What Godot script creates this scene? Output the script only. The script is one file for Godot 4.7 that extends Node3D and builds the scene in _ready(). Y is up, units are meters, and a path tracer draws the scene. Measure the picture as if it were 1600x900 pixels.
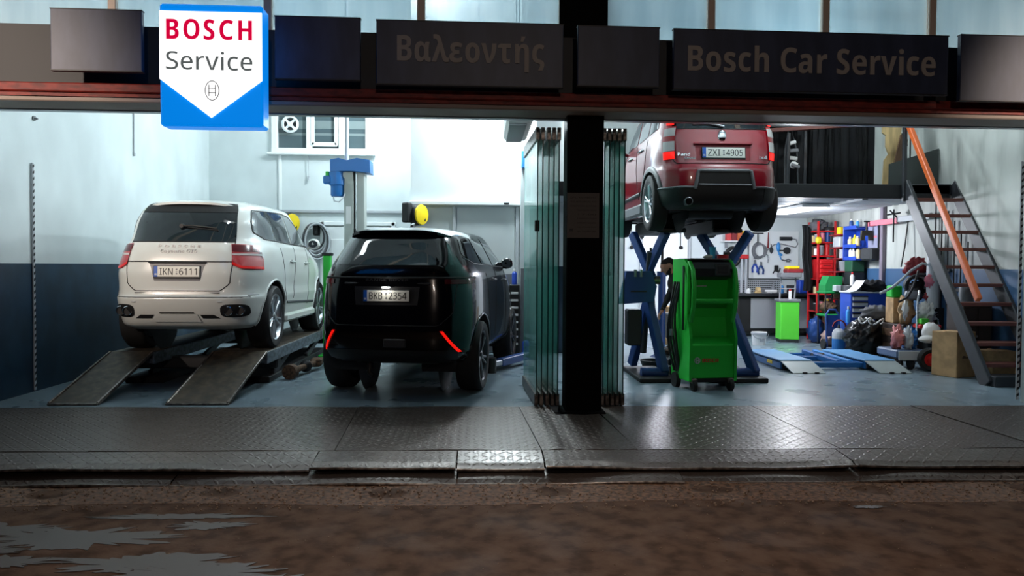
extends Node3D
# A night view into a lit car workshop: camera, lights and exposure first, then the shell, the facade, and the things.

var M := {}
var count := {}
var rng := RandomNumberGenerator.new()


# ---------------------------------------------------------------- mesh builder
class MB:
	var st := SurfaceTool.new()
	var sg := 1

	func _init():
		st.begin(Mesh.PRIMITIVE_TRIANGLES)

	func flat():
		st.set_smooth_group(-1)

	func smooth():
		sg += 1
		st.set_smooth_group(sg)

	func tri(a: Vector3, b: Vector3, c: Vector3, o: Vector3):
		# wound so that the front looks away from o
		var n := (a - c).cross(a - b)
		st.add_vertex(a)
		if n.dot((a + b + c) / 3.0 - o) < 0.0:
			st.add_vertex(c)
			st.add_vertex(b)
		else:
			st.add_vertex(b)
			st.add_vertex(c)

	func quad(a: Vector3, b: Vector3, c: Vector3, d: Vector3, o: Vector3):
		tri(a, b, c, o)
		tri(a, c, d, o)

	func raw(a: Vector3, b: Vector3, c: Vector3):
		st.add_vertex(a)
		st.add_vertex(b)
		st.add_vertex(c)

	func box(c: Vector3, s: Vector3, bev := 0.0, B := Basis()) -> MB:
		flat()
		var h := s * 0.5
		bev = minf(bev, minf(h.x, minf(h.y, h.z)) * 0.9)
		var P := {}
		for sx in [-1, 1]:
			for sy in [-1, 1]:
				for sz in [-1, 1]:
					var k := Vector3(sx, sy, sz)
					for a in 3:
						var p := Vector3(sx * (h.x - bev), sy * (h.y - bev), sz * (h.z - bev))
						p[a] = k[a] * h[a]
						P[[sx, sy, sz, a]] = c + B * p
		for a in 3:
			var b := (a + 1) % 3
			var d := (a + 2) % 3
			for s1 in [-1, 1]:
				var ks := []
				for q in [[-1, -1], [1, -1], [1, 1], [-1, 1]]:
					var k := [0, 0, 0, a]
					k[a] = s1
					k[b] = q[0]
					k[d] = q[1]
					ks.append(P[k])
				quad(ks[0], ks[1], ks[2], ks[3], c)
		if bev > 0.0:
			for a in 3:  # edges along axis a
				var b := (a + 1) % 3
				var d := (a + 2) % 3
				for s1 in [-1, 1]:
					for s2 in [-1, 1]:
						var e := []
						for sa in [-1, 1]:
							for w in [b, d]:
								var k := [0, 0, 0, w]
								k[a] = sa
								k[b] = s1
								k[d] = s2
								e.append(P[k])
						quad(e[0], e[1], e[3], e[2], c)
			for sx in [-1, 1]:
				for sy in [-1, 1]:
					for sz in [-1, 1]:
						tri(P[[sx, sy, sz, 0]], P[[sx, sy, sz, 1]], P[[sx, sy, sz, 2]], c)
		return self

	func bar(a: Vector3, b: Vector3, w: float, h: float, bev := 0.0, up := Vector3.UP) -> MB:
		# a rectangular bar from a to b, w across and h along up
		var d := (b - a).normalized()
		var x := d.cross(up)
		if x.length() < 0.01:
			x = d.cross(Vector3.RIGHT)
		x = x.normalized()
		var y := x.cross(d)
		return box((a + b) * 0.5, Vector3(w, h, a.distance_to(b)), bev, Basis(x, y, -d))

	func cyl(a: Vector3, b: Vector3, r0: float, r1 := -1.0, seg := 12, caps := true) -> MB:
		if r1 < 0.0:
			r1 = r0
		var d := (b - a).normalized()
		var x := d.cross(Vector3.UP if absf(d.y) < 0.9 else Vector3.RIGHT).normalized()
		var y := d.cross(x)
		var mid := (a + b) * 0.5
		smooth()
		var A := []
		var C := []
		for i in seg + 1:
			var t := TAU * i / seg
			var o := x * cos(t) + y * sin(t)
			A.append(a + o * r0)
			C.append(b + o * r1)
		for i in seg:
			quad(A[i], A[i + 1], C[i + 1], C[i], mid)
		if caps:
			flat()
			for i in seg:
				if r0 > 0.001:
					tri(a, A[i], A[i + 1], mid)
				if r1 > 0.001:
					tri(b, C[i], C[i + 1], mid)
		return self

	func tube(path: Array, r: float, seg := 6, closed := false) -> MB:
		smooth()
		var n := path.size()
		var rings := []
		var x := Vector3.ZERO
		for i in n:
			var p0: Vector3 = path[(i - 1 + n) % n] if closed or i > 0 else path[0]
			var p1: Vector3 = path[(i + 1) % n] if closed or i < n - 1 else path[n - 1]
			var d := (p1 - p0).normalized()
			if i == 0:
				x = d.cross(Vector3.UP if absf(d.y) < 0.9 else Vector3.RIGHT).normalized()
			else:
				x = (x - d * x.dot(d)).normalized()
			var y := d.cross(x)
			var ring := []
			for k in seg:
				var t := TAU * k / seg
				ring.append(path[i] + (x * cos(t) + y * sin(t)) * r)
			rings.append(ring)
		var last := n if closed else n - 1
		for i in last:
			var A: Array = rings[i]
			var C: Array = rings[(i + 1) % n]
			var mid: Vector3 = (path[i] + path[(i + 1) % n]) * 0.5
			for k in seg:
				quad(A[k], A[(k + 1) % seg], C[(k + 1) % seg], C[k], mid)
		if not closed:
			flat()
			for k in seg:
				tri(path[0], rings[0][k], rings[0][(k + 1) % seg], path[1])
				tri(path[n - 1], rings[n - 1][k], rings[n - 1][(k + 1) % seg], path[n - 2])
		return self

	func lathe(prof: Array, seg := 24, T := Transform3D()) -> MB:
		# prof: Vector2(radius, height) from bottom to top, outside on the right of the way up
		for i in prof.size() - 1:
			var p: Vector2 = prof[i]
			var q: Vector2 = prof[i + 1]
			var keep := false
			if i > 0:
				var e := (p - Vector2(prof[i - 1])).normalized()
				keep = e.dot((q - p).normalized()) > 0.75
			if not keep:
				smooth()
			var out := Vector2(q.y - p.y, -(q.x - p.x)).normalized()
			for k in seg:
				var t0 := TAU * k / seg
				var t1 := TAU * (k + 1) / seg
				var c0 := Vector3(cos(t0), 0, sin(t0))
				var c1 := Vector3(cos(t1), 0, sin(t1))
				var a := T * (c0 * p.x + Vector3.UP * p.y)
				var b := T * (c1 * p.x + Vector3.UP * p.y)
				var c := T * (c1 * q.x + Vector3.UP * q.y)
				var d := T * (c0 * q.x + Vector3.UP * q.y)
				var cm := (c0 + c1).normalized()
				var m := (p + q) * 0.5 - out * 0.001
				var o := T * (cm * (m.x * cos(PI / seg)) + Vector3.UP * m.y)
				if p.x > 1e-5:
					tri(a, b, c, o)
				if q.x > 1e-5:
					tri(a, c, d, o)
		return self

	func prism(poly: Array, depth: float, T := Transform3D()) -> MB:
		flat()
		var pts := PackedVector2Array(poly)
		if Geometry2D.is_polygon_clockwise(pts):
			pts.reverse()
		var n := pts.size()
		var idx := Geometry2D.triangulate_polygon(pts)
		var h := depth * 0.5
		for i in range(0, idx.size(), 3):
			for s in [-1.0, 1.0]:
				var a := T * Vector3(pts[idx[i]].x, pts[idx[i]].y, s * h)
				var b := T * Vector3(pts[idx[i + 1]].x, pts[idx[i + 1]].y, s * h)
				var c := T * Vector3(pts[idx[i + 2]].x, pts[idx[i + 2]].y, s * h)
				tri(a, b, c, (a + b + c) / 3.0 - T.basis * Vector3(0, 0, s))
		for i in n:
			var p := pts[i]
			var q := pts[(i + 1) % n]
			var e := (q - p).normalized()
			var m := (p + q) * 0.5 - Vector2(e.y, -e.x) * 0.01
			quad(T * Vector3(p.x, p.y, -h), T * Vector3(q.x, q.y, -h), T * Vector3(q.x, q.y, h), T * Vector3(p.x, p.y, h), T * Vector3(m.x, m.y, 0))
		return self

	func blob(c: Vector3, s: Vector3, amp := 0.12, freq := 2.5, seed := 1, nu := 22, nv := 14, base := -2.0) -> MB:
		# a soft lump; base (in -1..1 of its height) flattens the underside
		var f := FastNoiseLite.new()
		f.seed = seed
		f.frequency = freq * 0.3
		f.fractal_octaves = 3
		f.noise_type = FastNoiseLite.TYPE_SIMPLEX_SMOOTH
		smooth()
		var G := []
		for j in nv + 1:
			var row := []
			var ph := PI * j / nv
			for i in nu:
				var th := TAU * i / nu
				var d := Vector3(sin(ph) * cos(th), cos(ph), sin(ph) * sin(th))
				var k := 1.0 + amp * 2.0 * f.get_noise_3d(d.x * 3.0, d.y * 3.0, d.z * 3.0) - amp * absf(f.get_noise_3d(d.x * 7.0 + 9.0, d.y * 7.0, d.z * 7.0)) * 1.5
				var p := d * k
				p.y = maxf(p.y, base)
				row.append(c + p * s)
			G.append(row)
		for j in nv:
			for i in nu:
				var i2 := (i + 1) % nu
				if j > 0:
					tri(G[j][i], G[j][i2], G[j + 1][i2], c)
				if j < nv - 1:
					tri(G[j][i], G[j + 1][i2], G[j + 1][i], c)
		return self

	func sheet(fn: Callable, nu: int, nv: int, o := Vector3(0, -100, 0), is_smooth := true) -> MB:
		# fn(u, v) -> Vector3 on 0..1; the front looks away from o
		var G := []
		for j in nv + 1:
			var row := []
			for i in nu + 1:
				row.append(fn.call(float(i) / nu, float(j) / nv))
			G.append(row)
		if is_smooth:
			smooth()
		else:
			flat()
		for j in nv:
			for i in nu:
				quad(G[j][i], G[j][i + 1], G[j + 1][i + 1], G[j + 1][i], o)
		return self

	func slab(fn: Callable, nu: int, nv: int, t: Vector3) -> MB:
		# a sheet with thickness: fn on top, fn + t below, closed round the rim
		var mid: Vector3 = fn.call(0.5, 0.5) + t * 0.5
		sheet(fn, nu, nv, mid + t * 50.0)
		sheet(func(u, v): return fn.call(u, v) + t, nu, nv, mid - t * 50.0)
		flat()
		for i in nu:
			for v in [0.0, 1.0]:
				var a: Vector3 = fn.call(float(i) / nu, v)
				var b: Vector3 = fn.call(float(i + 1) / nu, v)
				quad(a, b, b + t, a + t, mid)
		for j in nv:
			for u in [0.0, 1.0]:
				var a: Vector3 = fn.call(u, float(j) / nv)
				var b: Vector3 = fn.call(u, float(j + 1) / nv)
				quad(a, b, b + t, a + t, mid)
		return self

	var done := []  # pieces already closed by next()

	func next() -> MB:
		# ends a piece: part() makes a node of its own for each
		st.generate_normals()
		done.append(st.commit())
		st = SurfaceTool.new()
		st.begin(Mesh.PRIMITIVE_TRIANGLES)
		return self

	func mesh() -> ArrayMesh:
		st.generate_normals()
		return st.commit()


# ---------------------------------------------------------------- naming and placing
func num(par: Node, n: String) -> String:
	var k := str(par.get_instance_id()) + n
	count[k] = count.get(k, -1) + 1
	return n if count[k] == 0 else "%s_%03d" % [n, count[k]]


func thing(n: String, label: String, cat: String, at := Vector3.ZERO, yaw := 0.0, group := "") -> Node3D:
	var o := Node3D.new()
	o.name = num(self, n)
	add_child(o, true)
	o.position = at
	o.rotation.y = yaw
	tag(o, label, cat, group)
	return o


func tag(o: Node3D, label: String, cat := "", group := "", kind := ""):
	if label:
		o.set_meta("label", label)
	if cat:
		o.set_meta("category", cat)
	if group:
		o.set_meta("group", group)
	if kind:
		o.set_meta("kind", kind)


func part(par: Node3D, n: String, mb, mat: Material, label := "") -> MeshInstance3D:
	if mb is MB:
		for piece in mb.done:
			part(par, n, piece, mat, label)
	var o := MeshInstance3D.new()
	o.name = num(par, n)
	o.mesh = mb.mesh() if mb is MB else mb
	o.material_override = mat
	par.add_child(o, true)
	if label:
		o.set_meta("label", label)
	return o


func solo(n: String, mb, mat: Material, label: String, cat: String, at := Vector3.ZERO, yaw := 0.0, group := "") -> MeshInstance3D:
	var o := part(self, n, mb, mat)
	o.position = at
	o.rotation.y = yaw
	tag(o, label, cat, group)
	return o


func struc(n: String, mb, mat: Material, label := "") -> MeshInstance3D:
	var o := part(self, n, mb, mat, label)
	o.set_meta("kind", "structure")
	return o


func lettering(par: Node3D, n: String, s: String, font: String, w: float, h: float, depth: float, mat: Material, at: Vector3, B := Basis(), bold := false, italic := false, extra := 0.0) -> MeshInstance3D:
	# flat letters scaled so that the whole string is w wide and h tall, centred on at and looking along B.z
	var tm := TextMesh.new()
	var f := SystemFont.new()
	f.font_names = PackedStringArray([font])
	f.font_weight = 700 if bold else 400
	f.font_italic = italic
	tm.font = f
	if extra > 0.0:
		var fv := FontVariation.new()
		fv.base_font = f
		fv.spacing_glyph = int(extra)
		tm.font = fv
	tm.text = s
	tm.font_size = 64
	tm.pixel_size = 0.01
	tm.depth = 0.2
	tm.curve_step = 2.0
	var bb := tm.get_aabb()
	var o := part(par, n, tm, mat)
	var sc := Vector3(w / maxf(bb.size.x, 0.001), h / maxf(bb.size.y, 0.001), depth / 0.2)
	var c := bb.get_center()
	o.transform = Transform3D(B * Basis.from_scale(sc), at - B * (c * sc))
	return o


# ---------------------------------------------------------------- materials
func mat(k: String, c: Color, rough := 0.6, metal := 0.0) -> StandardMaterial3D:
	var m := StandardMaterial3D.new()
	m.resource_name = k
	m.albedo_color = c
	m.roughness = rough
	m.metallic = metal
	M[k] = m
	return m


func rgb(r: int, g: int, b: int, a := 255) -> Color:
	return Color8(r, g, b, a)


func noise_image(seed_: int, freq: float, oct: int, size: int, stops: Array, kind := FastNoiseLite.TYPE_SIMPLEX_SMOOTH) -> Image:
	var f := FastNoiseLite.new()
	f.seed = seed_
	f.frequency = freq
	f.fractal_octaves = oct
	f.noise_type = kind
	var src := f.get_seamless_image(size, size)
	var g := Gradient.new()
	g.offsets = PackedFloat32Array(stops.map(func(s): return s[0]))
	g.colors = PackedColorArray(stops.map(func(s): return s[1]))
	var table := []
	for i in 256:
		table.append(g.sample(i / 255.0))
	var im := Image.create(size, size, false, Image.FORMAT_RGB8)
	for y in size:
		for x in size:
			im.set_pixel(x, y, table[int(src.get_pixel(x, y).r * 255.0)])
	return im


func tex(im: Image) -> ImageTexture:
	return ImageTexture.create_from_image(im)


func grey(v: float) -> Color:
	return Color(v, v, v)


func tri_map(m: StandardMaterial3D, s: Vector3, world := true):
	m.uv1_triplanar = true
	m.uv1_world_triplanar = world
	m.uv1_scale = s


func speckle(m: StandardMaterial3D, seed_: int, freq: float, lo: float, hi: float, scale := Vector3.ONE, size := 256, world := true):
	# a multiplying mottling of the albedo
	m.albedo_texture = tex(noise_image(seed_, freq, 4, size, [[0.2, grey(lo)], [0.8, grey(hi)]]))
	tri_map(m, scale, world)


func make_materials():
	# shell
	var m := mat("wall_white", rgb(224, 232, 232), 0.55)
	speckle(m, 3, 0.008, 0.93, 1.0, Vector3(0.3, 0.2, 0.3), 256)
	m = mat("wall_stained", rgb(188, 192, 186), 0.6)
	m.albedo_texture = tex(noise_image(8, 0.014, 5, 256, [[0.2, grey(0.84)], [0.45, grey(0.95)], [0.8, grey(1.0)]]))
	tri_map(m, Vector3(0.6, 0.12, 0.6))
	m = mat("dado_blue", rgb(30, 56, 78), 0.4)
	speckle(m, 5, 0.02, 0.8, 1.05, Vector3(0.4, 0.3, 0.4))
	mat("dado_right", rgb(54, 88, 124), 0.45)
	m = mat("epoxy", rgb(128, 146, 156), 0.3)
	m.albedo_texture = tex(noise_image(11, 0.012, 5, 512, [[0.1, grey(0.86)], [0.5, grey(0.95)], [0.9, grey(1.0)]]))
	m.roughness_texture = tex(noise_image(12, 0.008, 4, 512, [[0.1, grey(0.7)], [0.5, grey(0.85)], [0.9, grey(1.0)]]))
	m.roughness = 0.36
	m.heightmap_enabled = true
	m.heightmap_scale = 0.04
	m.heightmap_texture = tex(noise_image(13, 0.02, 3, 256, [[0.0, grey(0)], [1.0, grey(1)]]))
	tri_map(m, Vector3(0.25, 0.25, 0.25))
	m = mat("ceiling_white", rgb(226, 230, 230), 0.7)
	mat("trim_white", rgb(240, 243, 242), 0.4)
	mat("mezzanine_dark", rgb(20, 22, 25), 0.6)
	m = mat("corrugated", rgb(196, 200, 205), 0.55)
	# outside
	m = mat("street", rgb(90, 70, 57), 0.5)
	m.metallic_specular = 0.16
	m.albedo_texture = tex(noise_image(21, 0.018, 5, 512, [[0.2, Color(0.74, 0.72, 0.7)], [0.5, Color(0.92, 0.9, 0.88)], [0.8, Color(1, 1, 1)]]))
	m.roughness_texture = tex(noise_image(22, 0.008, 5, 512, [[0.25, grey(0.8)], [0.5, grey(0.95)], [0.8, grey(1.0)]]))
	m.roughness = 0.85
	m.heightmap_enabled = true
	m.heightmap_scale = 0.12
	m.heightmap_texture = tex(noise_image(23, 0.16, 4, 512, [[0.0, grey(0)], [1.0, grey(1)]]))
	tri_map(m, Vector3(0.45, 0.45, 0.45))
	m = mat("gravel_bed", rgb(118, 84, 58), 0.85)
	speckle(m, 24, 0.06, 0.5, 1.1, Vector3(1.2, 1.2, 1.2), 256)
	mat("pebble", rgb(132, 108, 88), 0.7)
	m = mat("puddle", rgb(66, 54, 47), 0.5)
	m = mat("tread_plate", rgb(92, 82, 76), 0.42, 0.6)
	m.heightmap_enabled = true
	m.heightmap_scale = 0.3
	m.heightmap_texture = tex(tread_image())
	m.roughness_texture = tex(noise_image(31, 0.02, 4, 256, [[0.2, grey(0.6)], [0.7, grey(1.0)]]))
	m.roughness = 0.46
	tri_map(m, Vector3(7.0, 7.0, 7.0))
	m = mat("steel_worn", rgb(150, 140, 132), 0.35, 0.6)
	speckle(m, 33, 0.03, 0.5, 1.05, Vector3(1.5, 1.5, 1.5))
	m = mat("concrete_dark", rgb(58, 50, 45), 0.8)
	speckle(m, 34, 0.04, 0.6, 1.1, Vector3(1, 1, 1))
	m = mat("pillar_black", rgb(9, 9, 11), 0.6)
	m.metallic_specular = 0.15
	m = mat("beam_red", rgb(142, 40, 26), 0.6)
	speckle(m, 35, 0.02, 0.7, 1.05, Vector3(1.0, 2.0, 1.0))
	mat("soffit", rgb(158, 142, 130), 0.6)
	m = mat("sign_panel", rgb(64, 74, 100), 0.45)
	speckle(m, 36, 0.012, 0.85, 1.0, Vector3(1.4, 0.5, 1.4))
	mat("sign_letter", rgb(176, 170, 162), 0.6)
	m = mat("fascia_back", rgb(48, 49, 50), 0.6)
	mat("mullion", rgb(226, 204, 182), 0.4)
	# upper glazing: clear panes with a streaky white film, through which the lit room shows
	m = mat("frosted", Color(0.72, 0.82, 0.86, 0.55), 0.45)
	m.backlight_enabled = true
	m.backlight = Color(1, 1, 1)
	m.albedo_texture = tex(noise_image(37, 0.012, 4, 256, [[0.2, Color(0.9, 0.93, 0.94)], [0.75, Color(1, 1, 1)]]))
	m.transparency = BaseMaterial3D.TRANSPARENCY_ALPHA
	tri_map(m, Vector3(0.9, 0.1, 0.9))
	# glass
	# laminated green-tinted glass: a film of colour over a clear pane
	m = mat("glass", Color(0.68, 0.98, 0.93, 0.5), 0.05)
	m.albedo_texture = tex(noise_image(38, 0.01, 2, 64, [[0.2, Color(0.94, 0.96, 0.96)], [0.8, Color(1, 1, 1)]]))
	m.transparency = BaseMaterial3D.TRANSPARENCY_ALPHA
	m.metallic_specular = 0.8
	tri_map(m, Vector3(1, 1, 1))
	mat("glass_edge", rgb(34, 72, 70), 0.15)
	m = mat("car_glass", rgb(16, 18, 21), 0.04)
	m.clearcoat_enabled = true
	m.clearcoat = 0.6
	m.clearcoat_roughness = 0.02
	m = mat("car_glass_reflect", rgb(64, 70, 76), 0.05)  # grey stands in for bright surroundings reflected in the glass
	mat("window_night", rgb(78, 92, 96), 0.08)
	# car paint
	m = mat("paint_white", rgb(216, 220, 215), 0.3)
	m.clearcoat_enabled = true
	m.clearcoat = 0.8
	m.clearcoat_roughness = 0.05
	m = mat("paint_black", rgb(9, 9, 11), 0.18)
	m.metallic_specular = 0.35
	m.clearcoat_enabled = true
	m.clearcoat = 0.6
	m.clearcoat_roughness = 0.03
	m = mat("paint_red", rgb(138, 6, 28), 0.28)
	m.clearcoat_enabled = true
	m.clearcoat_roughness = 0.05
	mat("plastic_black", rgb(20, 20, 21), 0.55)
	mat("plastic_dark", rgb(44, 46, 49), 0.5)
	mat("plastic_grey", rgb(112, 114, 118), 0.45)
	mat("seam", rgb(30, 30, 31), 0.7)
	mat("tyre", rgb(24, 24, 25), 0.75)
	mat("alloy", rgb(196, 200, 205), 0.28, 0.85)
	mat("alloy_dark", rgb(66, 68, 72), 0.35, 0.7)
	mat("chrome", rgb(225, 228, 232), 0.1, 1.0)
	mat("steel", rgb(150, 154, 158), 0.35, 0.8)
	m = mat("lamp_red", rgb(168, 12, 20), 0.12)
	m.clearcoat_enabled = true
	m = mat("lamp_dark_red", rgb(84, 18, 26), 0.15)
	m = mat("lamp_glint", rgb(228, 24, 22), 0.2)
	m = mat("lamp_clear", rgb(196, 190, 188), 0.12)
	m = mat("red_glow", rgb(225, 24, 18), 0.2)  # on reflectors the emission stands in for light thrown back
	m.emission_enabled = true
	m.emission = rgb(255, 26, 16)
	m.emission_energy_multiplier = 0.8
	mat("plate_white", rgb(236, 236, 226), 0.4)
	mat("plate_blue", rgb(22, 92, 190), 0.4)
	mat("ink", rgb(18, 18, 20), 0.5)
	mat("badge_grey", rgb(120, 122, 124), 0.4, 0.3)
	# workshop colours
	mat("lift_blue", rgb(30, 104, 172), 0.4)
	mat("lift_navy", rgb(24, 62, 124), 0.42)
	m = mat("lift_grey", rgb(172, 178, 172), 0.45)
	m = mat("runway", rgb(112, 122, 132), 0.45, 0.2)
	speckle(m, 41, 0.03, 0.6, 1.05, Vector3(1.5, 1.5, 1.5))
	m = mat("ramp_worn", rgb(92, 84, 74), 0.55, 0.25)
	m.albedo_texture = tex(noise_image(42, 0.02, 5, 256, [[0.15, Color(0.6, 0.6, 0.62)], [0.55, Color(0.8, 0.78, 0.75)], [0.85, Color(1, 0.96, 0.88)]]))
	m.heightmap_enabled = true
	m.heightmap_scale = 0.3
	m.heightmap_texture = M["tread_plate"].heightmap_texture
	tri_map(m, Vector3(1.3, 1.3, 1.3))
	mat("machine_green", rgb(36, 186, 58), 0.38)
	mat("machine_dark", rgb(26, 30, 34), 0.45)
	mat("lime", rgb(92, 214, 60), 0.45)
	mat("green_bin", rgb(22, 130, 66), 0.5)
	mat("dark_green", rgb(20, 72, 48), 0.5)
	mat("yellow", rgb(238, 206, 26), 0.45)
	mat("red", rgb(196, 30, 34), 0.45)
	mat("dark_red", rgb(128, 26, 34), 0.6)
	mat("tool_blue", rgb(28, 66, 168), 0.4)
	mat("sky_blue", rgb(66, 150, 222), 0.4)
	mat("cyan", rgb(60, 190, 235), 0.4)
	mat("orange", rgb(196, 92, 40), 0.45)
	mat("white", rgb(232, 232, 230), 0.5)
	mat("cream", rgb(228, 206, 150), 0.55)
	mat("pink", rgb(206, 112, 128), 0.6)
	mat("grey", rgb(128, 130, 134), 0.55)
	mat("light_grey", rgb(178, 182, 186), 0.5)
	mat("black", rgb(16, 16, 18), 0.6)
	m = mat("rubbish_bag", rgb(14, 14, 16), 0.28)
	m = mat("cloth_black", rgb(16, 17, 20), 0.9)
	mat("cloth_grey", rgb(92, 92, 96), 0.9)
	mat("rag_white", rgb(208, 208, 202), 0.9)
	m = mat("cardboard", rgb(186, 150, 106), 0.8)
	speckle(m, 51, 0.03, 0.86, 1.04, Vector3(1.5, 1.5, 1.5), 128)
	m = mat("wood_pale", rgb(214, 184, 130), 0.6)
	speckle(m, 52, 0.02, 0.85, 1.05, Vector3(3, 0.5, 3), 128)
	m = mat("wood_brown", rgb(92, 66, 46), 0.6)
	m = mat("rust", rgb(112, 84, 62), 0.75, 0.2)
	speckle(m, 53, 0.05, 0.55, 1.1, Vector3(3, 3, 3), 128)
	m = mat("tread_red", rgb(104, 56, 46), 0.6)
	mat("stair_dark", rgb(40, 42, 46), 0.5)
	mat("rail_orange", rgb(206, 96, 44), 0.45)
	mat("skin", rgb(196, 142, 116), 0.55)
	mat("hair", rgb(34, 28, 26), 0.8)
	mat("shirt", rgb(58, 54, 52), 0.9)
	# things that give off light
	for e in [["tube_glow", rgb(250, 252, 255), 2.0], ["sign_white", rgb(255, 255, 255), 1.25], ["sign_blue", rgb(0, 128, 228), 0.95], ["unseen_lamp_glow", rgb(255, 190, 130), 2.0]]:
		m = mat(e[0], e[1], 0.4)
		m.emission_enabled = true
		m.emission = e[1]
		m.emission_energy_multiplier = e[2]
	m = mat("sign_red", rgb(214, 0, 60), 0.4)
	m.emission_enabled = true
	m.emission = rgb(214, 0, 60)
	m.emission_energy_multiplier = 0.9
	m = mat("sign_ink", rgb(70, 74, 76), 0.5)
	m.emission_enabled = true
	m.emission = rgb(92, 98, 98)
	m.emission_energy_multiplier = 0.8


func tread_image() -> Image:
	# the raised lozenges of chequer plate, two directions by turns
	var n := 128
	var im := Image.create(n, n, false, Image.FORMAT_L8)
	for y in n:
		for x in n:
			var v := 0.0
			for k in 4:
				var cx := (k % 2) * 64.0 + 32.0
				var cy := (k / 2) * 64.0 + 32.0
				var d := Vector2(x - cx, y - cy)
				var a := PI / 4 if (k % 2) == (k / 2) else -PI / 4
				d = d.rotated(a)
				var e := Vector2(d.x / 34.0, d.y / 10.0).length()
				v = maxf(v, clampf((1.0 - e) * 2.0, 0.0, 1.0))
			im.set_pixel(x, y, grey(v))
	return im


# ---------------------------------------------------------------- scene
func lamp(kind: String, at: Vector3, energy: float, c: Color, size := 0.2, towards := Vector3.DOWN, cone := 60.0):
	var l: Light3D
	if kind == "spot":
		l = SpotLight3D.new()
		l.spot_angle = cone
		l.spot_range = 60
		l.spot_attenuation = 2
	else:
		l = OmniLight3D.new()
		l.omni_range = 60
		l.omni_attenuation = 2
	l.light_energy = energy
	l.light_color = c
	l.light_size = size
	l.shadow_enabled = true
	l.name = num(self, "light")
	add_child(l, true)
	l.position = at
	if kind == "spot":
		l.look_at_from_position(at, at + towards, Vector3.RIGHT if absf(towards.normalized().y) > 0.95 else Vector3.UP)
	return l


func unseen_batten(label: String, at: Vector3, yaw: float, energy: float, drop := 0.0):
	# an unseen batten of two fluorescent tubes; its light is set just under the tubes
	var t := thing("unseen_tube_light", label, "lamp", at, yaw, "unseen fluorescent battens of the workshop")
	part(t, "housing", MB.new().box(Vector3(0, 0.04, 0), Vector3(1.3, 0.06, 0.2), 0.01), M.white)
	for z in [-0.05, 0.05]:
		part(t, "tube", MB.new().cyl(Vector3(-0.6, -0.01, z), Vector3(0.6, -0.01, z), 0.014, 0.014, 8), M.tube_glow)
	if drop > 0.0:
		for x in [-0.5, 0.5]:
			part(t, "hanger", MB.new().cyl(Vector3(x, 0.07, 0), Vector3(x, drop, 0), 0.008, 0.008, 6), M.steel)
	lamp("omni", at + Vector3(0, -0.14, 0), energy, rgb(232, 248, 255), 0.12)


func _ready():
	rng.seed = 7
	var cam := Camera3D.new()
	cam.name = "camera"
	add_child(cam)
	cam.fov = 41.112
	cam.near = 0.1
	cam.far = 200.0
	cam.transform = Transform3D(Basis(Vector3.UP, deg_to_rad(-2.32)) * Basis(Vector3.RIGHT, deg_to_rad(-1.64)) * Basis(Vector3.BACK, deg_to_rad(0.31)), Vector3(0, 1.54, 0))
	var env := Environment.new()
	env.background_mode = Environment.BG_COLOR
	env.background_color = rgb(20, 24, 40)
	env.background_energy_multiplier = 0.35
	env.tonemap_mode = Environment.TONE_MAPPER_LINEAR
	env.tonemap_exposure = 1.0
	env.sdfgi_enabled = true
	env.ssao_enabled = true
	env.ssil_enabled = true
	var we := WorldEnvironment.new()
	we.name = "world"
	we.environment = env
	add_child(we)
	make_materials()
	# unseen battens above the door head light the workshop; unseen street lamps, the outside
	unseen_batten("unseen fluorescent batten on the front of the back office, high right", Vector3(0.45, 4.3, -13.0), 0.0, 8.0, 2.5)
	unseen_batten("unseen fluorescent batten high up, placed to light the back wall by the window", Vector3(-1.9, 4.9, -13.9), 0.0, 5.0, 1.9)
	unseen_batten("unseen fluorescent batten near the front, placed to light the rear of the white SUV", Vector3(-2.5, 4.2, -8.9), 0.0, 0.8, 2.6)
	unseen_batten("unseen fluorescent batten near the front, placed to light the rear of the red car", Vector3(3.3, 4.2, -8.9), 0.0, 1.1, 2.6)
	unseen_batten("unseen fluorescent batten placed to light the stair wall", Vector3(5.6, 4.7, -11.2), PI / 2, 1.6, 2.1)
	unseen_batten("unseen ceiling batten of the left bay, placed to light the upper panes", Vector3(-0.9, 6.78, -12.9), 0.0, 5.6)  # both ceiling battens are out of view, placed to brighten the upper panes
	unseen_batten("unseen ceiling batten of the right bay, placed to light the upper panes", Vector3(3.4, 6.78, -12.9), 0.0, 6.5)
	unseen_street_lamps()
	build_shell()
	build_facade()
	build_pavement()
	build_cars()
	build_left_bay()
	build_right_bay()
	build_mezzanine()
	build_clutter()
	build_person()


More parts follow.
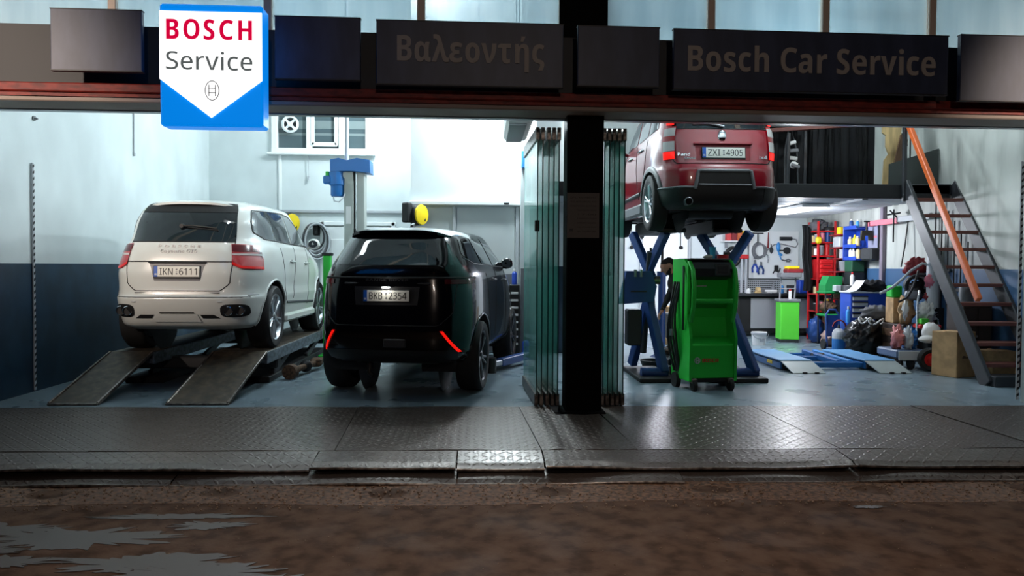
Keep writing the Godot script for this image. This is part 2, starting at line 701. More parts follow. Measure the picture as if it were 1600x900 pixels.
# ---------------------------------------------------------------- unseen street lamps, placed to light the facade and street
func unseen_street_lamps():
	# place, label, aim, energy, half angle
	var spots := [
		[Vector3(-8.5, 5.6, 1.0), "unseen street lamp on the left, placed to light the left end of the fascia", Vector3(3.7, -2.4, -8.8), 125.0, 12.0],
		[Vector3(10.5, 5.6, 1.0), "unseen street lamp on the right, placed to light the right end of the fascia", Vector3(-4.0, -2.4, -8.8), 150.0, 10.0],
		[Vector3(1.5, 6.5, 9.0), "added fill lamp behind the viewer for the middle of the facade", Vector3(-0.1, -3.2, -16.0), 18.0, 38.0],  # added fill for the dark middle of the facade
		[Vector3(0.8, 7.6, -1.5), "unseen tall cut-off lamp over the carriageway, placed to light the street", Vector3(0, -1.0, -0.1), 29.0, 38.0],  # out of view, its cone cut to light the street and spare the facade
	]
	for s in spots:
		var at: Vector3 = s[0]
		var t := thing("unseen_street_lamp", s[1], "unseen street lamp", Vector3(at.x, -0.15, at.z))
		var back := 12.0 if at.z < 0.0 else 0.0  # the tall lamp hangs on a long arm
		part(t, "pole", MB.new().cyl(Vector3(0, 0, back), Vector3(0, at.y + 0.3, back), 0.08, 0.05, 10), M.stair_dark)
		if back > 0.0:
			part(t, "arm", MB.new().cyl(Vector3(0, at.y + 0.3, back), Vector3(0, at.y + 0.3, 0), 0.05, 0.04, 8), M.stair_dark)
		part(t, "head", MB.new().box(Vector3(0, at.y + 0.28, -0.25), Vector3(0.25, 0.1, 0.6), 0.03), M.stair_dark)
		part(t, "glass_cover", MB.new().box(Vector3(0, at.y + 0.21, -0.3), Vector3(0.2, 0.03, 0.4), 0.01), M.unseen_lamp_glow)
		lamp("spot", at + Vector3(0, -0.08, -0.3), s[3], rgb(255, 234, 218), 0.2, s[2], s[4])


# ---------------------------------------------------------------- shell
func wall_x(n: String, x0: float, x1: float, z0: float, z1: float, y0: float, y1: float, m: Material, label := "") -> MeshInstance3D:
	return struc(n, MB.new().box(Vector3((x0 + x1) / 2, (y0 + y1) / 2, (z0 + z1) / 2), Vector3(absf(x1 - x0), absf(y1 - y0), absf(z1 - z0))), m, label)


func build_shell():
	var top := 6.9
	struc("floor", MB.new().box(Vector3(1.0, -0.1, -13.2), Vector3(14.0, 0.2, 9.7)), M.epoxy, "grey-blue painted workshop floor with a wet sheen")
	struc("ceiling", MB.new().box(Vector3(1.0, top + 0.1, -13.1), Vector3(14.0, 0.2, 11.0)), M.ceiling_white)
	# left wall: white above a dark blue dado
	var wl := wall_x("wall_left", -5.62, -5.37, -7.75, -15.7, 0.0, top, M.wall_white, "white left wall with a dark blue lower half")
	part(wl, "painted_dado", MB.new().box(Vector3(-5.367, 0.77, -11.7), Vector3(0.008, 1.54, 7.85)), M.dado_blue, "dark blue painted lower wall")
	# back wall of the left bay, with a window opening
	var zb := -15.45
	var wb := MB.new()
	for r in [[-5.37, -4.12, 0.0, top], [-2.2, -1.2, 0.0, top], [-4.12, -2.2, 0.0, 3.76], [-4.12, -2.2, 5.0, top]]:
		wb.box(Vector3((r[0] + r[1]) / 2, (r[2] + r[3]) / 2, zb - 0.12), Vector3(r[1] - r[0], r[3] - r[2], 0.24))
	struc("wall_back", wb, M.wall_white, "white back wall of the left bay")
	build_window(zb)
	struc("trim_1", MB.new().box(Vector3(-2.95, 2.6, zb + 0.03), Vector3(3.2, 0.06, 0.06), 0.01), M.light_grey, "grey cable trunking along the back wall")
	# vertical pipe line and a shallow pier on the back wall
	struc("trim_2", MB.new().box(Vector3(-3.98, 1.95, zb + 0.02), Vector3(0.06, 3.6, 0.04), 0.01), M.trim_white)
	# the office block that stands forward between the bays
	wall_x("wall_office", -1.232, 1.9, -13.55, -17.7, 0.0, top, M.wall_white, "white front of the office block between the bays")  # right end, hidden by the pillar, lengthened to darken the black SUV's reflection
	wall_x("wall_right", 7.5, 7.75, -7.95, -17.9, 0.0, top, M.wall_stained, "stained white right wall behind the stairs")
	struc("trim_3", MB.new().box(Vector3(7.496, 0.765, -12.9), Vector3(0.01, 1.53, 9.9)), M.dado_right, "blue painted lower half of the right wall")
	wall_x("wall_rear", 0.92, 7.5, -17.45, -17.7, 0.0, top, M.wall_white, "white rear wall of the right bay")
	# jamb at the right edge of the opening
	wall_x("wall_front", 6.24, 7.75, -7.98, -8.6, 0.0, 3.05, M.wall_white, "white end wall at the right edge of the opening")
	# dividing column behind the folded glass
	wall_x("wall_pier", 0.677, 0.945, -13.25, -13.55, 0.0, top, M.wall_white)
	struc("trim_8", MB.new().box(Vector3(1.41, 0.77, -13.54), Vector3(0.98, 1.54, 0.012)), M.dado_blue, "dark blue lower wall mostly out of view behind the folded glass")  # mostly hidden, placed to darken reflections along the black SUV
	# corner guards with black and white lozenges
	corner_guard(Vector3(-5.35, 1.38, -9.42), 2.72, "slim perforated steel rail standing against the left wall", PI / 2)
	corner_guard(Vector3(6.215, 1.4, -8.62), 2.75, "black and white corner guard at the right edge of the opening", 0.0)


func corner_guard(c: Vector3, h: float, label: String, yaw: float):
	var t := thing("corner_guard", label, "corner guard", c - Vector3(0, h / 2, 0), yaw)
	part(t, "strip", MB.new().box(Vector3(0, h / 2, 0), Vector3(0.035, h, 0.02), 0.004), M.light_grey)
	var lz := MB.new()
	var k := 0
	while k * 0.075 < h - 0.08:
		var y := 0.05 + k * 0.075
		lz.prism([Vector2(-0.014, y - 0.018), Vector2(0.014, y), Vector2(0.014, y + 0.03), Vector2(-0.014, y + 0.012)], 0.004, Transform3D(Basis(), Vector3(0, 0, 0.011)))
		k += 1
	part(t, "lozenge", lz, M.black, "row of dark slanted slots").set_meta("kind", "stuff")


func build_window(zb: float):
	mat("slat_grey", rgb(118, 130, 130), 0.3)
	var w := Node3D.new()
	w.name = "window_1"
	add_child(w)
	tag(w, "white framed three-pane window high in the back wall", "", "", "structure")
	var z := zb + 0.02
	var fr := MB.new()
	fr.box(Vector3(-3.16, 3.8, z), Vector3(1.96, 0.09, 0.12), 0.01)
	fr.box(Vector3(-3.16, 4.97, z), Vector3(1.96, 0.09, 0.12), 0.01)
	for x in [-4.08, -3.4, -2.76, -2.24]:
		fr.box(Vector3(x, 4.39, z), Vector3(0.12, 1.1, 0.11), 0.01)
	part(w, "frame", fr, M.trim_white)
	part(w, "sill", MB.new().box(Vector3(-3.16, 3.73, zb + 0.06), Vector3(2.1, 0.05, 0.16), 0.01), M.trim_white)
	var sash := MB.new()
	for r in [[-3.1, 3.92, 0.5, 0.08], [-3.33, 4.4, 0.07, 1.0], [-2.87, 4.4, 0.07, 1.0]]:
		sash.box(Vector3(r[0], r[1], z + 0.05), Vector3(r[2], r[3], 0.05), 0.01)
	part(w, "sash", sash, M.trim_white)
	for i in 3:
		var x0: float = [-4.02, -3.34, -2.7][i]
		var x1: float = [-3.46, -2.82, -2.3][i]
		part(w, "pane", MB.new().box(Vector3((x0 + x1) / 2, 4.39, zb - 0.03), Vector3(x1 - x0, 1.1, 0.012)), M.window_night)
	# pale ledges of the yard that show through the panes
	for q in [[4.13, 0.05], [4.32, 0.16], [4.62, 0.03]]:
		part(w, "slat", MB.new().box(Vector3(-3.16, q[0], zb - 0.022), Vector3(1.8, q[1], 0.008)), M.slat_grey)
	var f := thing("extractor_fan", "round white extractor fan set in the window's first pane", "fan", Vector3(-3.77, 4.31, zb + 0.03))
	var B := Transform3D(Basis(Quaternion(Vector3.UP, Vector3.BACK)), Vector3.ZERO)
	part(f, "ring", MB.new().lathe([Vector2(0.13, 0.0), Vector2(0.165, 0.0), Vector2(0.17, 0.05), Vector2(0.135, 0.07), Vector2(0.12, 0.03)], 32, B), M.trim_white)
	part(f, "hub", MB.new().cyl(Vector3(0, 0, 0.02), Vector3(0, 0, 0.07), 0.05, 0.045, 20), M.trim_white)
	for k in 4:
		var a := PI / 4 + k * PI / 2
		part(f, "blade", MB.new().bar(Vector3(cos(a), sin(a), 0) * 0.04 + Vector3(0, 0, 0.045), Vector3(cos(a), sin(a), 0) * 0.13 + Vector3(0, 0, 0.045), 0.045, 0.015, 0.004, Vector3.BACK), M.trim_white)
	part(f, "grille", MB.new().cyl(Vector3(0, 0, 0.005), Vector3(0, 0, 0.015), 0.13, 0.13, 24), M.plastic_dark)
	solo("pull_cord", MB.new().tube([Vector3(-3.42, 3.72, zb + 0.07), Vector3(-3.42, 3.45, zb + 0.06), Vector3(-3.41, 3.3, zb + 0.06)], 0.008, 6).cyl(Vector3(-3.41, 3.3, zb + 0.06), Vector3(-3.41, 3.22, zb + 0.06), 0.022, 0.022, 8), M.light_grey, "white pull cord hanging under the window", "cord")


# ---------------------------------------------------------------- facade (turned 1.6 degrees against the room)
const SKEW := 0.028


func fz(x: float, off := 0.0) -> float:
	return -7.75 + off - SKEW * x


func fbox(mb: MB, x0: float, x1: float, y0: float, y1: float, front: float, depth: float, bev := 0.0) -> MB:
	var c := Vector3((x0 + x1) / 2, (y0 + y1) / 2, fz((x0 + x1) / 2, front) - depth / 2)
	return mb.box(c, Vector3(x1 - x0, y1 - y0, depth), bev, Basis(Vector3.UP, SKEW))


func build_facade():
	var BF := Basis(Vector3.UP, SKEW)
	# steel beam over the opening: back web, red flange, grey soffit
	struc("beam_soffit", fbox(MB.new(), -6.2, 8.2, 3.11, 3.16, 0.0, 0.42, 0.01), M.soffit, "grey-brown soffit along the door head")
	struc("beam_flange", fbox(fbox(MB.new(), -6.2, 8.2, 3.19, 3.28, 0.05, 0.3, 0.012), -6.2, 8.2, 3.155, 3.195, 0.02, 0.25), M.beam_red, "dull red steel beam above the opening")
	struc("wall_fascia", fbox(MB.new(), -6.2, 8.2, 3.14, 3.86, -0.06, 0.22), M.fascia_back, "dark fascia behind the sign boxes")
	struc("beam_rear", fbox(MB.new(), -6.2, 8.2, 3.13, 3.9, -0.3, 0.1), M.wall_white)
	# upper glazing
	var w := Node3D.new()
	w.name = "window_2"
	add_child(w)
	tag(w, "row of frosted panes lit from inside above the signs", "", "", "structure")
	var edges := [-6.2, -5.15, -3.66, -2.15, -0.62, 0.83, 1.25, 2.39, 3.62, 4.79, 6.0, 7.4]
	for i in edges.size() - 1:
		if i == 5:
			continue
		part(w, "pane", fbox(MB.new(), edges[i] + 0.02, edges[i + 1] - 0.02, 3.86, 6.9, -0.22, 0.012), M.frosted)
	for x in edges:
		part(w, "mullion", fbox(MB.new(), x - 0.04, x + 0.04, 3.86, 6.9, -0.17, 0.1, 0.008), M.mullion)
	# black pillar between the bays
	struc("wall_pillar", MB.new().box(Vector3(1.083, 3.4, -8.17), Vector3(0.385, 6.9, 0.34), 0.01).box(Vector3(1.083, -0.01, -8.15), Vector3(0.46, 0.06, 0.42), 0.01), M.pillar_black, "black pillar between the two bays")
	struc("trim_4", fbox(MB.new(), 0.79, 1.29, 3.86, 6.9, -0.14, 0.2), M.pillar_black)
	var nt := thing("notice", "worn paper notice fixed to the black pillar", "notice", Vector3(1.063, 2.072, -7.994))
	part(nt, "sheet", MB.new().box(Vector3.ZERO, Vector3(0.335, 0.47, 0.004)), mat("paper_grey", rgb(104, 100, 94), 0.7))
	var lines := ["ΩΡΕΣ ΚΑΙ ΗΜΕΡΕΣ", "ΤΗΣ ΛΕΙΤOYΡΓΙΑΣ ΤOY", "ΣYNΕΡΓΕΙOY ΔEYTEPA", "ΠΑΡΑΣΚΕYΗ 08:00", "17:00", "ΣΑΒΒΑΤΟ 08:00", "ΚYΡΙΑΚΗ ΚΛΕΙΣΤΑ", "Τηλ. 210 4907 060", "Fax. 210 4907 060"]
	var ly := 0.185
	for i in lines.size():
		var ww := 0.27 if i < 3 else 0.2
		lettering(nt, "printed_line", lines[i], "Droid Sans", ww, 0.017 if i else 0.022, 0.001, M.ink, Vector3(0.0 if i < 3 else 0.035, ly, 0.003))
		ly -= 0.044
	part(nt, "emblem", MB.new().box(Vector3(-0.125, -0.155, 0.003), Vector3(0.035, 0.03, 0.002)), M.ink)
	# sign boxes
	var boxes := [
		[-4.019, -3.192, 3.345, 3.92, "blank grey sign box at the left end of the fascia", "sign box"],
		[-1.968, -1.163, 3.31, 3.905, "blank dark sign box beside the lit hanging sign", "sign box"],
		[-1.012, 0.794, 3.28, 3.895, "long dark sign with the owner's name in grey Greek letters", "sign"],
		[0.934, 1.745, 3.305, 3.89, "blank dark sign box over the black pillar", "sign box"],
		[1.886, 4.707, 3.29, 3.885, "longest dark sign with grey Latin letters over the right bay", "sign"],
		[4.835, 5.9, 3.24, 3.905, "blank grey sign box at the right end of the fascia", "sign box"],
	]
	for i in boxes.size():
		var b: Array = boxes[i]
		var cx: float = (b[0] + b[1]) / 2
		var cy: float = (b[2] + b[3]) / 2
		var t := thing("sign_box", b[4], b[5], Vector3(cx, cy, fz(cx, 0.25)), SKEW)
		var W: float = b[1] - b[0]
		var H: float = b[3] - b[2]
		part(t, "panel", MB.new().box(Vector3(0, 0, -0.03), Vector3(W, H, 0.06), 0.006), M.sign_panel)
		part(t, "edge_trim", MB.new().box(Vector3(0, H / 2 - 0.003, -0.03), Vector3(W + 0.008, 0.01, 0.066)).next().box(Vector3(0, -H / 2 + 0.003, -0.03), Vector3(W + 0.008, 0.01, 0.066)), M.plastic_dark)
		part(t, "bracket", MB.new().box(Vector3(-W * 0.3, -0.1, -0.18), Vector3(0.05, 0.2, 0.26)).next().box(Vector3(W * 0.3, -0.1, -0.18), Vector3(0.05, 0.2, 0.26)), M.plastic_dark)
		if i == 2:
			lettering(t, "lettering", "Βαλεοντής", "Droid Sans", 1.42, 0.345, 0.012, M.sign_letter, Vector3(0.005, 0.005, 0.005), Basis(), true)
		if i == 4:
			lettering(t, "lettering", "Bosch Car Service", "Droid Sans", 2.54, 0.27, 0.012, M.sign_letter, Vector3(0.0, 0.015, 0.005), Basis(), true)
	# hanging lit sign
	var s := thing("lit_sign", "lit white and blue hanging service sign with red lettering", "sign", Vector3(-2.405, 3.31, -6.98), 0.02)
	part(s, "case", MB.new().box(Vector3(0, 0, -0.12), Vector3(0.9, 1.08, 0.22), 0.02), M.sign_blue)
	part(s, "white_face", MB.new().prism([Vector2(-0.445, -0.13), Vector2(-0.445, 0.47), Vector2(0.445, 0.47), Vector2(0.445, -0.13), Vector2(0, -0.465)], 0.012, Transform3D(Basis(), Vector3(0, 0, -0.004))), M.sign_white)
	lettering(s, "lettering", "BOSCH", "Droid Sans", 0.745, 0.182, 0.008, M.sign_red, Vector3(-0.012, 0.31, 0.004), Basis(), true, false, 5.0)
	lettering(s, "lettering", "Service", "Droid Sans", 0.75, 0.165, 0.008, M.sign_ink, Vector3(-0.012, 0.035, 0.004))
	var em := MB.new()
	for r in [[0.0, 0.062]]:
		var ring := []
		for k in 28:
			var a := TAU * k / 28
			ring.append(Vector3(cos(a) * 0.06, sin(a) * 0.085, 0))
		em.tube(ring, 0.004, 5, true)
	for x in [-0.028, 0.028]:
		em.tube([Vector3(x, 0.05, 0), Vector3(x, -0.05, 0)], 0.004, 5)
	for y in [-0.02, 0.02]:
		em.tube([Vector3(-0.028, y, 0), Vector3(0.028, y, 0)], 0.004, 5)
	var e := part(s, "emblem", em, M.light_grey)
	e.position = Vector3(0.01, -0.225, 0.004)
	part(s, "mounting_arm", MB.new().box(Vector3(-0.25, 0.2, -0.5), Vector3(0.06, 0.06, 0.62)).next().box(Vector3(0.25, 0.2, -0.5), Vector3(0.06, 0.06, 0.62)), M.plastic_dark)
	lamp("spot", Vector3(-2.405, 3.3, -6.9), 0.5, rgb(240, 246, 255), 0.4, Vector3(0, -0.3, 1), 80.0)
	# folded glass leaves on both sides of the pillar
	var xs := [0.612, 0.668, 0.734, 0.79, 0.846, 1.342, 1.397, 1.452, 1.507, 1.566]
	var seat := ["outermost leaf of the left stack", "second leaf of the left stack", "middle leaf of the left stack", "fourth leaf of the left stack", "leaf of the left stack nearest the pillar", "leaf of the right stack nearest the pillar", "second leaf of the right stack from the pillar", "middle leaf of the right stack", "fourth leaf of the right stack from the pillar", "outermost leaf of the right stack"]
	for i in 10:
		var wdt := 1.42 if i == 0 else 1.3
		var t := thing("glass_leaf", "folded green-tinted glass door leaf, " + seat[i], "glass door", Vector3(xs[i], 0.0, -8.37), 0.04, "folded glass door leaves")
		part(t, "pane", MB.new().box(Vector3(0, 1.52, -wdt / 2), Vector3(0.012, 2.8, wdt)), M.glass)
		part(t, "glass_edge", MB.new().box(Vector3(0, 1.52, 0.002), Vector3(0.013, 2.8, 0.006)), M.glass_edge)
		part(t, "bottom_rail", MB.new().box(Vector3(0, 0.075, -wdt / 2), Vector3(0.042, 0.13, wdt), 0.006), M.steel_worn)
		part(t, "top_rail", MB.new().box(Vector3(0, 2.98, -wdt / 2), Vector3(0.042, 0.14, wdt), 0.006), M.steel_worn)
		part(t, "roller", MB.new().cyl(Vector3(0, 0.0, -0.06), Vector3(0, 0.02, -0.06), 0.016, 0.016, 8), M.plastic_dark)
		if i == 0:
			part(t, "lock", MB.new().box(Vector3(0, 1.98, -0.03), Vector3(0.05, 0.12, 0.05), 0.005), M.black)
	struc("trim_5", fbox(MB.new(), -5.4, 6.3, 3.1, 3.13, -0.42, 0.1), M.steel, "steel track that the glass leaves hang from")


# ---------------------------------------------------------------- pavement, kerb plates, street
func build_pavement():
	struc("street", MB.new().box(Vector3(1, -0.25, 2.0), Vector3(40, 0.2, 16.1)), M.street, "wet brown asphalt street in front of the workshop")
	struc("wall_kerb", MB.new().box(Vector3(1, -0.16, -7.33), Vector3(40, 0.2, 2.24)), M.concrete_dark, "concrete base under the steel plates")
	# pavement plates of chequered steel
	var ramp := Node3D.new()
	ramp.name = "path_plates"
	add_child(ramp)
	tag(ramp, "pavement of chequered steel plates before the opening", "", "", "structure")
	var xs := [-9.0, -5.9, -3.25, -1.22, 0.52, 0.86, 1.34, 3.1, 4.9, 7.2, 10.0]
	for i in xs.size() - 1:
		var x0: float = xs[i] + 0.004
		var x1: float = xs[i + 1] - 0.004
		var zb := -8.36
		if i == 5:
			zb = -7.9
		var dy := rng.randf_range(-0.003, 0.003)
		var mb := MB.new().slab(func(u, v): return Vector3(lerpf(x0, x1, u) - 0.1 * (1.0 - v), lerpf(0.004, -0.016 + dy, v) + 0.004 * sin(u * 9.0 + i), lerpf(zb, -6.46, v)), 6, 4, Vector3(0, -0.008, 0))
		part(ramp, "plate", mb, M.tread_plate)
	# bent steel strips at the kerb, in two steps
	var strips := Node3D.new()
	strips.name = "kerb_strips"
	add_child(strips)
	tag(strips, "buckled steel kerb strips in two steps down to the street", "", "", "structure")
	var s1 := [-8.0, -5.0, -1.345, -0.19, 0.52, 3.05, 5.6, 9.0]
	for i in s1.size() - 1:
		part(strips, "upper_strip", kerb_strip(s1[i] + 0.006, s1[i + 1] - 0.006, Vector2(-0.018, -6.45), Vector2(-0.055, -6.06), 0.014, i), M.tread_plate)
		part(strips, "strip_edge", strip_edge(s1[i] + 0.006, s1[i + 1] - 0.006, Vector2(-0.018, -6.45), Vector2(-0.055, -6.06), 0.014, i), M.steel_worn)
	var s2 := [-8.0, -4.3, -2.37, -0.18, 1.6, 4.3, 9.0]
	for i in s2.size() - 1:
		part(strips, "lower_strip", kerb_strip(s2[i] + 0.005, s2[i + 1] - 0.005, Vector2(-0.092, -6.15), Vector2(-0.132, -5.9), 0.01, i + 11), M.tread_plate)
		part(strips, "strip_edge", strip_edge(s2[i] + 0.005, s2[i + 1] - 0.005, Vector2(-0.092, -6.15), Vector2(-0.132, -5.9), 0.01, i + 11), M.steel_worn)
	# gravelly edge of the street, its pebbles, and puddles
	var gb := MB.new().slab(func(u, v): return Vector3(lerpf(-9, 10, u), -0.146 + 0.008 * sin(u * 97.0) * sin(v * 3.0) * (1.0 - v) - 0.0025 * v, lerpf(-5.93, -5.42 + 0.05 * sin(u * 31.0), v)), 120, 5, Vector3(0, -0.03, 0))
	struc("path_gravel", gb, M.gravel_bed, "brown gravelly strip between kerb and asphalt")
	var mm := MultiMesh.new()
	mm.transform_format = MultiMesh.TRANSFORM_3D
	mm.mesh = MB.new().blob(Vector3.ZERO, Vector3(0.008, 0.006, 0.008), 0.15, 2.0, 4, 7, 5).mesh()
	mm.instance_count = 2600
	for i in 2600:
		var x := rng.randf_range(-5.5, 6.5)
		var z := rng.randf_range(-5.9, -5.3) if i < 2200 else rng.randf_range(-5.3, -3.9)
		var s := rng.randf_range(0.3, 1.2) * (1.0 if i < 2200 else 0.55)
		mm.set_instance_transform(i, Transform3D(Basis.from_euler(Vector3(rng.randf() * 6, rng.randf() * 6, 0)).scaled(Vector3(s, s, s)), Vector3(x, -0.142 - (0.005 if z > -5.5 else 0.0), z)))
	var pb := MultiMeshInstance3D.new()
	pb.name = "gravel"
	pb.multimesh = mm
	pb.material_override = M.pebble
	add_child(pb)
	tag(pb, "loose pale grit strewn along the street's edge", "gravel", "", "stuff")
	# wet patches: ragged thin films of water
	var pools := [[-3.1, -4.95, 0.5, 0.1], [-2.5, -4.8, 0.55, 0.16], [-2.0, -5.18, 0.5, 0.05], [-1.75, -5.0, 0.22, 0.07], [-1.9, -4.35, 0.42, 0.14], [-1.5, -4.22, 0.4, 0.12], [-2.7, -4.4, 0.3, 0.08], [-3.0, -4.6, 0.3, 0.07], [-1.15, -4.1, 0.25, 0.08], [2.75, -5.27, 0.1, 0.03]]
	var film := MB.new()
	for i in pools.size():
		var p: Array = pools[i]
		var f := FastNoiseLite.new()
		f.seed = 60 + i
		f.frequency = 1.0
		var poly := []
		for k in 90:
			var a := TAU * k / 90
			var r: float = 1.0 + 0.6 * f.get_noise_2d(cos(a) * 1.4, sin(a) * 1.4) + 0.7 * f.get_noise_2d(cos(a) * 4.0, sin(a) * 4.0) + 0.16 * f.get_noise_2d(cos(a) * 14.0, sin(a) * 14.0)
			poly.append(Vector2(cos(a) * p[2] * r, sin(a) * p[3] * r))
		film.prism(poly, 0.002, Transform3D(Basis(Vector3.RIGHT, PI / 2), Vector3(p[0], -0.149 + 0.0004 * i, p[1])))
	var wet := part(self, "puddle_film", film, M.puddle)
	tag(wet, "thin ragged wet patches on the asphalt, mostly lower left", "puddle", "", "stuff")


func strip_at(x: float, v: float, back: Vector2, front: Vector2, wave: float, k: int) -> Vector3:
	# back/front: (y, z) of the long edges; the front edge sags and curls down
	var w := wave * (sin(x * 2.1 + k * 1.7) + 0.5 * sin(x * 5.3 + k)) * v
	return Vector3(x, lerpf(back.x, front.x, minf(v / 0.85, 1.0)) + w - (0.02 if v > 0.86 else 0.0), lerpf(back.y, front.y, v) + w * 1.2)


func kerb_strip(x0: float, x1: float, back: Vector2, front: Vector2, wave: float, k: int) -> MB:
	return MB.new().slab(func(u, v): return strip_at(lerpf(x0, x1, u), v, back, front, wave, k), maxi(6, int((x1 - x0) * 8)), 8, Vector3(0, -0.007, -0.002))


func strip_edge(x0: float, x1: float, back: Vector2, front: Vector2, wave: float, k: int) -> MB:
	var pts := []
	var n := maxi(6, int((x1 - x0) * 8))
	for i in n + 1:
		pts.append(strip_at(lerpf(x0, x1, float(i) / n), 1.0, back, front, wave, k) + Vector3(0, 0.004, 0.004))
	return MB.new().tube(pts, 0.012, 6)


# ---------------------------------------------------------------- cars
class Car:
	# a body as a stack of rounded plan outlines; local axes: x right, y up, +z the rear end
	var K: Array  # rows of y, half width, rear reach, front reach, rear exponent, front exponent
	var R := 0.46
	var wy := 0.42
	var wz := [1.37, -1.38]

	func v(y: float, c: int) -> float:
		var n := K.size()
		if y <= K[0][0]:
			return K[0][c]
		if y >= K[n - 1][0]:
			return K[n - 1][c]
		var i := 0
		while i < n - 2 and K[i + 1][0] < y:
			i += 1
		var h: float = K[i + 1][0] - K[i][0]
		var t: float = (y - K[i][0]) / h
		var m0 := slope(i, c)
		var m1 := slope(i + 1, c)
		var t2 := t * t
		var t3 := t2 * t
		return (2 * t3 - 3 * t2 + 1) * K[i][c] + (t3 - 2 * t2 + t) * h * m0 + (-2 * t3 + 3 * t2) * K[i + 1][c] + (t3 - t2) * h * m1

	func slope(i: int, c: int) -> float:
		var n := K.size()
		if i == 0:
			return (K[1][c] - K[0][c]) / (K[1][0] - K[0][0])
		if i == n - 1:
			return (K[n - 1][c] - K[n - 2][c]) / (K[n - 1][0] - K[n - 2][0])
		var a: float = (K[i][c] - K[i - 1][c]) / (K[i][0] - K[i - 1][0])
		var b: float = (K[i + 1][c] - K[i][c]) / (K[i + 1][0] - K[i][0])
		if a * b <= 0.0:
			return 0.0
		return 2.0 * a * b / (a + b)

	func outline(y: float, a: float, b: float) -> Vector3:
		# a, b: a point on the unit square's rim
		var n := v(y, 4) if b > 0.0 else v(y, 5)
		var k := pow(pow(absf(a), n) + pow(absf(b), n), -1.0 / n)
		return Vector3(a * k * v(y, 1), y, b * k * (v(y, 2) if b > 0.0 else v(y, 3)))

	func rear(x: float, y: float, off := 0.0) -> Vector3:
		var n := v(y, 4)
		var q := clampf(absf(x) / v(y, 1), 0.0, 0.999)
		return Vector3(x, y, v(y, 2) * pow(1.0 - pow(q, n), 1.0 / n) + off)

	func side(sgn: float, z: float, y: float, off := 0.0) -> Vector3:
		var n := v(y, 4) if z > 0.0 else v(y, 5)
		var L := v(y, 2) if z > 0.0 else v(y, 3)
		var q := clampf(absf(z) / L, 0.0, 0.999)
		return Vector3(sgn * (v(y, 1) * pow(1.0 - pow(q, n), 1.0 / n) + off), y, z)

	func corner(sgn: float, s: float, y: float, off := 0.0) -> Vector3:
		# s < 0 on the rear face (0 is the corner), s > 0 on the side
		var p := outline(y, sgn * (1.0 + s if s < 0.0 else 1.0), 1.0 if s < 0.0 else 1.0 - s)
		var q := outline(y, sgn * (1.0 + s - 0.02 if s <= 0.0 else 1.0), 1.0 if s <= 0.0 else 1.0 - s + 0.02)
		var t := (p - q).normalized()
		var nn := Vector3(t.z, 0, -t.x) * sgn
		if nn.dot(Vector3(p.x, 0, p.z)) < 0.0:
			nn = -nn
		return p + nn * off

	func body(levels_per := 5, side_n := 92, rear_n := 28) -> MB:
		var ys := []
		for i in K.size() - 1:
			var m := levels_per if K[i + 1][0] - K[i][0] > 0.04 else 2
			for j in m:
				ys.append(lerpf(K[i][0], K[i + 1][0], float(j) / m))
		ys.append(K[K.size() - 1][0])
		var rim := []
		for i in rear_n:
			rim.append(Vector2(-1.0 + 2.0 * i / rear_n, 1.0))
		for i in side_n:
			rim.append(Vector2(1.0, 1.0 - 2.0 * i / side_n))
		for i in rear_n:
			rim.append(Vector2(1.0 - 2.0 * i / rear_n, -1.0))
		for i in side_n:
			rim.append(Vector2(-1.0, -1.0 + 2.0 * i / side_n))
		var n := rim.size()
		var G := []
		var inside := []
		for y in ys:
			var row := []
			var ins := []
			for r in rim:
				var p := outline(y, r.x, r.y)
				var is_in := false
				if absf(r.x) > 0.99:
					for z in wz:
						var d := Vector2(p.z - z, p.y - wy)
						if absf(d.length() - R) < 0.028 and d.length() > 0.01:
							d = d.normalized() * R
							p = side(signf(p.x), z + d.x, wy + d.y)
						if d.length() <= R + 0.002:
							is_in = true
				row.append(p)
				ins.append(is_in)
			G.append(row)
			inside.append(ins)
		var mb := MB.new()
		mb.smooth()
		for j in ys.size() - 1:
			for i in n:
				var k := (i + 1) % n
				if inside[j][i] and inside[j][k] and inside[j + 1][i] and inside[j + 1][k]:
					continue
				var o := Vector3(0, (G[j][i].y + G[j + 1][i].y) * 0.5, clampf(G[j][i].z, -0.5, 0.5))
				mb.quad(G[j][i], G[j][k], G[j + 1][k], G[j + 1][i], o)
		# roof cap
		var top: Array = G[ys.size() - 1]
		var c := Vector3.ZERO
		for p in top:
			c += p
		c /= top.size()
		c.y += 0.004
		for i in n:
			mb.tri(c, top[i], top[(i + 1) % n], c - Vector3(0, 5, 0))
		return mb


func poly_at(P: Array, t: float) -> Vector2:
	var L := 0.0
	for i in P.size() - 1:
		L += Vector2(P[i]).distance_to(P[i + 1])
	var s := t * L
	for i in P.size() - 1:
		var d := Vector2(P[i]).distance_to(P[i + 1])
		if s <= d or i == P.size() - 2:
			return Vector2(P[i]).lerp(P[i + 1], clampf(s / maxf(d, 1e-6), 0.0, 1.0))
		s -= d
	return P[0]


func rear_patch(c: Car, left: Array, right: Array, off: float, nx := 16, ny := 10) -> MB:
	# left and right edges run from the bottom up, as (x, y)
	return MB.new().sheet(func(u, w):
		var q := poly_at(left, w).lerp(poly_at(right, w), u)
		return c.rear(q.x, q.y, off), nx, ny, Vector3(0, 0.9, -3))


func side_patch(c: Car, sgn: float, bot: Array, top: Array, off: float, nx := 20, ny := 8) -> MB:
	# bottom and top edges run from the rear to the front, as (z, y)
	return MB.new().sheet(func(u, w):
		var q := poly_at(bot, u).lerp(poly_at(top, u), w)
		return c.side(sgn, q.x, q.y, off), nx, ny, Vector3(-sgn * 5.0, 0.9, 0))


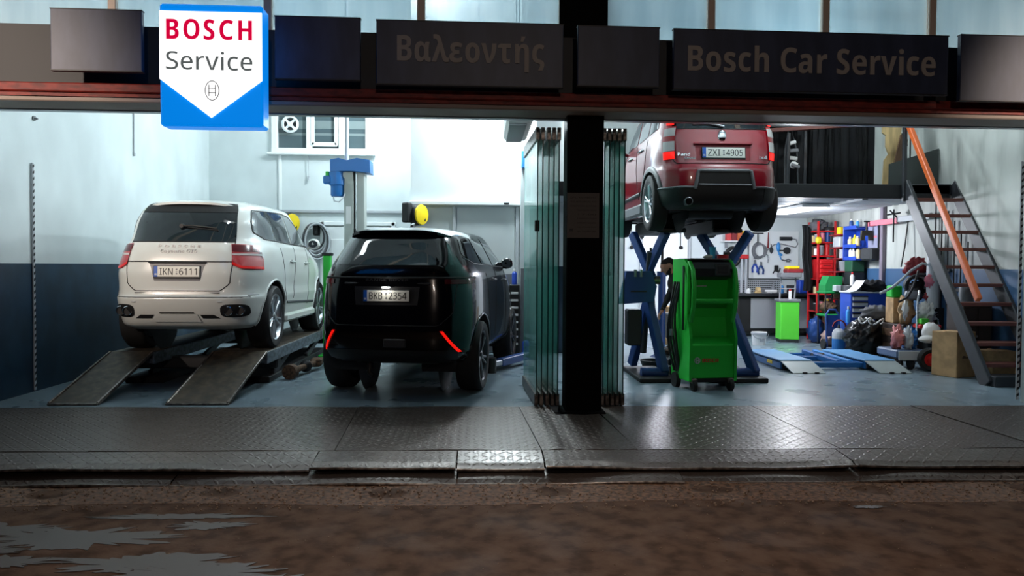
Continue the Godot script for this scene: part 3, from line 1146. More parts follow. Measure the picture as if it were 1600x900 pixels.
func side_line(mb: MB, c: Car, sgn: float, P: Array, r: float, n := 24) -> MB:
	var pts := []
	for i in n + 1:
		var q := poly_at(P, float(i) / n)
		pts.append(c.side(sgn, q.x, q.y))
	return mb.tube(pts, r, 5)


func rear_line(mb: MB, c: Car, P: Array, r: float, n := 20, off := 0.0) -> MB:
	var pts := []
	for i in n + 1:
		var q := poly_at(P, float(i) / n)
		pts.append(c.rear(q.x, q.y, off))
	return mb.tube(pts, r, 5)


func corner_patch(c: Car, sgn: float, low: Callable, high: Callable, s0: float, s1: float, off: float, nx := 16, ny := 8) -> MB:
	# low(t), high(t): heights of the edges along the corner, t in 0..1 from s0 to s1
	return MB.new().sheet(func(u, w):
		return c.corner(sgn, lerpf(s0, s1, u), lerpf(low.call(u), high.call(u), w), off), nx, ny, Vector3(0, 0.9, 0))


func wheel(par: Node3D, at: Vector3, sgn: float, r: float, w: float, rim_r: float, spokes: int, rim_mat: Material, twin := false):
	var o := Node3D.new()
	o.name = num(par, "wheel")
	par.add_child(o, true)
	o.position = at
	var B := Transform3D(Basis(Quaternion(Vector3.UP, Vector3.RIGHT * sgn)), Vector3.ZERO)
	var h := w / 2
	part(o, "tyre", MB.new().lathe([Vector2(rim_r - 0.02, -h * 0.8), Vector2(rim_r + 0.02, -h * 0.95), Vector2(r - 0.03, -h), Vector2(r - 0.006, -h * 0.85), Vector2(r, -h * 0.5), Vector2(r, h * 0.5), Vector2(r - 0.006, h * 0.85), Vector2(r - 0.03, h), Vector2(rim_r + 0.02, h * 0.97), Vector2(rim_r - 0.01, h * 0.85)], 40, B), M.tyre)
	part(o, "rim", MB.new().lathe([Vector2(rim_r - 0.05, -h * 0.7), Vector2(rim_r - 0.035, h * 0.5), Vector2(rim_r - 0.02, h * 0.8), Vector2(rim_r, h * 0.93), Vector2(rim_r + 0.006, h * 0.8)], 40, B), rim_mat)
	part(o, "brake_disc", MB.new().cyl(B * Vector3(0, -h * 0.2, 0), B * Vector3(0, h * 0.1, 0), rim_r * 0.75, rim_r * 0.75, 24), M.alloy_dark)
	part(o, "dark_backing_disc", MB.new().cyl(B * Vector3(0, -h * 0.7, 0), B * Vector3(0, -h * 0.3, 0), rim_r - 0.03, rim_r - 0.03, 24), M.black)  # black disc stands in for the dark between the spokes
	for k in spokes:
		var a := TAU * k / spokes
		var list := [a - 0.14, a + 0.14] if twin else [a]
		var mb := MB.new()
		for b in list:
			var d := B.basis * Vector3(cos(b), 0, sin(b))
			var d0 := B.basis * Vector3(cos(a), 0, sin(a))
			mb.bar(d0 * rim_r * 0.16 + B.basis.y * h * 0.66, d * (rim_r - 0.02) + B.basis.y * h * 0.8, rim_r * (0.1 if twin else 0.2), 0.03, 0.008, B.basis.y)
		part(o, "spoke", mb, rim_mat)
	part(o, "hub_cap", MB.new().lathe([Vector2(rim_r * 0.2, h * 0.4), Vector2(rim_r * 0.2, h * 0.74), Vector2(rim_r * 0.12, h * 0.86), Vector2(0.0, h * 0.87)], 20, B), rim_mat)


func number_plate(par: Node3D, s: String, at: Vector3, w: float, h: float, tilt: float):
	var B := Basis(Vector3.RIGHT, tilt)
	var o := part(par, "number_plate", MB.new().box(Vector3.ZERO, Vector3(w, h, 0.01), 0.003), M.plate_white, "white number plate with black figures")
	o.transform = Transform3D(B, at)
	part(o, "blue_band", MB.new().box(Vector3(-w / 2 + 0.021, 0, 0.004), Vector3(0.042, h, 0.005)), M.plate_blue)
	lettering(o, "band_letters", "GR", "Droid Sans", 0.024, h * 0.17, 0.002, M.plate_white, Vector3(-w / 2 + 0.021, -h * 0.26, 0.0075), Basis(), true)
	var a := s.substr(0, 3)
	var d := s.substr(4)
	lettering(o, "figures", a, "Droid Sans", w * 0.29, h * 0.64, 0.002, M.ink, Vector3(-w * 0.23, 0, 0.006), Basis())
	lettering(o, "figures", d, "Droid Sans", w * 0.39, h * 0.64, 0.002, M.ink, Vector3(w * 0.25, 0, 0.006), Basis())
	part(o, "stamp", MB.new().cyl(Vector3(0, h * 0.2, 0.005), Vector3(0, h * 0.2, 0.007), h * 0.09, h * 0.09, 10).cyl(Vector3(0, -h * 0.2, 0.005), Vector3(0, -h * 0.2, 0.007), h * 0.09, h * 0.09, 10).box(Vector3(0, 0, 0.006), Vector3(0.02, 0.006, 0.002)), M.badge_grey)
	part(par, "plate_holder", MB.new().box(Vector3.ZERO, Vector3(w + 0.02, h + 0.03, 0.012), 0.004), M.plastic_black).transform = Transform3D(B, at + B * Vector3(0, -0.006, -0.008))


func base_car(root: Node3D, c: Car, paint: Material, lip: Material, lip_w: float, rim_mat: Material, tyre_r: float, tyre_w: float, rim_r: float, spokes: int, twin: bool, track: float):
	part(root, "body", c.body(), paint)
	var y0: float = c.K[0][0]
	part(root, "underbody", MB.new().box(Vector3(0, y0 + 0.06, 0), Vector3(c.K[0][1] * 1.8, 0.1, c.wz[0] - c.wz[1] + 0.9), 0.02).box(Vector3(0, y0 + 0.2, 0), Vector3(c.K[0][1] * 1.2, 0.4, c.wz[0] - c.wz[1] + 1.1), 0.02), M.black)
	for z in c.wz:
		part(root, "axle", MB.new().cyl(Vector3(-track, c.wy, z), Vector3(track, c.wy, z), 0.05, 0.05, 10).box(Vector3(0, c.wy, z), Vector3(0.3, 0.22, 0.3), 0.04), M.plastic_black)
		for sgn in [-1.0, 1.0]:
			var liner := MB.new().sheet(func(u, w):
				var a := lerpf(-0.35, PI + 0.35, u)
				var yy: float = c.wy + sin(a) * c.R
				var zz: float = z + cos(a) * c.R
				var p := c.side(sgn, zz, maxf(yy, y0), 0.0)
				return Vector3(p.x - sgn * w * 0.42, yy, zz), 28, 3, Vector3(0, c.wy + 5.0, z))
			liner.flat()
			for k in 20:
				var a0 := TAU * k / 20
				var a1 := TAU * (k + 1) / 20
				var xx: float = sgn * (c.v(c.wy, 1) - 0.4)
				liner.tri(Vector3(xx, c.wy, z), Vector3(xx, c.wy + sin(a0) * c.R, z + cos(a0) * c.R), Vector3(xx, c.wy + sin(a1) * c.R, z + cos(a1) * c.R), Vector3(0, c.wy, z))
			part(root, "wheel_arch_liner", liner, M.black)
			var a_lo := asin(clampf((y0 + 0.03 - c.wy) / c.R, -0.9, 0.2))
			var arch := MB.new()
			if lip_w > 0.03:
				arch.sheet(func(u, w):
					var a := lerpf(a_lo, PI - a_lo, u)
					var rr: float = c.R - 0.006 + w * lip_w
					return c.side(sgn, z + cos(a) * rr, c.wy + sin(a) * rr, 0.014 if w < 0.8 else 0.002), 30, 4, Vector3(-sgn * 5, 0.5, z))
			var ring := []
			for k in 31:
				var a := lerpf(a_lo, PI - a_lo, k / 30.0)
				ring.append(c.side(sgn, z + cos(a) * c.R, c.wy + sin(a) * c.R, 0.0))
			arch.tube(ring, 0.014, 6)
			part(root, "wheel_arch_trim", arch, lip)
			wheel(root, Vector3(sgn * track, tyre_r, z), sgn, tyre_r, tyre_w, rim_r, spokes, rim_mat, twin)


func mirror(root: Node3D, at: Vector3, sgn: float, m: Material):
	part(root, "door_mirror", MB.new().blob(at, Vector3(0.1, 0.085, 0.07), 0.03, 1.0, 3, 16, 10).bar(at + Vector3(-sgn * 0.05, -0.06, 0), at + Vector3(-sgn * 0.16, -0.1, -0.02), 0.06, 0.04, 0.01), m)
	part(root, "mirror_glass", MB.new().lathe([Vector2(0.0, 0.0), Vector2(1.0, 0.0)], 18, Transform3D(Basis(Vector3(0.072, 0, 0), Vector3(0, 0, 0.01), Vector3(0, -0.058, 0)), at + Vector3(0, 0, 0.066))), M.car_glass_reflect)


func door_handle(root: Node3D, c: Car, sgn: float, z: float, y: float, m: Material):
	var a := c.side(sgn, z + 0.1, y, 0.02)
	var b := c.side(sgn, z - 0.1, y, 0.02)
	part(root, "door_handle", MB.new().tube([c.side(sgn, z + 0.12, y, -0.005), a, b, c.side(sgn, z - 0.12, y, -0.005)], 0.014, 6), m)
	part(root, "handle_shade", MB.new().blob(c.side(sgn, z + 0.02, y, -0.004), Vector3(0.012, 0.028, 0.07), 0.0, 1.0, 1, 12, 8), M.seam)  # dark lump paints the shade of a recess behind the handle


func build_cars():
	white_suv()
	black_suv()
	red_car()


func white_suv():
	var root := thing("car", "white SUV with plate IKN-6111 raised on the drive-on lift", "car", Vector3(-3.62, 0.447, -11.6))
	var c := Car.new()
	c.K = [
		[0.30, 0.80, 2.08, 2.05, 6.0, 5.0], [0.36, 0.88, 2.22, 2.18, 5.5, 4.5], [0.45, 0.915, 2.28, 2.22, 5.0, 4.0], [0.60, 0.935, 2.325, 2.26, 5.0, 4.0],
		[0.69, 0.945, 2.335, 2.27, 5.0, 4.0], [0.72, 0.94, 2.31, 2.26, 5.0, 4.0], [0.80, 0.935, 2.295, 2.24, 5.0, 4.0], [0.98, 0.945, 2.285, 2.15, 5.0, 4.0], [1.12, 0.94, 2.265, 1.95, 4.6, 4.0],
		[1.22, 0.93, 2.24, 1.55, 4.3, 4.0], [1.32, 0.905, 2.2, 1.22, 4.2, 4.0], [1.38, 0.875, 2.165, 1.1, 4.2, 4.2], [1.5, 0.83, 2.09, 0.86, 4.6, 4.5],
		[1.65, 0.785, 1.985, 0.6, 5.4, 5.0], [1.78, 0.735, 1.88, 0.42, 5.6, 5.0], [1.86, 0.69, 1.79, 0.32, 5.0, 5.0], [1.9, 0.62, 1.68, 0.22, 4.4, 5.0], [1.925, 0.45, 1.42, 0.12, 3.5, 4.0],
	]
	c.R = 0.465
	c.wy = 0.43
	c.wz = [1.37, -1.36]
	base_car(root, c, M.paint_white, M.paint_white, 0.02, M.alloy, 0.41, 0.29, 0.3, 5, true, 0.79)
	# tailgate glass with its spoiler
	part(root, "rear_window", rear_patch(c, [Vector2(-0.62, 1.37), Vector2(-0.6, 1.6), Vector2(-0.57, 1.8), Vector2(-0.53, 1.86)], [Vector2(0.62, 1.37), Vector2(0.6, 1.6), Vector2(0.57, 1.8), Vector2(0.53, 1.86)], 0.006), M.car_glass, "dark tailgate window")
	part(root, "roof_spoiler", MB.new().slab(func(u, w):
		var x := lerpf(-0.6, 0.6, u)
		var yy: float = 1.885 + 0.02 * (1.0 - pow(absf(2 * u - 1), 2.0)) - 0.035 * w - 0.05 * pow(absf(2 * u - 1), 4.0)
		var q := c.rear(x, 1.86)
		return Vector3(x, yy, q.z - 0.12 + 0.19 * w), 20, 4, Vector3(0, -0.028, 0)), M.paint_white)
	part(root, "window_dark_band", rear_patch(c, [Vector2(-0.58, 1.74), Vector2(-0.54, 1.85)], [Vector2(0.58, 1.74), Vector2(0.54, 1.85)], 0.012, 14, 4), M.black)  # black band across the top of the rear window
	var wp := part(root, "wiper", MB.new().tube([c.rear(-0.02, 1.56, 0.03), c.rear(0.1, 1.565, 0.035), c.rear(0.4, 1.535, 0.03)], 0.012, 6).cyl(c.rear(-0.02, 1.56, 0.0), c.rear(-0.02, 1.56, 0.05), 0.03, 0.025, 10), M.plastic_black)
	part(wp, "blade", MB.new().tube([c.rear(0.05, 1.545, 0.02), c.rear(0.42, 1.51, 0.018)], 0.008, 5), M.black)
	# seams of the tailgate and bumper
	var sm := MB.new()
	rear_line(sm, c, [Vector2(-0.615, 1.36), Vector2(-0.625, 1.12), Vector2(-0.6, 0.86), Vector2(-0.5, 0.775), Vector2(0.5, 0.775), Vector2(0.6, 0.86), Vector2(0.625, 1.12), Vector2(0.615, 1.36)], 0.006, 60)
	rear_line(sm, c, [Vector2(-0.62, 1.125), Vector2(0.62, 1.125)], 0.007, 20)
	rear_line(sm, c, [Vector2(-0.62, 1.365), Vector2(0.62, 1.365)], 0.008, 20)
	rear_line(sm, c, [Vector2(-0.8, 0.7), Vector2(0.8, 0.7)], 0.005, 20)
	for sgn in [-1.0, 1.0]:
		side_line(sm, c, sgn, [Vector2(0.32, 1.36), Vector2(0.42, 1.0), Vector2(0.5, 0.62)], 0.005)
		side_line(sm, c, sgn, [Vector2(-0.42, 1.36), Vector2(-0.45, 0.9), Vector2(-0.42, 0.5)], 0.005)
		side_line(sm, c, sgn, [Vector2(1.05, 1.32), Vector2(0.98, 1.0), Vector2(0.88, 0.6)], 0.005)
		side_line(sm, c, sgn, [Vector2(1.9, 0.72), Vector2(2.1, 0.72)], 0.005)
	part(root, "panel_gap", sm, M.seam)
	# plate in its recess, whose shade is painted as a flat grey patch
	part(root, "plate_recess", rear_patch(c, [Vector2(-0.27, 0.895), Vector2(-0.31, 1.05), Vector2(-0.34, 1.118)], [Vector2(0.27, 0.895), Vector2(0.31, 1.05), Vector2(0.34, 1.118)], 0.002), M.plastic_grey)
	part(root, "recess_shade", MB.new().bar(c.rear(-0.34, 1.112, 0.01), c.rear(0.34, 1.112, 0.01), 0.03, 0.016, 0.004), M.black)  # black bar paints the shade along the top of the recess
	number_plate(root, "IKN-6111", c.rear(0, 1.005, 0.016), 0.53, 0.125, -0.06)
	lettering(root, "badge", "P O R S C H E", "Droid Sans", 0.5, 0.03, 0.006, M.badge_grey, c.rear(0.0, 1.31, 0.004), Basis(Vector3.RIGHT, -0.2), true)
	lettering(root, "badge", "Cayenne GTS", "Droid Serif", 0.43, 0.05, 0.006, M.badge_grey, c.rear(0.0, 1.245, 0.004), Basis(Vector3.RIGHT, -0.2), false, true)
	# lamps round the corners
	for sgn in [-1.0, 1.0]:
		var bot := func(t): return 1.045 - 0.015 * t + (0.045 * (1.0 - t * 4.0) if t < 0.25 else 0.0)
		var top := func(t): return 1.345 - 0.02 * t * t - (0.16 * pow(maxf(0.0, t - 0.62) / 0.38, 2.0))
		var l := part(root, "tail_lamp", corner_patch(c, sgn, bot, top, -0.33, 0.16, 0.012, 22, 10), M.lamp_red, "red wrap-round tail lamp")
		part(l, "dark_lens", corner_patch(c, sgn, func(t): return 1.25, func(t): return top.call(t) - 0.008, -0.325, 0.13, 0.016, 18, 5), M.lamp_dark_red)
		part(l, "clear_lens", corner_patch(c, sgn, func(t): return 1.205, func(t): return 1.228, -0.325, 0.14, 0.018, 18, 3), M.lamp_clear)
		part(l, "lens_glint", corner_patch(c, sgn, func(t): return bot.call(t) + 0.006, func(t): return bot.call(t) + 0.035, -0.325, 0.15, 0.017, 18, 3), M.lamp_glint)  # brighter red paints the light reflected along the bottom of the lamp
		# twin tail pipes set in the bumper
		var ex := part(root, "exhaust_tip", MB.new().lathe([Vector2(0.055, -0.06), Vector2(0.058, 0.02), Vector2(0.05, 0.025), Vector2(0.046, -0.05)], 20, Transform3D(Basis(Quaternion(Vector3.UP, Vector3.BACK)), c.rear(sgn * 0.59, 0.535, 0.0))).next().lathe([Vector2(0.055, -0.06), Vector2(0.058, 0.02), Vector2(0.05, 0.025), Vector2(0.046, -0.05)], 20, Transform3D(Basis(Quaternion(Vector3.UP, Vector3.BACK)), c.rear(sgn * 0.705, 0.535, 0.005))), M.chrome)
		part(ex, "pipe_mouth", MB.new().cyl(c.rear(sgn * 0.59, 0.535, -0.06), c.rear(sgn * 0.59, 0.535, 0.008), 0.05, 0.05, 16).cyl(c.rear(sgn * 0.705, 0.535, -0.05), c.rear(sgn * 0.705, 0.535, 0.012), 0.05, 0.05, 16), M.black)
		part(root, "exhaust_surround", MB.new().sheet(func(u, w):
			var a: float = u * TAU
			var sx: float = signf(cos(a)) * pow(absf(cos(a)), 0.6)
			var sy: float = signf(sin(a)) * pow(absf(sin(a)), 0.6)
			return c.rear(sgn * 0.65 + sx * 0.145 * w, 0.535 + sy * 0.08 * w, 0.006), 32, 4, Vector3(0, 0.5, -3)), M.black)
		part(root, "bumper_vent", rear_patch(c, [Vector2(sgn * 0.5, 0.445), Vector2(sgn * 0.43, 0.49)], [Vector2(sgn * 0.3, 0.445), Vector2(sgn * 0.27, 0.49)], 0.006, 8, 3), M.black)
		part(root, "bumper_reflector", MB.new().bar(c.rear(sgn * 0.48, 0.645, 0.004), c.rear(sgn * 0.53, 0.645, 0.004), 0.014, 0.012, 0.002), M.light_grey)
	part(root, "diffuser", rear_patch(c, [Vector2(-0.28, 0.4), Vector2(-0.24, 0.5)], [Vector2(0.28, 0.4), Vector2(0.24, 0.5)], 0.018, 10, 4), M.paint_white)
	part(root, "bumper_slot", MB.new().bar(c.rear(-0.2, 0.515, 0.004), c.rear(0.2, 0.515, 0.004), 0.02, 0.016), M.black)
	part(root, "bumper_step", MB.new().bar(c.rear(-0.5, 0.752, 0.0), c.rear(0.5, 0.752, 0.0), 0.03, 0.012, 0.003), M.plastic_dark)
	# side glass
	for sgn in [-1.0, 1.0]:
		var gl := [[[Vector2(1.72, 1.5), Vector2(1.5, 1.43), Vector2(1.12, 1.41)], [Vector2(1.72, 1.62), Vector2(1.6, 1.77), Vector2(1.12, 1.8)], M.car_glass_reflect], [[Vector2(1.09, 1.41), Vector2(0.38, 1.395)], [Vector2(1.09, 1.8), Vector2(0.36, 1.81)], M.car_glass_reflect], [[Vector2(0.31, 1.395), Vector2(-0.72, 1.385)], [Vector2(0.29, 1.81), Vector2(0.0, 1.79), Vector2(-0.66, 1.43)], M.car_glass]]
		for g in gl:
			part(root, "side_window", side_patch(c, sgn, g[0], g[1], 0.006), g[2])
		var fr := MB.new()
		side_line(fr, c, sgn, [Vector2(1.74, 1.5), Vector2(1.5, 1.42), Vector2(0.4, 1.385), Vector2(-0.74, 1.37)], 0.01, 40)
		side_line(fr, c, sgn, [Vector2(1.74, 1.5), Vector2(1.74, 1.62), Vector2(1.6, 1.785), Vector2(0.35, 1.825), Vector2(-0.02, 1.8), Vector2(-0.74, 1.4)], 0.01, 40)
		part(root, "window_trim", fr, M.black)
		mirror(root, Vector3(sgn * 0.98, 1.42, -0.66), sgn, M.paint_white)
		door_handle(root, c, sgn, 0.55, 1.14, M.paint_white)
		door_handle(root, c, sgn, -0.3, 1.12, M.paint_white)
		part(root, "side_moulding", side_line(MB.new(), c, sgn, [Vector2(0.85, 0.58), Vector2(-0.82, 0.52)], 0.02), M.plastic_dark)
		part(root, "sill", MB.new().bar(Vector3(sgn * 0.9, 0.36, 0.9), Vector3(sgn * 0.9, 0.36, -0.88), 0.1, 0.12, 0.03), M.paint_white)


func black_suv():
	var root := thing("car", "glossy black SUV with plate BKB-2354 parked in the left bay", "car", Vector3(-0.665, 0.0, -11.13), deg_to_rad(-9.5))
	var c := Car.new()
	c.K = [
		[0.40, 0.80, 2.18, 2.05, 6.0, 5.0], [0.46, 0.9, 2.33, 2.15, 5.5, 4.5], [0.55, 0.945, 2.42, 2.2, 5.2, 4.0], [0.70, 0.96, 2.46, 2.24, 5.2, 4.0], [0.80, 0.965, 2.465, 2.25, 5.2, 4.0],
		[1.0, 0.965, 2.45, 2.22, 5.2, 4.0], [1.2, 0.96, 2.425, 2.05, 5.2, 4.0], [1.36, 0.95, 2.405, 1.7, 5.0, 4.0], [1.44, 0.935, 2.39, 1.42, 5.0, 4.0], [1.52, 0.905, 2.355, 1.25, 5.0, 4.2],
		[1.6, 0.865, 2.3, 1.1, 5.0, 4.5], [1.74, 0.79, 2.19, 0.82, 5.0, 4.6], [1.88, 0.71, 2.08, 0.55, 5.0, 5.0], [1.95, 0.65, 2.0, 0.42, 4.6, 5.0], [1.99, 0.56, 1.88, 0.3, 4.0, 5.0], [2.01, 0.4, 1.6, 0.18, 3.5, 4.0],
	]
	c.R = 0.5
	c.wy = 0.45
	c.wz = [1.47, -1.48]
	base_car(root, c, M.paint_black, M.paint_black, 0.02, M.alloy_dark, 0.43, 0.29, 0.31, 5, true, 0.82)
	part(root, "rear_window", rear_patch(c, [Vector2(-0.81, 1.545), Vector2(-0.73, 1.74), Vector2(-0.64, 1.9), Vector2(-0.6, 1.93)], [Vector2(0.81, 1.545), Vector2(0.73, 1.74), Vector2(0.64, 1.9), Vector2(0.6, 1.93)], 0.006), M.car_glass, "dark tailgate window")
	part(root, "roof_spoiler", MB.new().slab(func(u, w):
		var x := lerpf(-0.62, 0.62, u)
		var q := c.rear(x * 0.95, 1.93)
		return Vector3(x, 1.985 - 0.03 * w - 0.06 * pow(absf(2 * u - 1), 4.0), q.z - 0.1 + 0.2 * w), 20, 4, Vector3(0, -0.03, 0)), M.paint_black)
	var sm := MB.new()
	rear_line(sm, c, [Vector2(-0.9, 1.4), Vector2(0.9, 1.4)], 0.012, 30)
	rear_line(sm, c, [Vector2(-0.78, 1.39), Vector2(-0.74, 1.0), Vector2(-0.6, 0.86), Vector2(0.6, 0.86), Vector2(0.74, 1.0), Vector2(0.78, 1.39)], 0.006, 50)
	for sgn in [-1.0, 1.0]:
		side_line(sm, c, sgn, [Vector2(0.38, 1.5), Vector2(0.46, 1.0), Vector2(0.5, 0.62)], 0.005)
		side_line(sm, c, sgn, [Vector2(-0.52, 1.5), Vector2(-0.55, 0.9), Vector2(-0.5, 0.55)], 0.005)
		side_line(sm, c, sgn, [Vector2(1.15, 1.45), Vector2(1.05, 1.0), Vector2(0.9, 0.6)], 0.005)
	part(root, "panel_gap", sm, M.seam)
	part(root, "tailgate_bar", MB.new().bar(c.rear(-0.5, 1.335, 0.006), c.rear(0.5, 1.335, 0.006), 0.02, 0.02, 0.004), M.plastic_dark)
	lettering(root, "badge", "RANGE ROVER", "Droid Sans", 0.5, 0.024, 0.004, M.alloy_dark, c.rear(0, 1.375, 0.004), Basis(), true)
	part(root, "plate_recess", rear_patch(c, [Vector2(-0.36, 1.09), Vector2(-0.38, 1.3)], [Vector2(0.36, 1.09), Vector2(0.38, 1.3)], 0.003), M.plastic_black)
	number_plate(root, "BKB-2354", c.rear(0, 1.195, 0.016), 0.53, 0.125, -0.03)
	part(root, "plate_lamp", MB.new().box(c.rear(0, 1.292, 0.05), Vector3(0.1, 0.016, 0.03), 0.005), M.tube_glow)
	lamp("omni", root.transform * c.rear(0, 1.275, 0.11), 0.018, rgb(255, 250, 240), 0.02)  # small light placed over the plate to brighten it
	for sgn in [-1.0, 1.0]:
		part(root, "tail_lamp", corner_patch(c, sgn, func(t): return 1.33, func(t): return 1.385, -0.3, 0.2, 0.01, 18, 4), M.lamp_dark_red, "slim dark tail lamp")
		var rl := MB.new()
		rl.slab(func(u, w):
			var yy: float = lerpf(0.80, 0.55, u)
			var x: float = sgn * (lerpf(0.63, 0.80, u) + 0.016 * (w - 0.5) * 2.0)
			return c.rear(x, yy, 0.016), 10, 2, Vector3(0, 0, -0.03))
		part(root, "bumper_reflector", rl, M.red_glow, "red bumper reflector, light thrown back put in as glow")
		var gl := [[[Vector2(1.85, 1.66), Vector2(1.6, 1.585), Vector2(1.25, 1.57)], [Vector2(1.85, 1.7), Vector2(1.7, 1.86), Vector2(1.22, 1.9)]], [[Vector2(1.18, 1.565), Vector2(0.44, 1.55)], [Vector2(1.15, 1.9), Vector2(0.42, 1.92)]], [[Vector2(0.36, 1.55), Vector2(-0.8, 1.54)], [Vector2(0.34, 1.92), Vector2(0.0, 1.9), Vector2(-0.7, 1.6)]]]
		for g in gl:
			part(root, "side_window", side_patch(c, sgn, g[0], g[1], 0.006), M.car_glass)
		var ch := MB.new()
		side_line(ch, c, sgn, [Vector2(1.88, 1.64), Vector2(1.6, 1.565), Vector2(0.4, 1.535), Vector2(-0.85, 1.52)], 0.008, 40)
		part(root, "waist_trim", ch, M.alloy_dark)
		mirror(root, Vector3(sgn * 0.95, 1.58, -0.7), sgn, M.paint_black)
		door_handle(root, c, sgn, 0.62, 1.36, M.alloy_dark)
		door_handle(root, c, sgn, -0.4, 1.34, M.alloy_dark)
	part(root, "lower_bumper", MB.new().slab(func(u, w):
		var x := lerpf(-0.84, 0.84, u)
		return c.rear(x, lerpf(0.42, 0.58, w), 0.012), 20, 4, Vector3(0, 0, -0.05)), M.plastic_black)
	part(root, "tow_cover", MB.new().box(c.rear(0.1, 0.66, 0.0), Vector3(0.26, 0.1, 0.03), 0.01), M.plastic_dark)
	part(root, "tow_eye", MB.new().tube([Vector3(-0.3, 0.42, 2.1), Vector3(-0.3, 0.28, 2.12), Vector3(-0.24, 0.24, 2.14)], 0.03, 8), M.plastic_black)
	part(root, "roof_aerial", MB.new().prism([Vector2(0.0, 0), Vector2(0.16, 0), Vector2(0.12, 0.06), Vector2(0.02, 0.09)], 0.035, Transform3D(Basis(Vector3.UP, -PI / 2), Vector3(-0.05, 2.005, 1.0))), M.paint_black)


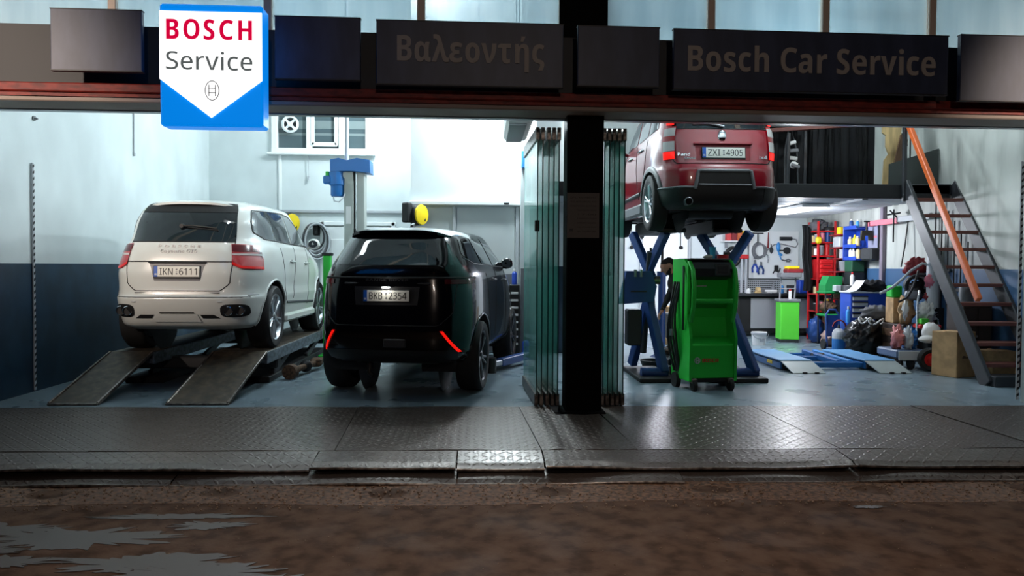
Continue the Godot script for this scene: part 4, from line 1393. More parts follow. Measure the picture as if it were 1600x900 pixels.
func red_car():
	var root := thing("car", "small red car with plate ZXI-4905 high up on the scissor lift", "car", Vector3(2.93, 2.0, -11.0))
	var c := Car.new()
	c.K = [
		[0.24, 0.66, 1.66, 1.6, 6.0, 5.0], [0.29, 0.74, 1.76, 1.66, 5.5, 4.5], [0.4, 0.775, 1.82, 1.7, 5.2, 4.2], [0.55, 0.785, 1.835, 1.72, 5.2, 4.2], [0.72, 0.785, 1.825, 1.72, 5.2, 4.2], [0.79, 0.782, 1.79, 1.7, 5.2, 4.2],
		[0.95, 0.775, 1.745, 1.62, 6.0, 4.2], [1.08, 0.765, 1.71, 1.35, 6.5, 4.2], [1.18, 0.75, 1.69, 0.95, 7.0, 4.4], [1.24, 0.735, 1.68, 0.85, 7.0, 4.6], [1.4, 0.7, 1.64, 0.66, 7.0, 5.0], [1.58, 0.655, 1.57, 0.42, 6.5, 5.0], [1.66, 0.61, 1.5, 0.28, 5.5, 5.0], [1.71, 0.52, 1.4, 0.16, 5.0, 5.0], [1.73, 0.36, 1.15, 0.1, 4.0, 4.0],
	]
	c.R = 0.395
	c.wy = 0.37
	c.wz = [1.15, -1.15]
	base_car(root, c, M.paint_red, M.plastic_dark, 0.07, M.alloy, 0.36, 0.2, 0.25, 5, true, 0.69)
	part(root, "rear_window", rear_patch(c, [Vector2(-0.6, 1.235), Vector2(-0.57, 1.45), Vector2(-0.53, 1.6)], [Vector2(0.6, 1.235), Vector2(0.57, 1.45), Vector2(0.53, 1.6)], 0.006), M.car_glass, "dark tailgate window")
	part(root, "wiper", MB.new().tube([c.rear(0.02, 1.255, 0.03), c.rear(-0.15, 1.29, 0.03), c.rear(-0.36, 1.285, 0.025)], 0.012, 6), M.light_grey)
	var sm := MB.new()
	rear_line(sm, c, [Vector2(-0.6, 1.23), Vector2(-0.6, 0.84), Vector2(-0.56, 0.795), Vector2(0.56, 0.795), Vector2(0.6, 0.84), Vector2(0.6, 1.23)], 0.006, 50)
	rear_line(sm, c, [Vector2(-0.6, 1.228), Vector2(0.6, 1.228)], 0.008, 20)
	for sgn in [-1.0, 1.0]:
		side_line(sm, c, sgn, [Vector2(0.3, 1.2), Vector2(0.36, 0.85), Vector2(0.55, 0.45)], 0.005)
		side_line(sm, c, sgn, [Vector2(-0.5, 1.2), Vector2(-0.5, 0.8), Vector2(-0.48, 0.42)], 0.005)
		side_line(sm, c, sgn, [Vector2(0.95, 1.2), Vector2(0.9, 0.9), Vector2(0.78, 0.6)], 0.005)
	part(root, "panel_gap", sm, M.seam)
	part(root, "plate_recess", rear_patch(c, [Vector2(-0.33, 0.83), Vector2(-0.34, 1.03)], [Vector2(0.33, 0.83), Vector2(0.34, 1.03)], 0.002), M.dark_red)
	part(root, "tailgate_grip", MB.new().bar(c.rear(-0.36, 1.04, 0.01), c.rear(0.36, 1.04, 0.01), 0.05, 0.03, 0.01), M.paint_red)
	number_plate(root, "ZXI-4905", c.rear(0, 0.925, 0.02), 0.52, 0.125, -0.1)
	part(root, "emblem", MB.new().lathe([Vector2(0.0, 0.02), Vector2(0.04, 0.018), Vector2(0.055, 0.008), Vector2(0.06, -0.01)], 20, Transform3D(Basis(Vector3.RIGHT, Vector3(0, 0, 1), Vector3(0, -1, 0)) * Basis.from_scale(Vector3(0.95, 1, 1.35)), c.rear(0, 1.135, 0.004))), M.chrome)
	lettering(root, "badge", "Panda", "Droid Sans", 0.19, 0.04, 0.006, M.chrome, c.rear(-0.46, 0.905, 0.004), Basis(Vector3.RIGHT, -0.2), false, true)
	lettering(root, "badge", "CROSS", "Droid Sans", 0.13, 0.022, 0.006, M.light_grey, c.rear(-0.41, 0.86, 0.004), Basis(Vector3.RIGHT, -0.2), true)
	lettering(root, "badge", "4x4", "Droid Sans", 0.13, 0.04, 0.006, M.light_grey, c.rear(0.48, 0.875, 0.004), Basis(Vector3.RIGHT, -0.2), true)
	for sgn in [-1.0, 1.0]:
		var l := part(root, "tail_lamp", corner_patch(c, sgn, func(t): return 0.85, func(t): return 1.26, -0.235, -0.01, 0.01, 10, 8), M.lamp_red, "tall stacked tail lamp")
		part(l, "clear_lens", corner_patch(c, sgn, func(t): return 0.955, func(t): return 1.075, -0.23, -0.015, 0.014, 8, 4), M.lamp_clear)
		part(l, "upper_clear_lens", corner_patch(c, sgn, func(t): return 1.14, func(t): return 1.24, -0.23, -0.02, 0.014, 8, 4), M.lamp_clear)
		part(l, "lit_lens", corner_patch(c, sgn, func(t): return 0.852, func(t): return 0.945, -0.23, -0.015, 0.014, 8, 4), M.red_glow)
		part(l, "top_lens", corner_patch(c, sgn, func(t): return 1.28, func(t): return 1.4, -0.19, -0.04, 0.014, 8, 4), M.red_glow)
		var gl := [[[Vector2(1.35, 1.27), Vector2(0.95, 1.25)], [Vector2(1.3, 1.55), Vector2(0.93, 1.57)]], [[Vector2(0.9, 1.25), Vector2(0.33, 1.235)], [Vector2(0.88, 1.57), Vector2(0.31, 1.59)]], [[Vector2(0.24, 1.235), Vector2(-0.62, 1.225)], [Vector2(0.22, 1.59), Vector2(-0.05, 1.58), Vector2(-0.45, 1.34)]]]
		for g in gl:
			part(root, "side_window", side_patch(c, sgn, g[0], g[1], 0.006), M.car_glass_reflect)
		part(root, "side_moulding", side_line(MB.new(), c, sgn, [Vector2(0.72, 0.52), Vector2(-0.72, 0.5)], 0.03), M.plastic_dark)
		part(root, "sill", MB.new().bar(Vector3(sgn * 0.76, 0.31, 0.75), Vector3(sgn * 0.76, 0.31, -0.75), 0.08, 0.16, 0.03), M.plastic_grey)
		mirror(root, Vector3(sgn * 0.86, 1.3, -0.55), sgn, M.paint_red)
		door_handle(root, c, sgn, 0.62, 1.1, M.chrome)
		door_handle(root, c, sgn, -0.1, 1.08, M.chrome)
		part(root, "bumper_corner", MB.new().slab(func(u, w):
			var s := lerpf(-0.36, 0.2, u)
			return c.corner(sgn, s, lerpf(0.245, 0.5, w), 0.016), 12, 5, Vector3(0, 0, -0.03)), M.plastic_black)
		part(root, "bumper_corner_edge", MB.new().tube([c.rear(sgn * 0.34, 0.5, 0.02), c.rear(sgn * 0.5, 0.505, 0.02), c.corner(sgn, -0.12, 0.5, 0.02), c.corner(sgn, 0.1, 0.5, 0.02)], 0.014, 6), M.plastic_grey)
	part(root, "lower_bumper", rear_patch(c, [Vector2(-0.6, 0.241), Vector2(-0.68, 0.3), Vector2(-0.68, 0.49)], [Vector2(0.6, 0.241), Vector2(0.68, 0.3), Vector2(0.68, 0.49)], 0.01, 24, 8), M.plastic_black)
	# dark insert with its grey frame
	part(root, "bumper_insert", rear_patch(c, [Vector2(-0.34, 0.27), Vector2(-0.34, 0.5), Vector2(-0.31, 0.68)], [Vector2(0.34, 0.27), Vector2(0.34, 0.5), Vector2(0.31, 0.68)], 0.012), M.plastic_black)
	part(root, "insert_frame", rear_line(rear_line(MB.new(), c, [Vector2(-0.36, 0.48), Vector2(-0.32, 0.7), Vector2(0.32, 0.7), Vector2(0.36, 0.48)], 0.024, 30, 0.012), c, [Vector2(-0.32, 0.53), Vector2(0.32, 0.53)], 0.012, 12, 0.016), M.plastic_grey)
	var ex := part(root, "exhaust_tip", MB.new().lathe([Vector2(0.045, -0.2), Vector2(0.05, 0.02), Vector2(0.043, 0.025), Vector2(0.04, -0.1)], 18, Transform3D(Basis(Quaternion(Vector3.UP, Vector3.BACK)), Vector3(-0.44, 0.33, 1.83))), M.steel)
	part(ex, "pipe_mouth", MB.new().cyl(Vector3(-0.44, 0.33, 1.72), Vector3(-0.44, 0.33, 1.76), 0.042, 0.042, 14), M.black)
	part(root, "rear_axle_beam", MB.new().bar(Vector3(-0.6, 0.3, 1.15), Vector3(0.6, 0.3, 1.15), 0.14, 0.12, 0.02), M.black)
	part(root, "silencer", MB.new().cyl(Vector3(-0.35, 0.25, 1.45), Vector3(0.2, 0.25, 1.45), 0.11, 0.11, 16), M.plastic_black)
	part(root, "fuel_tank", MB.new().box(Vector3(0.0, 0.33, 0.6), Vector3(0.34, 0.18, 0.6), 0.04), M.black)


# ---------------------------------------------------------------- left bay
func build_left_bay():
	drive_on_lift()
	lift_post()
	hose_reel(Vector3(-1.07, 2.41, -13.28), "yellow-fronted hose reel on the corner of the office block", 1.0)
	hose_reel(Vector3(-3.72, 2.36, -15.2), "yellow-fronted hose reel on the back wall behind the white SUV", 1.0)
	var hc := thing("hose_coil", "grey hose coiled on a black hook beside the white gate panel", "hose", Vector3(-3.3, 2.1, -15.3))
	for i in 6:
		var ring := []
		for k in 25:
			var a := TAU * k / 24
			ring.append(Vector3(cos(a) * (0.2 + 0.02 * (i % 3)) + 0.02 * i, sin(a) * (0.26 + 0.018 * i) - 0.02 * i, -0.06 + 0.035 * i))
		part(hc, "loop", MB.new().tube(ring, 0.022, 6), M.light_grey if i % 2 else M.cloth_grey)
	part(hc, "hook", MB.new().box(Vector3(0.05, 0.12, -0.05), Vector3(0.12, 0.2, 0.16), 0.02), M.black)
	# white gate panel in the back wall
	var g := thing("gate_panel", "white ribbed gate leaf closed in the back wall behind the lift post", "gate", Vector3(-2.45, 0.0, -15.42))
	part(g, "leaf", MB.new().box(Vector3(0, 1.15, 0), Vector3(1.25, 2.3, 0.05), 0.005), M.trim_white)
	part(g, "surround", MB.new().box(Vector3(0, 2.36, 0.01), Vector3(1.5, 0.08, 0.07), 0.01).next().box(Vector3(-0.7, 1.2, 0.01), Vector3(0.08, 2.4, 0.07), 0.01).next().box(Vector3(0.7, 1.2, 0.01), Vector3(0.08, 2.4, 0.07), 0.01), M.trim_white)
	for x in [-0.52, 0.52]:
		part(g, "raised_panel", MB.new().box(Vector3(x * 0.55, 1.1, 0.03), Vector3(0.48, 1.9, 0.02), 0.008), M.trim_white)
	# partition below the ledge of the office block
	var p := thing("partition", "light grey panelled partition with a projecting ledge on the office block", "partition", Vector3(0.0, 0.0, -13.51))
	part(p, "ledge", MB.new().box(Vector3(-0.27, 2.63, 0.03), Vector3(1.96, 0.07, 0.12), 0.01), M.trim_white)
	for x in [-1.2, -0.475, 0.635]:
		part(p, "stile", MB.new().box(Vector3(x, 1.3, 0.0), Vector3(0.06, 2.56, 0.05), 0.008), M.light_grey)
	part(p, "panel", MB.new().box(Vector3(-0.815, 1.98, -0.02), Vector3(0.65, 1.16, 0.02), 0.004), mat("panel_grey", rgb(196, 202, 202), 0.45))
	part(p, "panel", MB.new().box(Vector3(0.08, 1.98, -0.02), Vector3(1.02, 1.16, 0.02), 0.004), M.panel_grey)
	part(p, "kick_plate", MB.new().box(Vector3(-0.26, 0.72, -0.02), Vector3(1.85, 1.36, 0.022), 0.004), M.plastic_grey)
	part(p, "switch", MB.new().box(Vector3(0.44, 2.63, 0.095), Vector3(0.09, 0.03, 0.02), 0.004), M.black)
	solo("junction_box", MB.new().box(Vector3.ZERO, Vector3(0.12, 0.3, 0.14), 0.015), M.sky_blue, "small blue box on the corner pier beside the folded glass", "junction box", Vector3(0.74, 3.36, -13.18))
	struc("trim_6", MB.new().box(Vector3(0.81, 0.75, -13.24), Vector3(0.25, 1.5, 0.012)), M.plastic_grey, "ribbed steel sheet at the foot of the pier")
	var ac := thing("air_curtain", "white wall unit hanging from the door track beside the folded glass", "air unit", Vector3(0.43, 3.02, -9.3))
	part(ac, "case", MB.new().box(Vector3(0, 0.26, 0), Vector3(0.3, 0.26, 1.3), 0.03), M.trim_white)
	part(ac, "vent", MB.new().box(Vector3(-0.02, 0.12, 0), Vector3(0.2, 0.03, 1.2), 0.006), M.light_grey)
	part(ac, "hanger", MB.new().cyl(Vector3(0, 0.38, 0.4), Vector3(0, 3.87, 0.4), 0.01, 0.01, 6).next().cyl(Vector3(0, 0.38, -0.4), Vector3(0, 3.87, -0.4), 0.01, 0.01, 6), M.steel)
	# slim tool rack, bottles and a lift arm in the gap right of the black car
	var tr := thing("tool_rack", "slim black drawer rack standing by the partition", "tool rack", Vector3(0.58, 0.0, -13.32))
	part(tr, "frame", MB.new().box(Vector3(0, 0.62, 0), Vector3(0.17, 1.2, 0.3), 0.01), M.black)
	for i in 8:
		part(tr, "drawer_front", MB.new().box(Vector3(0, 0.2 + i * 0.125, 0.155), Vector3(0.12, 0.035, 0.012), 0.003), M.white)
	bottle("blue spray bottle with a white cap on top of the slim rack", Vector3(0.58, 1.221, -13.3), 0.045, 0.27, M.tool_blue, M.white)
	bottle("blue bottle with a dark cap standing on the floor by the pier", Vector3(0.77, 0.0, -13.05), 0.06, 0.34, M.tool_blue, M.black)
	var la := thing("lift_outrigger", "blue swing arm of the lift lying low beside the black car", "lift part", Vector3(0.62, 0.0, -11.7), 0.9)
	part(la, "arm", MB.new().bar(Vector3(-0.55, 0.12, 0.0), Vector3(0.45, 0.12, -0.2), 0.12, 0.11, 0.01), M.lift_navy)
	part(la, "inner_arm", MB.new().bar(Vector3(-0.85, 0.12, 0.06), Vector3(-0.5, 0.12, 0.0), 0.085, 0.08, 0.01), M.steel)
	part(la, "pad", MB.new().cyl(Vector3(-0.82, 0.0, 0.06), Vector3(-0.82, 0.22, 0.06), 0.07, 0.07, 14), M.plastic_black)
	# old axle on the floor under the lift
	var ax := thing("axle_shaft", "rusty drive shaft lying on the floor beside the lift", "car part", Vector3(-2.36, 0.0, -11.0))
	var a0 := Vector3(-0.2, 0.1, 0.6)
	var a1 := Vector3(0.05, 0.12, -1.0)
	part(ax, "shaft", MB.new().cyl(a0, a1, 0.045, 0.04, 12), M.rust)
	part(ax, "flange", MB.new().cyl(a0.lerp(a1, -0.02), a0.lerp(a1, 0.05), 0.1, 0.1, 16), M.rust)
	part(ax, "flange", MB.new().cyl(a0.lerp(a1, 0.9), a0.lerp(a1, 0.98), 0.09, 0.09, 16), M.rust)
	part(ax, "boot", MB.new().lathe([Vector2(0.05, 0), Vector2(0.08, 0.03), Vector2(0.06, 0.06), Vector2(0.085, 0.09), Vector2(0.06, 0.12), Vector2(0.045, 0.16)], 14, Transform3D(Basis(Quaternion(Vector3.UP, (a1 - a0).normalized())), a0.lerp(a1, 0.3))), M.plastic_black)
	part(ax, "yoke", MB.new().box(a0.lerp(a1, 0.6), Vector3(0.16, 0.13, 0.2), 0.03), M.rust)
	# small marks on the left wall
	solo("wall_socket", MB.new().cyl(Vector3.ZERO, Vector3(0.02, 0, 0), 0.03, 0.03, 12).cyl(Vector3(0.02, 0, 0), Vector3(0.05, -0.01, 0), 0.012, 0.012, 8), M.plastic_grey, "small round wall hook high on the left wall", "hook", Vector3(-5.37, 3.28, -9.486))
	solo("wall_conduit", MB.new().cyl(Vector3(0, 0.75, 0), Vector3(0, 0, 0), 0.012, 0.012, 6).box(Vector3(0, -0.02, 0), Vector3(0.03, 0.05, 0.04), 0.005), M.light_grey, "thin pale conduit running down the left wall", "conduit", Vector3(-5.355, 3.25, -12.13))


func bottle(label: String, at: Vector3, r: float, h: float, m: Material, cap: Material, group := ""):
	var t := thing("bottle", label, "bottle", at, 0.0, group)
	part(t, "body", MB.new().lathe([Vector2(0, 0), Vector2(r, 0.0), Vector2(r, h * 0.68), Vector2(r * 0.85, h * 0.75), Vector2(r * 0.4, h * 0.82), Vector2(r * 0.38, h * 0.86), Vector2(0, h * 0.86)], 14), m)
	part(t, "cap", MB.new().cyl(Vector3(0, h * 0.85, 0), Vector3(0, h, 0), r * 0.5, r * 0.45, 10), cap)
	return t


func hose_reel(at: Vector3, label: String, yaw: float):
	var t := thing("hose_reel", label, "hose reel", at, yaw)
	var B := Transform3D(Basis(Quaternion(Vector3.UP, Vector3.BACK)), Vector3.ZERO)
	part(t, "drum", MB.new().lathe([Vector2(0.0, -0.1), Vector2(0.17, -0.1), Vector2(0.185, -0.08), Vector2(0.185, 0.03), Vector2(0.165, 0.05), Vector2(0.0, 0.05)], 30, B), M.black)
	part(t, "front_disc", MB.new().lathe([Vector2(0.165, 0.03), Vector2(0.178, 0.05), Vector2(0.17, 0.075), Vector2(0.09, 0.09), Vector2(0.0, 0.092)], 30, B), M.yellow)
	part(t, "bracket", MB.new().box(Vector3(-0.2, 0.03, -0.1), Vector3(0.14, 0.34, 0.14), 0.02), M.black)
	part(t, "wall_arm", MB.new().bar(Vector3(0, 0, -0.09), Vector3(sin(yaw), 0, -cos(yaw)) * 0.22, 0.06, 0.08, 0.008), M.black)
	part(t, "label_plate", MB.new().box(Vector3(0.06, -0.08, 0.085), Vector3(0.04, 0.05, 0.01), 0.002), M.black)


func drive_on_lift():
	var t := thing("car_lift", "grey drive-on car lift with two runways under the white SUV", "car lift", Vector3(0, 0, 0))
	for s in [[-4.62, -4.08], [-3.36, -2.68]]:
		var x0: float = s[0]
		var x1: float = s[1]
		var cx := (x0 + x1) / 2
		part(t, "runway", MB.new().box(Vector3(cx, 0.43, -11.85), Vector3(x1 - x0 - 0.02, 0.03, 4.2), 0.005), M.ramp_worn)
		for x in [x0 + 0.02, x1 - 0.02]:
			part(t, "runway_side", MB.new().box(Vector3(x, 0.365, -11.85), Vector3(0.04, 0.15, 4.2), 0.006), M.runway, "blue-grey steel runway edge")
		part(t, "end_plate", MB.new().box(Vector3(cx, 0.36, -9.76), Vector3(x1 - x0 - 0.06, 0.12, 0.02)), M.runway)
		var rp := MB.new().slab(func(u, v): return Vector3(lerpf(x0, x1, u) - 0.13 * (1.0 - v) * 0.6, lerpf(0.012, 0.445, v), lerpf(-8.5, -9.74, v)), 4, 6, Vector3(0, -0.02, 0))
		part(t, "ramp", rp, M.ramp_worn, "scuffed approach ramp")
		for u in [0.02, 0.98]:
			part(t, "ramp_edge", MB.new().bar(Vector3(lerpf(x0, x1, u) - 0.078, 0.016, -8.5), Vector3(lerpf(x0, x1, u), 0.44, -9.74), 0.025, 0.035, 0.004), M.steel_worn)
		part(t, "ramp_toe", MB.new().box(Vector3(cx - 0.078, 0.012, -8.5), Vector3(x1 - x0, 0.022, 0.05), 0.008), M.steel_worn)
	for z in [-10.4, -13.7]:
		part(t, "cross_beam", MB.new().box(Vector3(-3.65, 0.24, z), Vector3(1.9, 0.16, 0.2), 0.02), M.plastic_dark)
	for z in [-10.9, -12.9]:
		part(t, "scissor_arm", MB.new().bar(Vector3(-2.8, 0.08, z + 0.5), Vector3(-2.8, 0.32, z - 0.5), 0.06, 0.1, 0.01).next().bar(Vector3(-4.4, 0.08, z + 0.5), Vector3(-4.4, 0.32, z - 0.5), 0.06, 0.1, 0.01), M.plastic_dark)
	part(t, "base_frame", MB.new().box(Vector3(-3.0, 0.04, -11.9), Vector3(0.5, 0.08, 3.6), 0.01).next().box(Vector3(-4.35, 0.04, -11.9), Vector3(0.5, 0.08, 3.6), 0.01), M.black)
	var gp := thing("lift_column", "slim green lift column behind the white SUV's front wheel", "lift column", Vector3(-2.57, 0, -13.0))
	part(gp, "post", MB.new().box(Vector3(0, 0.85, 0), Vector3(0.12, 1.7, 0.16), 0.01), M.machine_green)
	part(gp, "foot", MB.new().box(Vector3(0, 0.02, 0), Vector3(0.26, 0.04, 0.3), 0.006), M.machine_green)
	part(gp, "cap", MB.new().box(Vector3(0, 1.72, 0), Vector3(0.16, 0.05, 0.2), 0.01), M.black)


func lift_post():
	var t := thing("lift_post", "grey two-post lift column with a blue head and motor", "lift column", Vector3(-2.18, 0.0, -13.5))
	part(t, "column", MB.new().box(Vector3(-0.1, 1.58, 0), Vector3(0.16, 3.16, 0.3), 0.012).box(Vector3(0.1, 1.58, 0), Vector3(0.14, 3.16, 0.26), 0.012), M.lift_grey)
	part(t, "channel", MB.new().box(Vector3(-0.01, 1.58, 0.1), Vector3(0.02, 3.16, 0.03)).next().box(Vector3(0.155, 1.58, 0.1), Vector3(0.02, 3.14, 0.03)), M.plastic_black)
	part(t, "head", MB.new().prism([Vector2(-0.4, 3.14), Vector2(-0.4, 3.34), Vector2(-0.26, 3.37), Vector2(-0.12, 3.33), Vector2(0.05, 3.37), Vector2(0.27, 3.34), Vector2(0.28, 3.12), Vector2(-0.05, 3.15)], 0.42, Transform3D(Basis(), Vector3(0, 0, 0.02))), M.lift_blue)
	part(t, "motor", MB.new().lathe([Vector2(0, 2.72), Vector2(0.1, 2.72), Vector2(0.115, 2.75), Vector2(0.115, 2.9), Vector2(0.14, 2.92), Vector2(0.14, 3.14), Vector2(0, 3.14)], 18, Transform3D(Basis(), Vector3(-0.3, 0, 0.1))), M.lift_blue)
	part(t, "terminal_box", MB.new().box(Vector3(-0.46, 3.0, 0.14), Vector3(0.14, 0.14, 0.12), 0.02), M.lift_blue)
	part(t, "plug", MB.new().box(Vector3(-0.47, 3.1, 0.1), Vector3(0.06, 0.1, 0.06), 0.01), M.machine_green)
	part(t, "gusset", MB.new().prism([Vector2(-0.24, 3.13), Vector2(-0.02, 2.82), Vector2(-0.02, 3.13)], 0.03, Transform3D(Basis(), Vector3(0, 0, 0.17))), M.lift_grey)
	part(t, "cable", MB.new().tube([Vector3(-0.36, 2.74, 0.15), Vector3(-0.34, 2.64, 0.2), Vector3(-0.25, 2.62, 0.22), Vector3(-0.18, 2.7, 0.2), Vector3(-0.16, 2.76, 0.17)], 0.012, 6), M.light_grey)
	part(t, "hook", MB.new().tube([Vector3(0.0, 2.18, 0.15), Vector3(0.03, 2.12, 0.18), Vector3(0.02, 2.05, 0.18), Vector3(-0.03, 2.02, 0.17)], 0.015, 6), M.black)
	part(t, "sticker", MB.new().box(Vector3(-0.1, 2.4, 0.152), Vector3(0.09, 0.3, 0.003)), M.white)
	part(t, "cable_conduit", MB.new().cyl(Vector3(-0.15, 3.34, 0.05), Vector3(-0.15, 6.89, 0.05), 0.035, 0.035, 10), M.light_grey)
	part(t, "base", MB.new().box(Vector3(0, 0.02, 0), Vector3(0.6, 0.04, 0.7), 0.006), M.lift_blue)


# ---------------------------------------------------------------- right bay
func build_right_bay():
	scissor_lift()
	service_machine()
	floor_lift()
	workbench()
	bin_bucket()
	# hydraulic leg and props behind the left scissor stack
	var hp := thing("jack_stand", "tall blue hydraulic prop standing behind the scissor lift", "jack", Vector3(3.09, 0.0, -13.0))
	part(hp, "outer_tube", MB.new().cyl(Vector3(0, 0.05, 0), Vector3(0, 1.4, 0), 0.065, 0.065, 14), M.lift_navy)
	part(hp, "inner_rod", MB.new().cyl(Vector3(0, 1.4, 0), Vector3(0, 2.35, 0), 0.022, 0.022, 10), M.plastic_dark)
	part(hp, "collar", MB.new().cyl(Vector3(0, 1.38, 0), Vector3(0, 1.46, 0), 0.09, 0.09, 14), M.lift_navy)
	part(hp, "foot", MB.new().cyl(Vector3(0, 0, 0), Vector3(0, 0.06, 0), 0.2, 0.1, 14), M.lift_navy)
	var rod := thing("pry_bar", "thin black and white rod leaning behind the scissor lift", "rod", Vector3(2.82, 0.0, -12.3))
	part(rod, "shaft", MB.new().cyl(Vector3(0.05, 0.02, 0), Vector3(-0.04, 1.85, -0.2), 0.014, 0.014, 8), M.plastic_dark)
	part(rod, "grip", MB.new().cyl(Vector3(-0.02, 1.3, -0.15), Vector3(-0.04, 1.85, -0.2), 0.03, 0.02, 8), M.black)
	part(rod, "collar", MB.new().cyl(Vector3(-0.01, 1.28, -0.15), Vector3(-0.015, 1.34, -0.15), 0.035, 0.035, 10), M.white)
	solo("strut", MB.new().cyl(Vector3(0, 0.02, 0), Vector3(-0.16, 0.9, -0.1), 0.02, 0.02, 8), M.white, "white gas strut leaning between the lift's legs", "strut", Vector3(2.78, 0.18, -11.6))
	# cardboard boxes and a crate by the rear wall, and the crate's black cover
	var cb := thing("cardboard_box", "upright cardboard box by the rear wall left of the worker", "box", Vector3(3.68, 0.0, -15.2))
	part(cb, "carton", MB.new().box(Vector3(0, 0.38, 0), Vector3(0.2, 0.76, 0.4), 0.01), M.cardboard)
	part(cb, "tape", MB.new().box(Vector3(0, 0.42, 0.202), Vector3(0.2, 0.03, 0.003)), M.cream)
	var bx := thing("crate", "black plastic crate on a low trolley left of the green machine", "crate", Vector3(3.42, 0.0, -13.2))
	part(bx, "tub", MB.new().box(Vector3(0, 0.5, 0), Vector3(0.34, 0.44, 0.4), 0.02), M.black)
	part(bx, "rim", MB.new().box(Vector3(0, 0.72, 0), Vector3(0.38, 0.03, 0.44), 0.01), M.plastic_dark)
	part(bx, "base", MB.new().box(Vector3(0, 0.14, 0), Vector3(0.16, 0.28, 0.2), 0.01), M.light_grey)
	# low dolly with engine parts
	var d := thing("dolly", "low dark dolly loaded with oily engine parts", "dolly", Vector3(2.83, 0.0, -10.95))
	part(d, "deck", MB.new().box(Vector3(0, 0.2, 0), Vector3(0.38, 0.1, 0.6), 0.02), M.machine_dark)
	part(d, "lip", MB.new().box(Vector3(0, 0.27, 0.29), Vector3(0.38, 0.03, 0.03), 0.006), M.steel)
	for x in [-0.15, 0.15]:
		for z in [-0.22, 0.26]:
			part(d, "castor", MB.new().cyl(Vector3(x - 0.025, 0.07, z), Vector3(x + 0.025, 0.07, z), 0.07, 0.07, 14), M.tyre)
	var ep := thing("engine_part", "grey cast engine cover lying on the dolly", "car part", Vector3(2.86, 0.25, -10.85), 0.4)
	part(ep, "casting", MB.new().blob(Vector3(0, 0.07, 0), Vector3(0.14, 0.08, 0.13), 0.2, 4.0, 5, 20, 10, -0.9), M.steel)
	part(ep, "flange", MB.new().cyl(Vector3(0.05, 0.06, 0.02), Vector3(0.05, 0.17, 0.05), 0.07, 0.06, 12), M.rust)
	var ep2 := thing("engine_part", "dark oily pipe assembly lying on the dolly's far end", "car part", Vector3(2.78, 0.25, -11.12), 0.2)
	part(ep2, "pipes", MB.new().tube([Vector3(-0.1, 0.05, 0.1), Vector3(0.0, 0.14, 0.05), Vector3(0.1, 0.1, -0.05), Vector3(0.16, 0.05, -0.1)], 0.035, 8).tube([Vector3(-0.12, 0.04, -0.1), Vector3(0.02, 0.1, -0.12), Vector3(0.1, 0.06, 0.1)], 0.03, 8), M.rust)
	part(ep2, "block", MB.new().box(Vector3(0.02, 0.05, -0.02), Vector3(0.18, 0.1, 0.16), 0.02), M.plastic_dark)
	solo("oil_pan", MB.new().lathe([Vector2(0.0, 0.0), Vector2(0.2, 0.0), Vector2(0.24, 0.1), Vector2(0.225, 0.1), Vector2(0.19, 0.02), Vector2(0.0, 0.02)], 20), M.machine_dark, "shallow dark drain pan on the floor between the lift's bases", "pan", Vector3(2.7, 0.0, -11.75))
	# things on the rear wall seen under the red car
	for i in 2:
		var cx: float = [3.42, 4.55][i]
		solo("hanging_plug", MB.new().cyl(Vector3(0, 0.0, 0), Vector3(0, 0.55, 0), 0.008, 0.008, 6).blob(Vector3(0.01, -0.02, 0), Vector3(0.05, 0.04, 0.04), 0.0, 1, 1, 10, 8), M.black, ["black plug hanging on a wire left of the tall prop", "black plug hanging on a wire above the worker"][i], "plug", Vector3(cx, 2.0, -17.38))
	var dv := thing("rear_door", "tall white door leaf in the rear wall behind the worker", "door", Vector3(4.2, 0.0, -17.42))
	part(dv, "leaf", MB.new().box(Vector3(0, 1.15, 0), Vector3(1.05, 2.3, 0.04), 0.006), M.trim_white)
	part(dv, "jamb", MB.new().box(Vector3(-0.56, 1.2, 0.01), Vector3(0.06, 2.4, 0.06), 0.006).next().box(Vector3(0.56, 1.2, 0.01), Vector3(0.06, 2.4, 0.06), 0.006), M.light_grey)
	part(dv, "lever", MB.new().box(Vector3(0.42, 1.05, 0.05), Vector3(0.14, 0.02, 0.03), 0.006), M.steel)


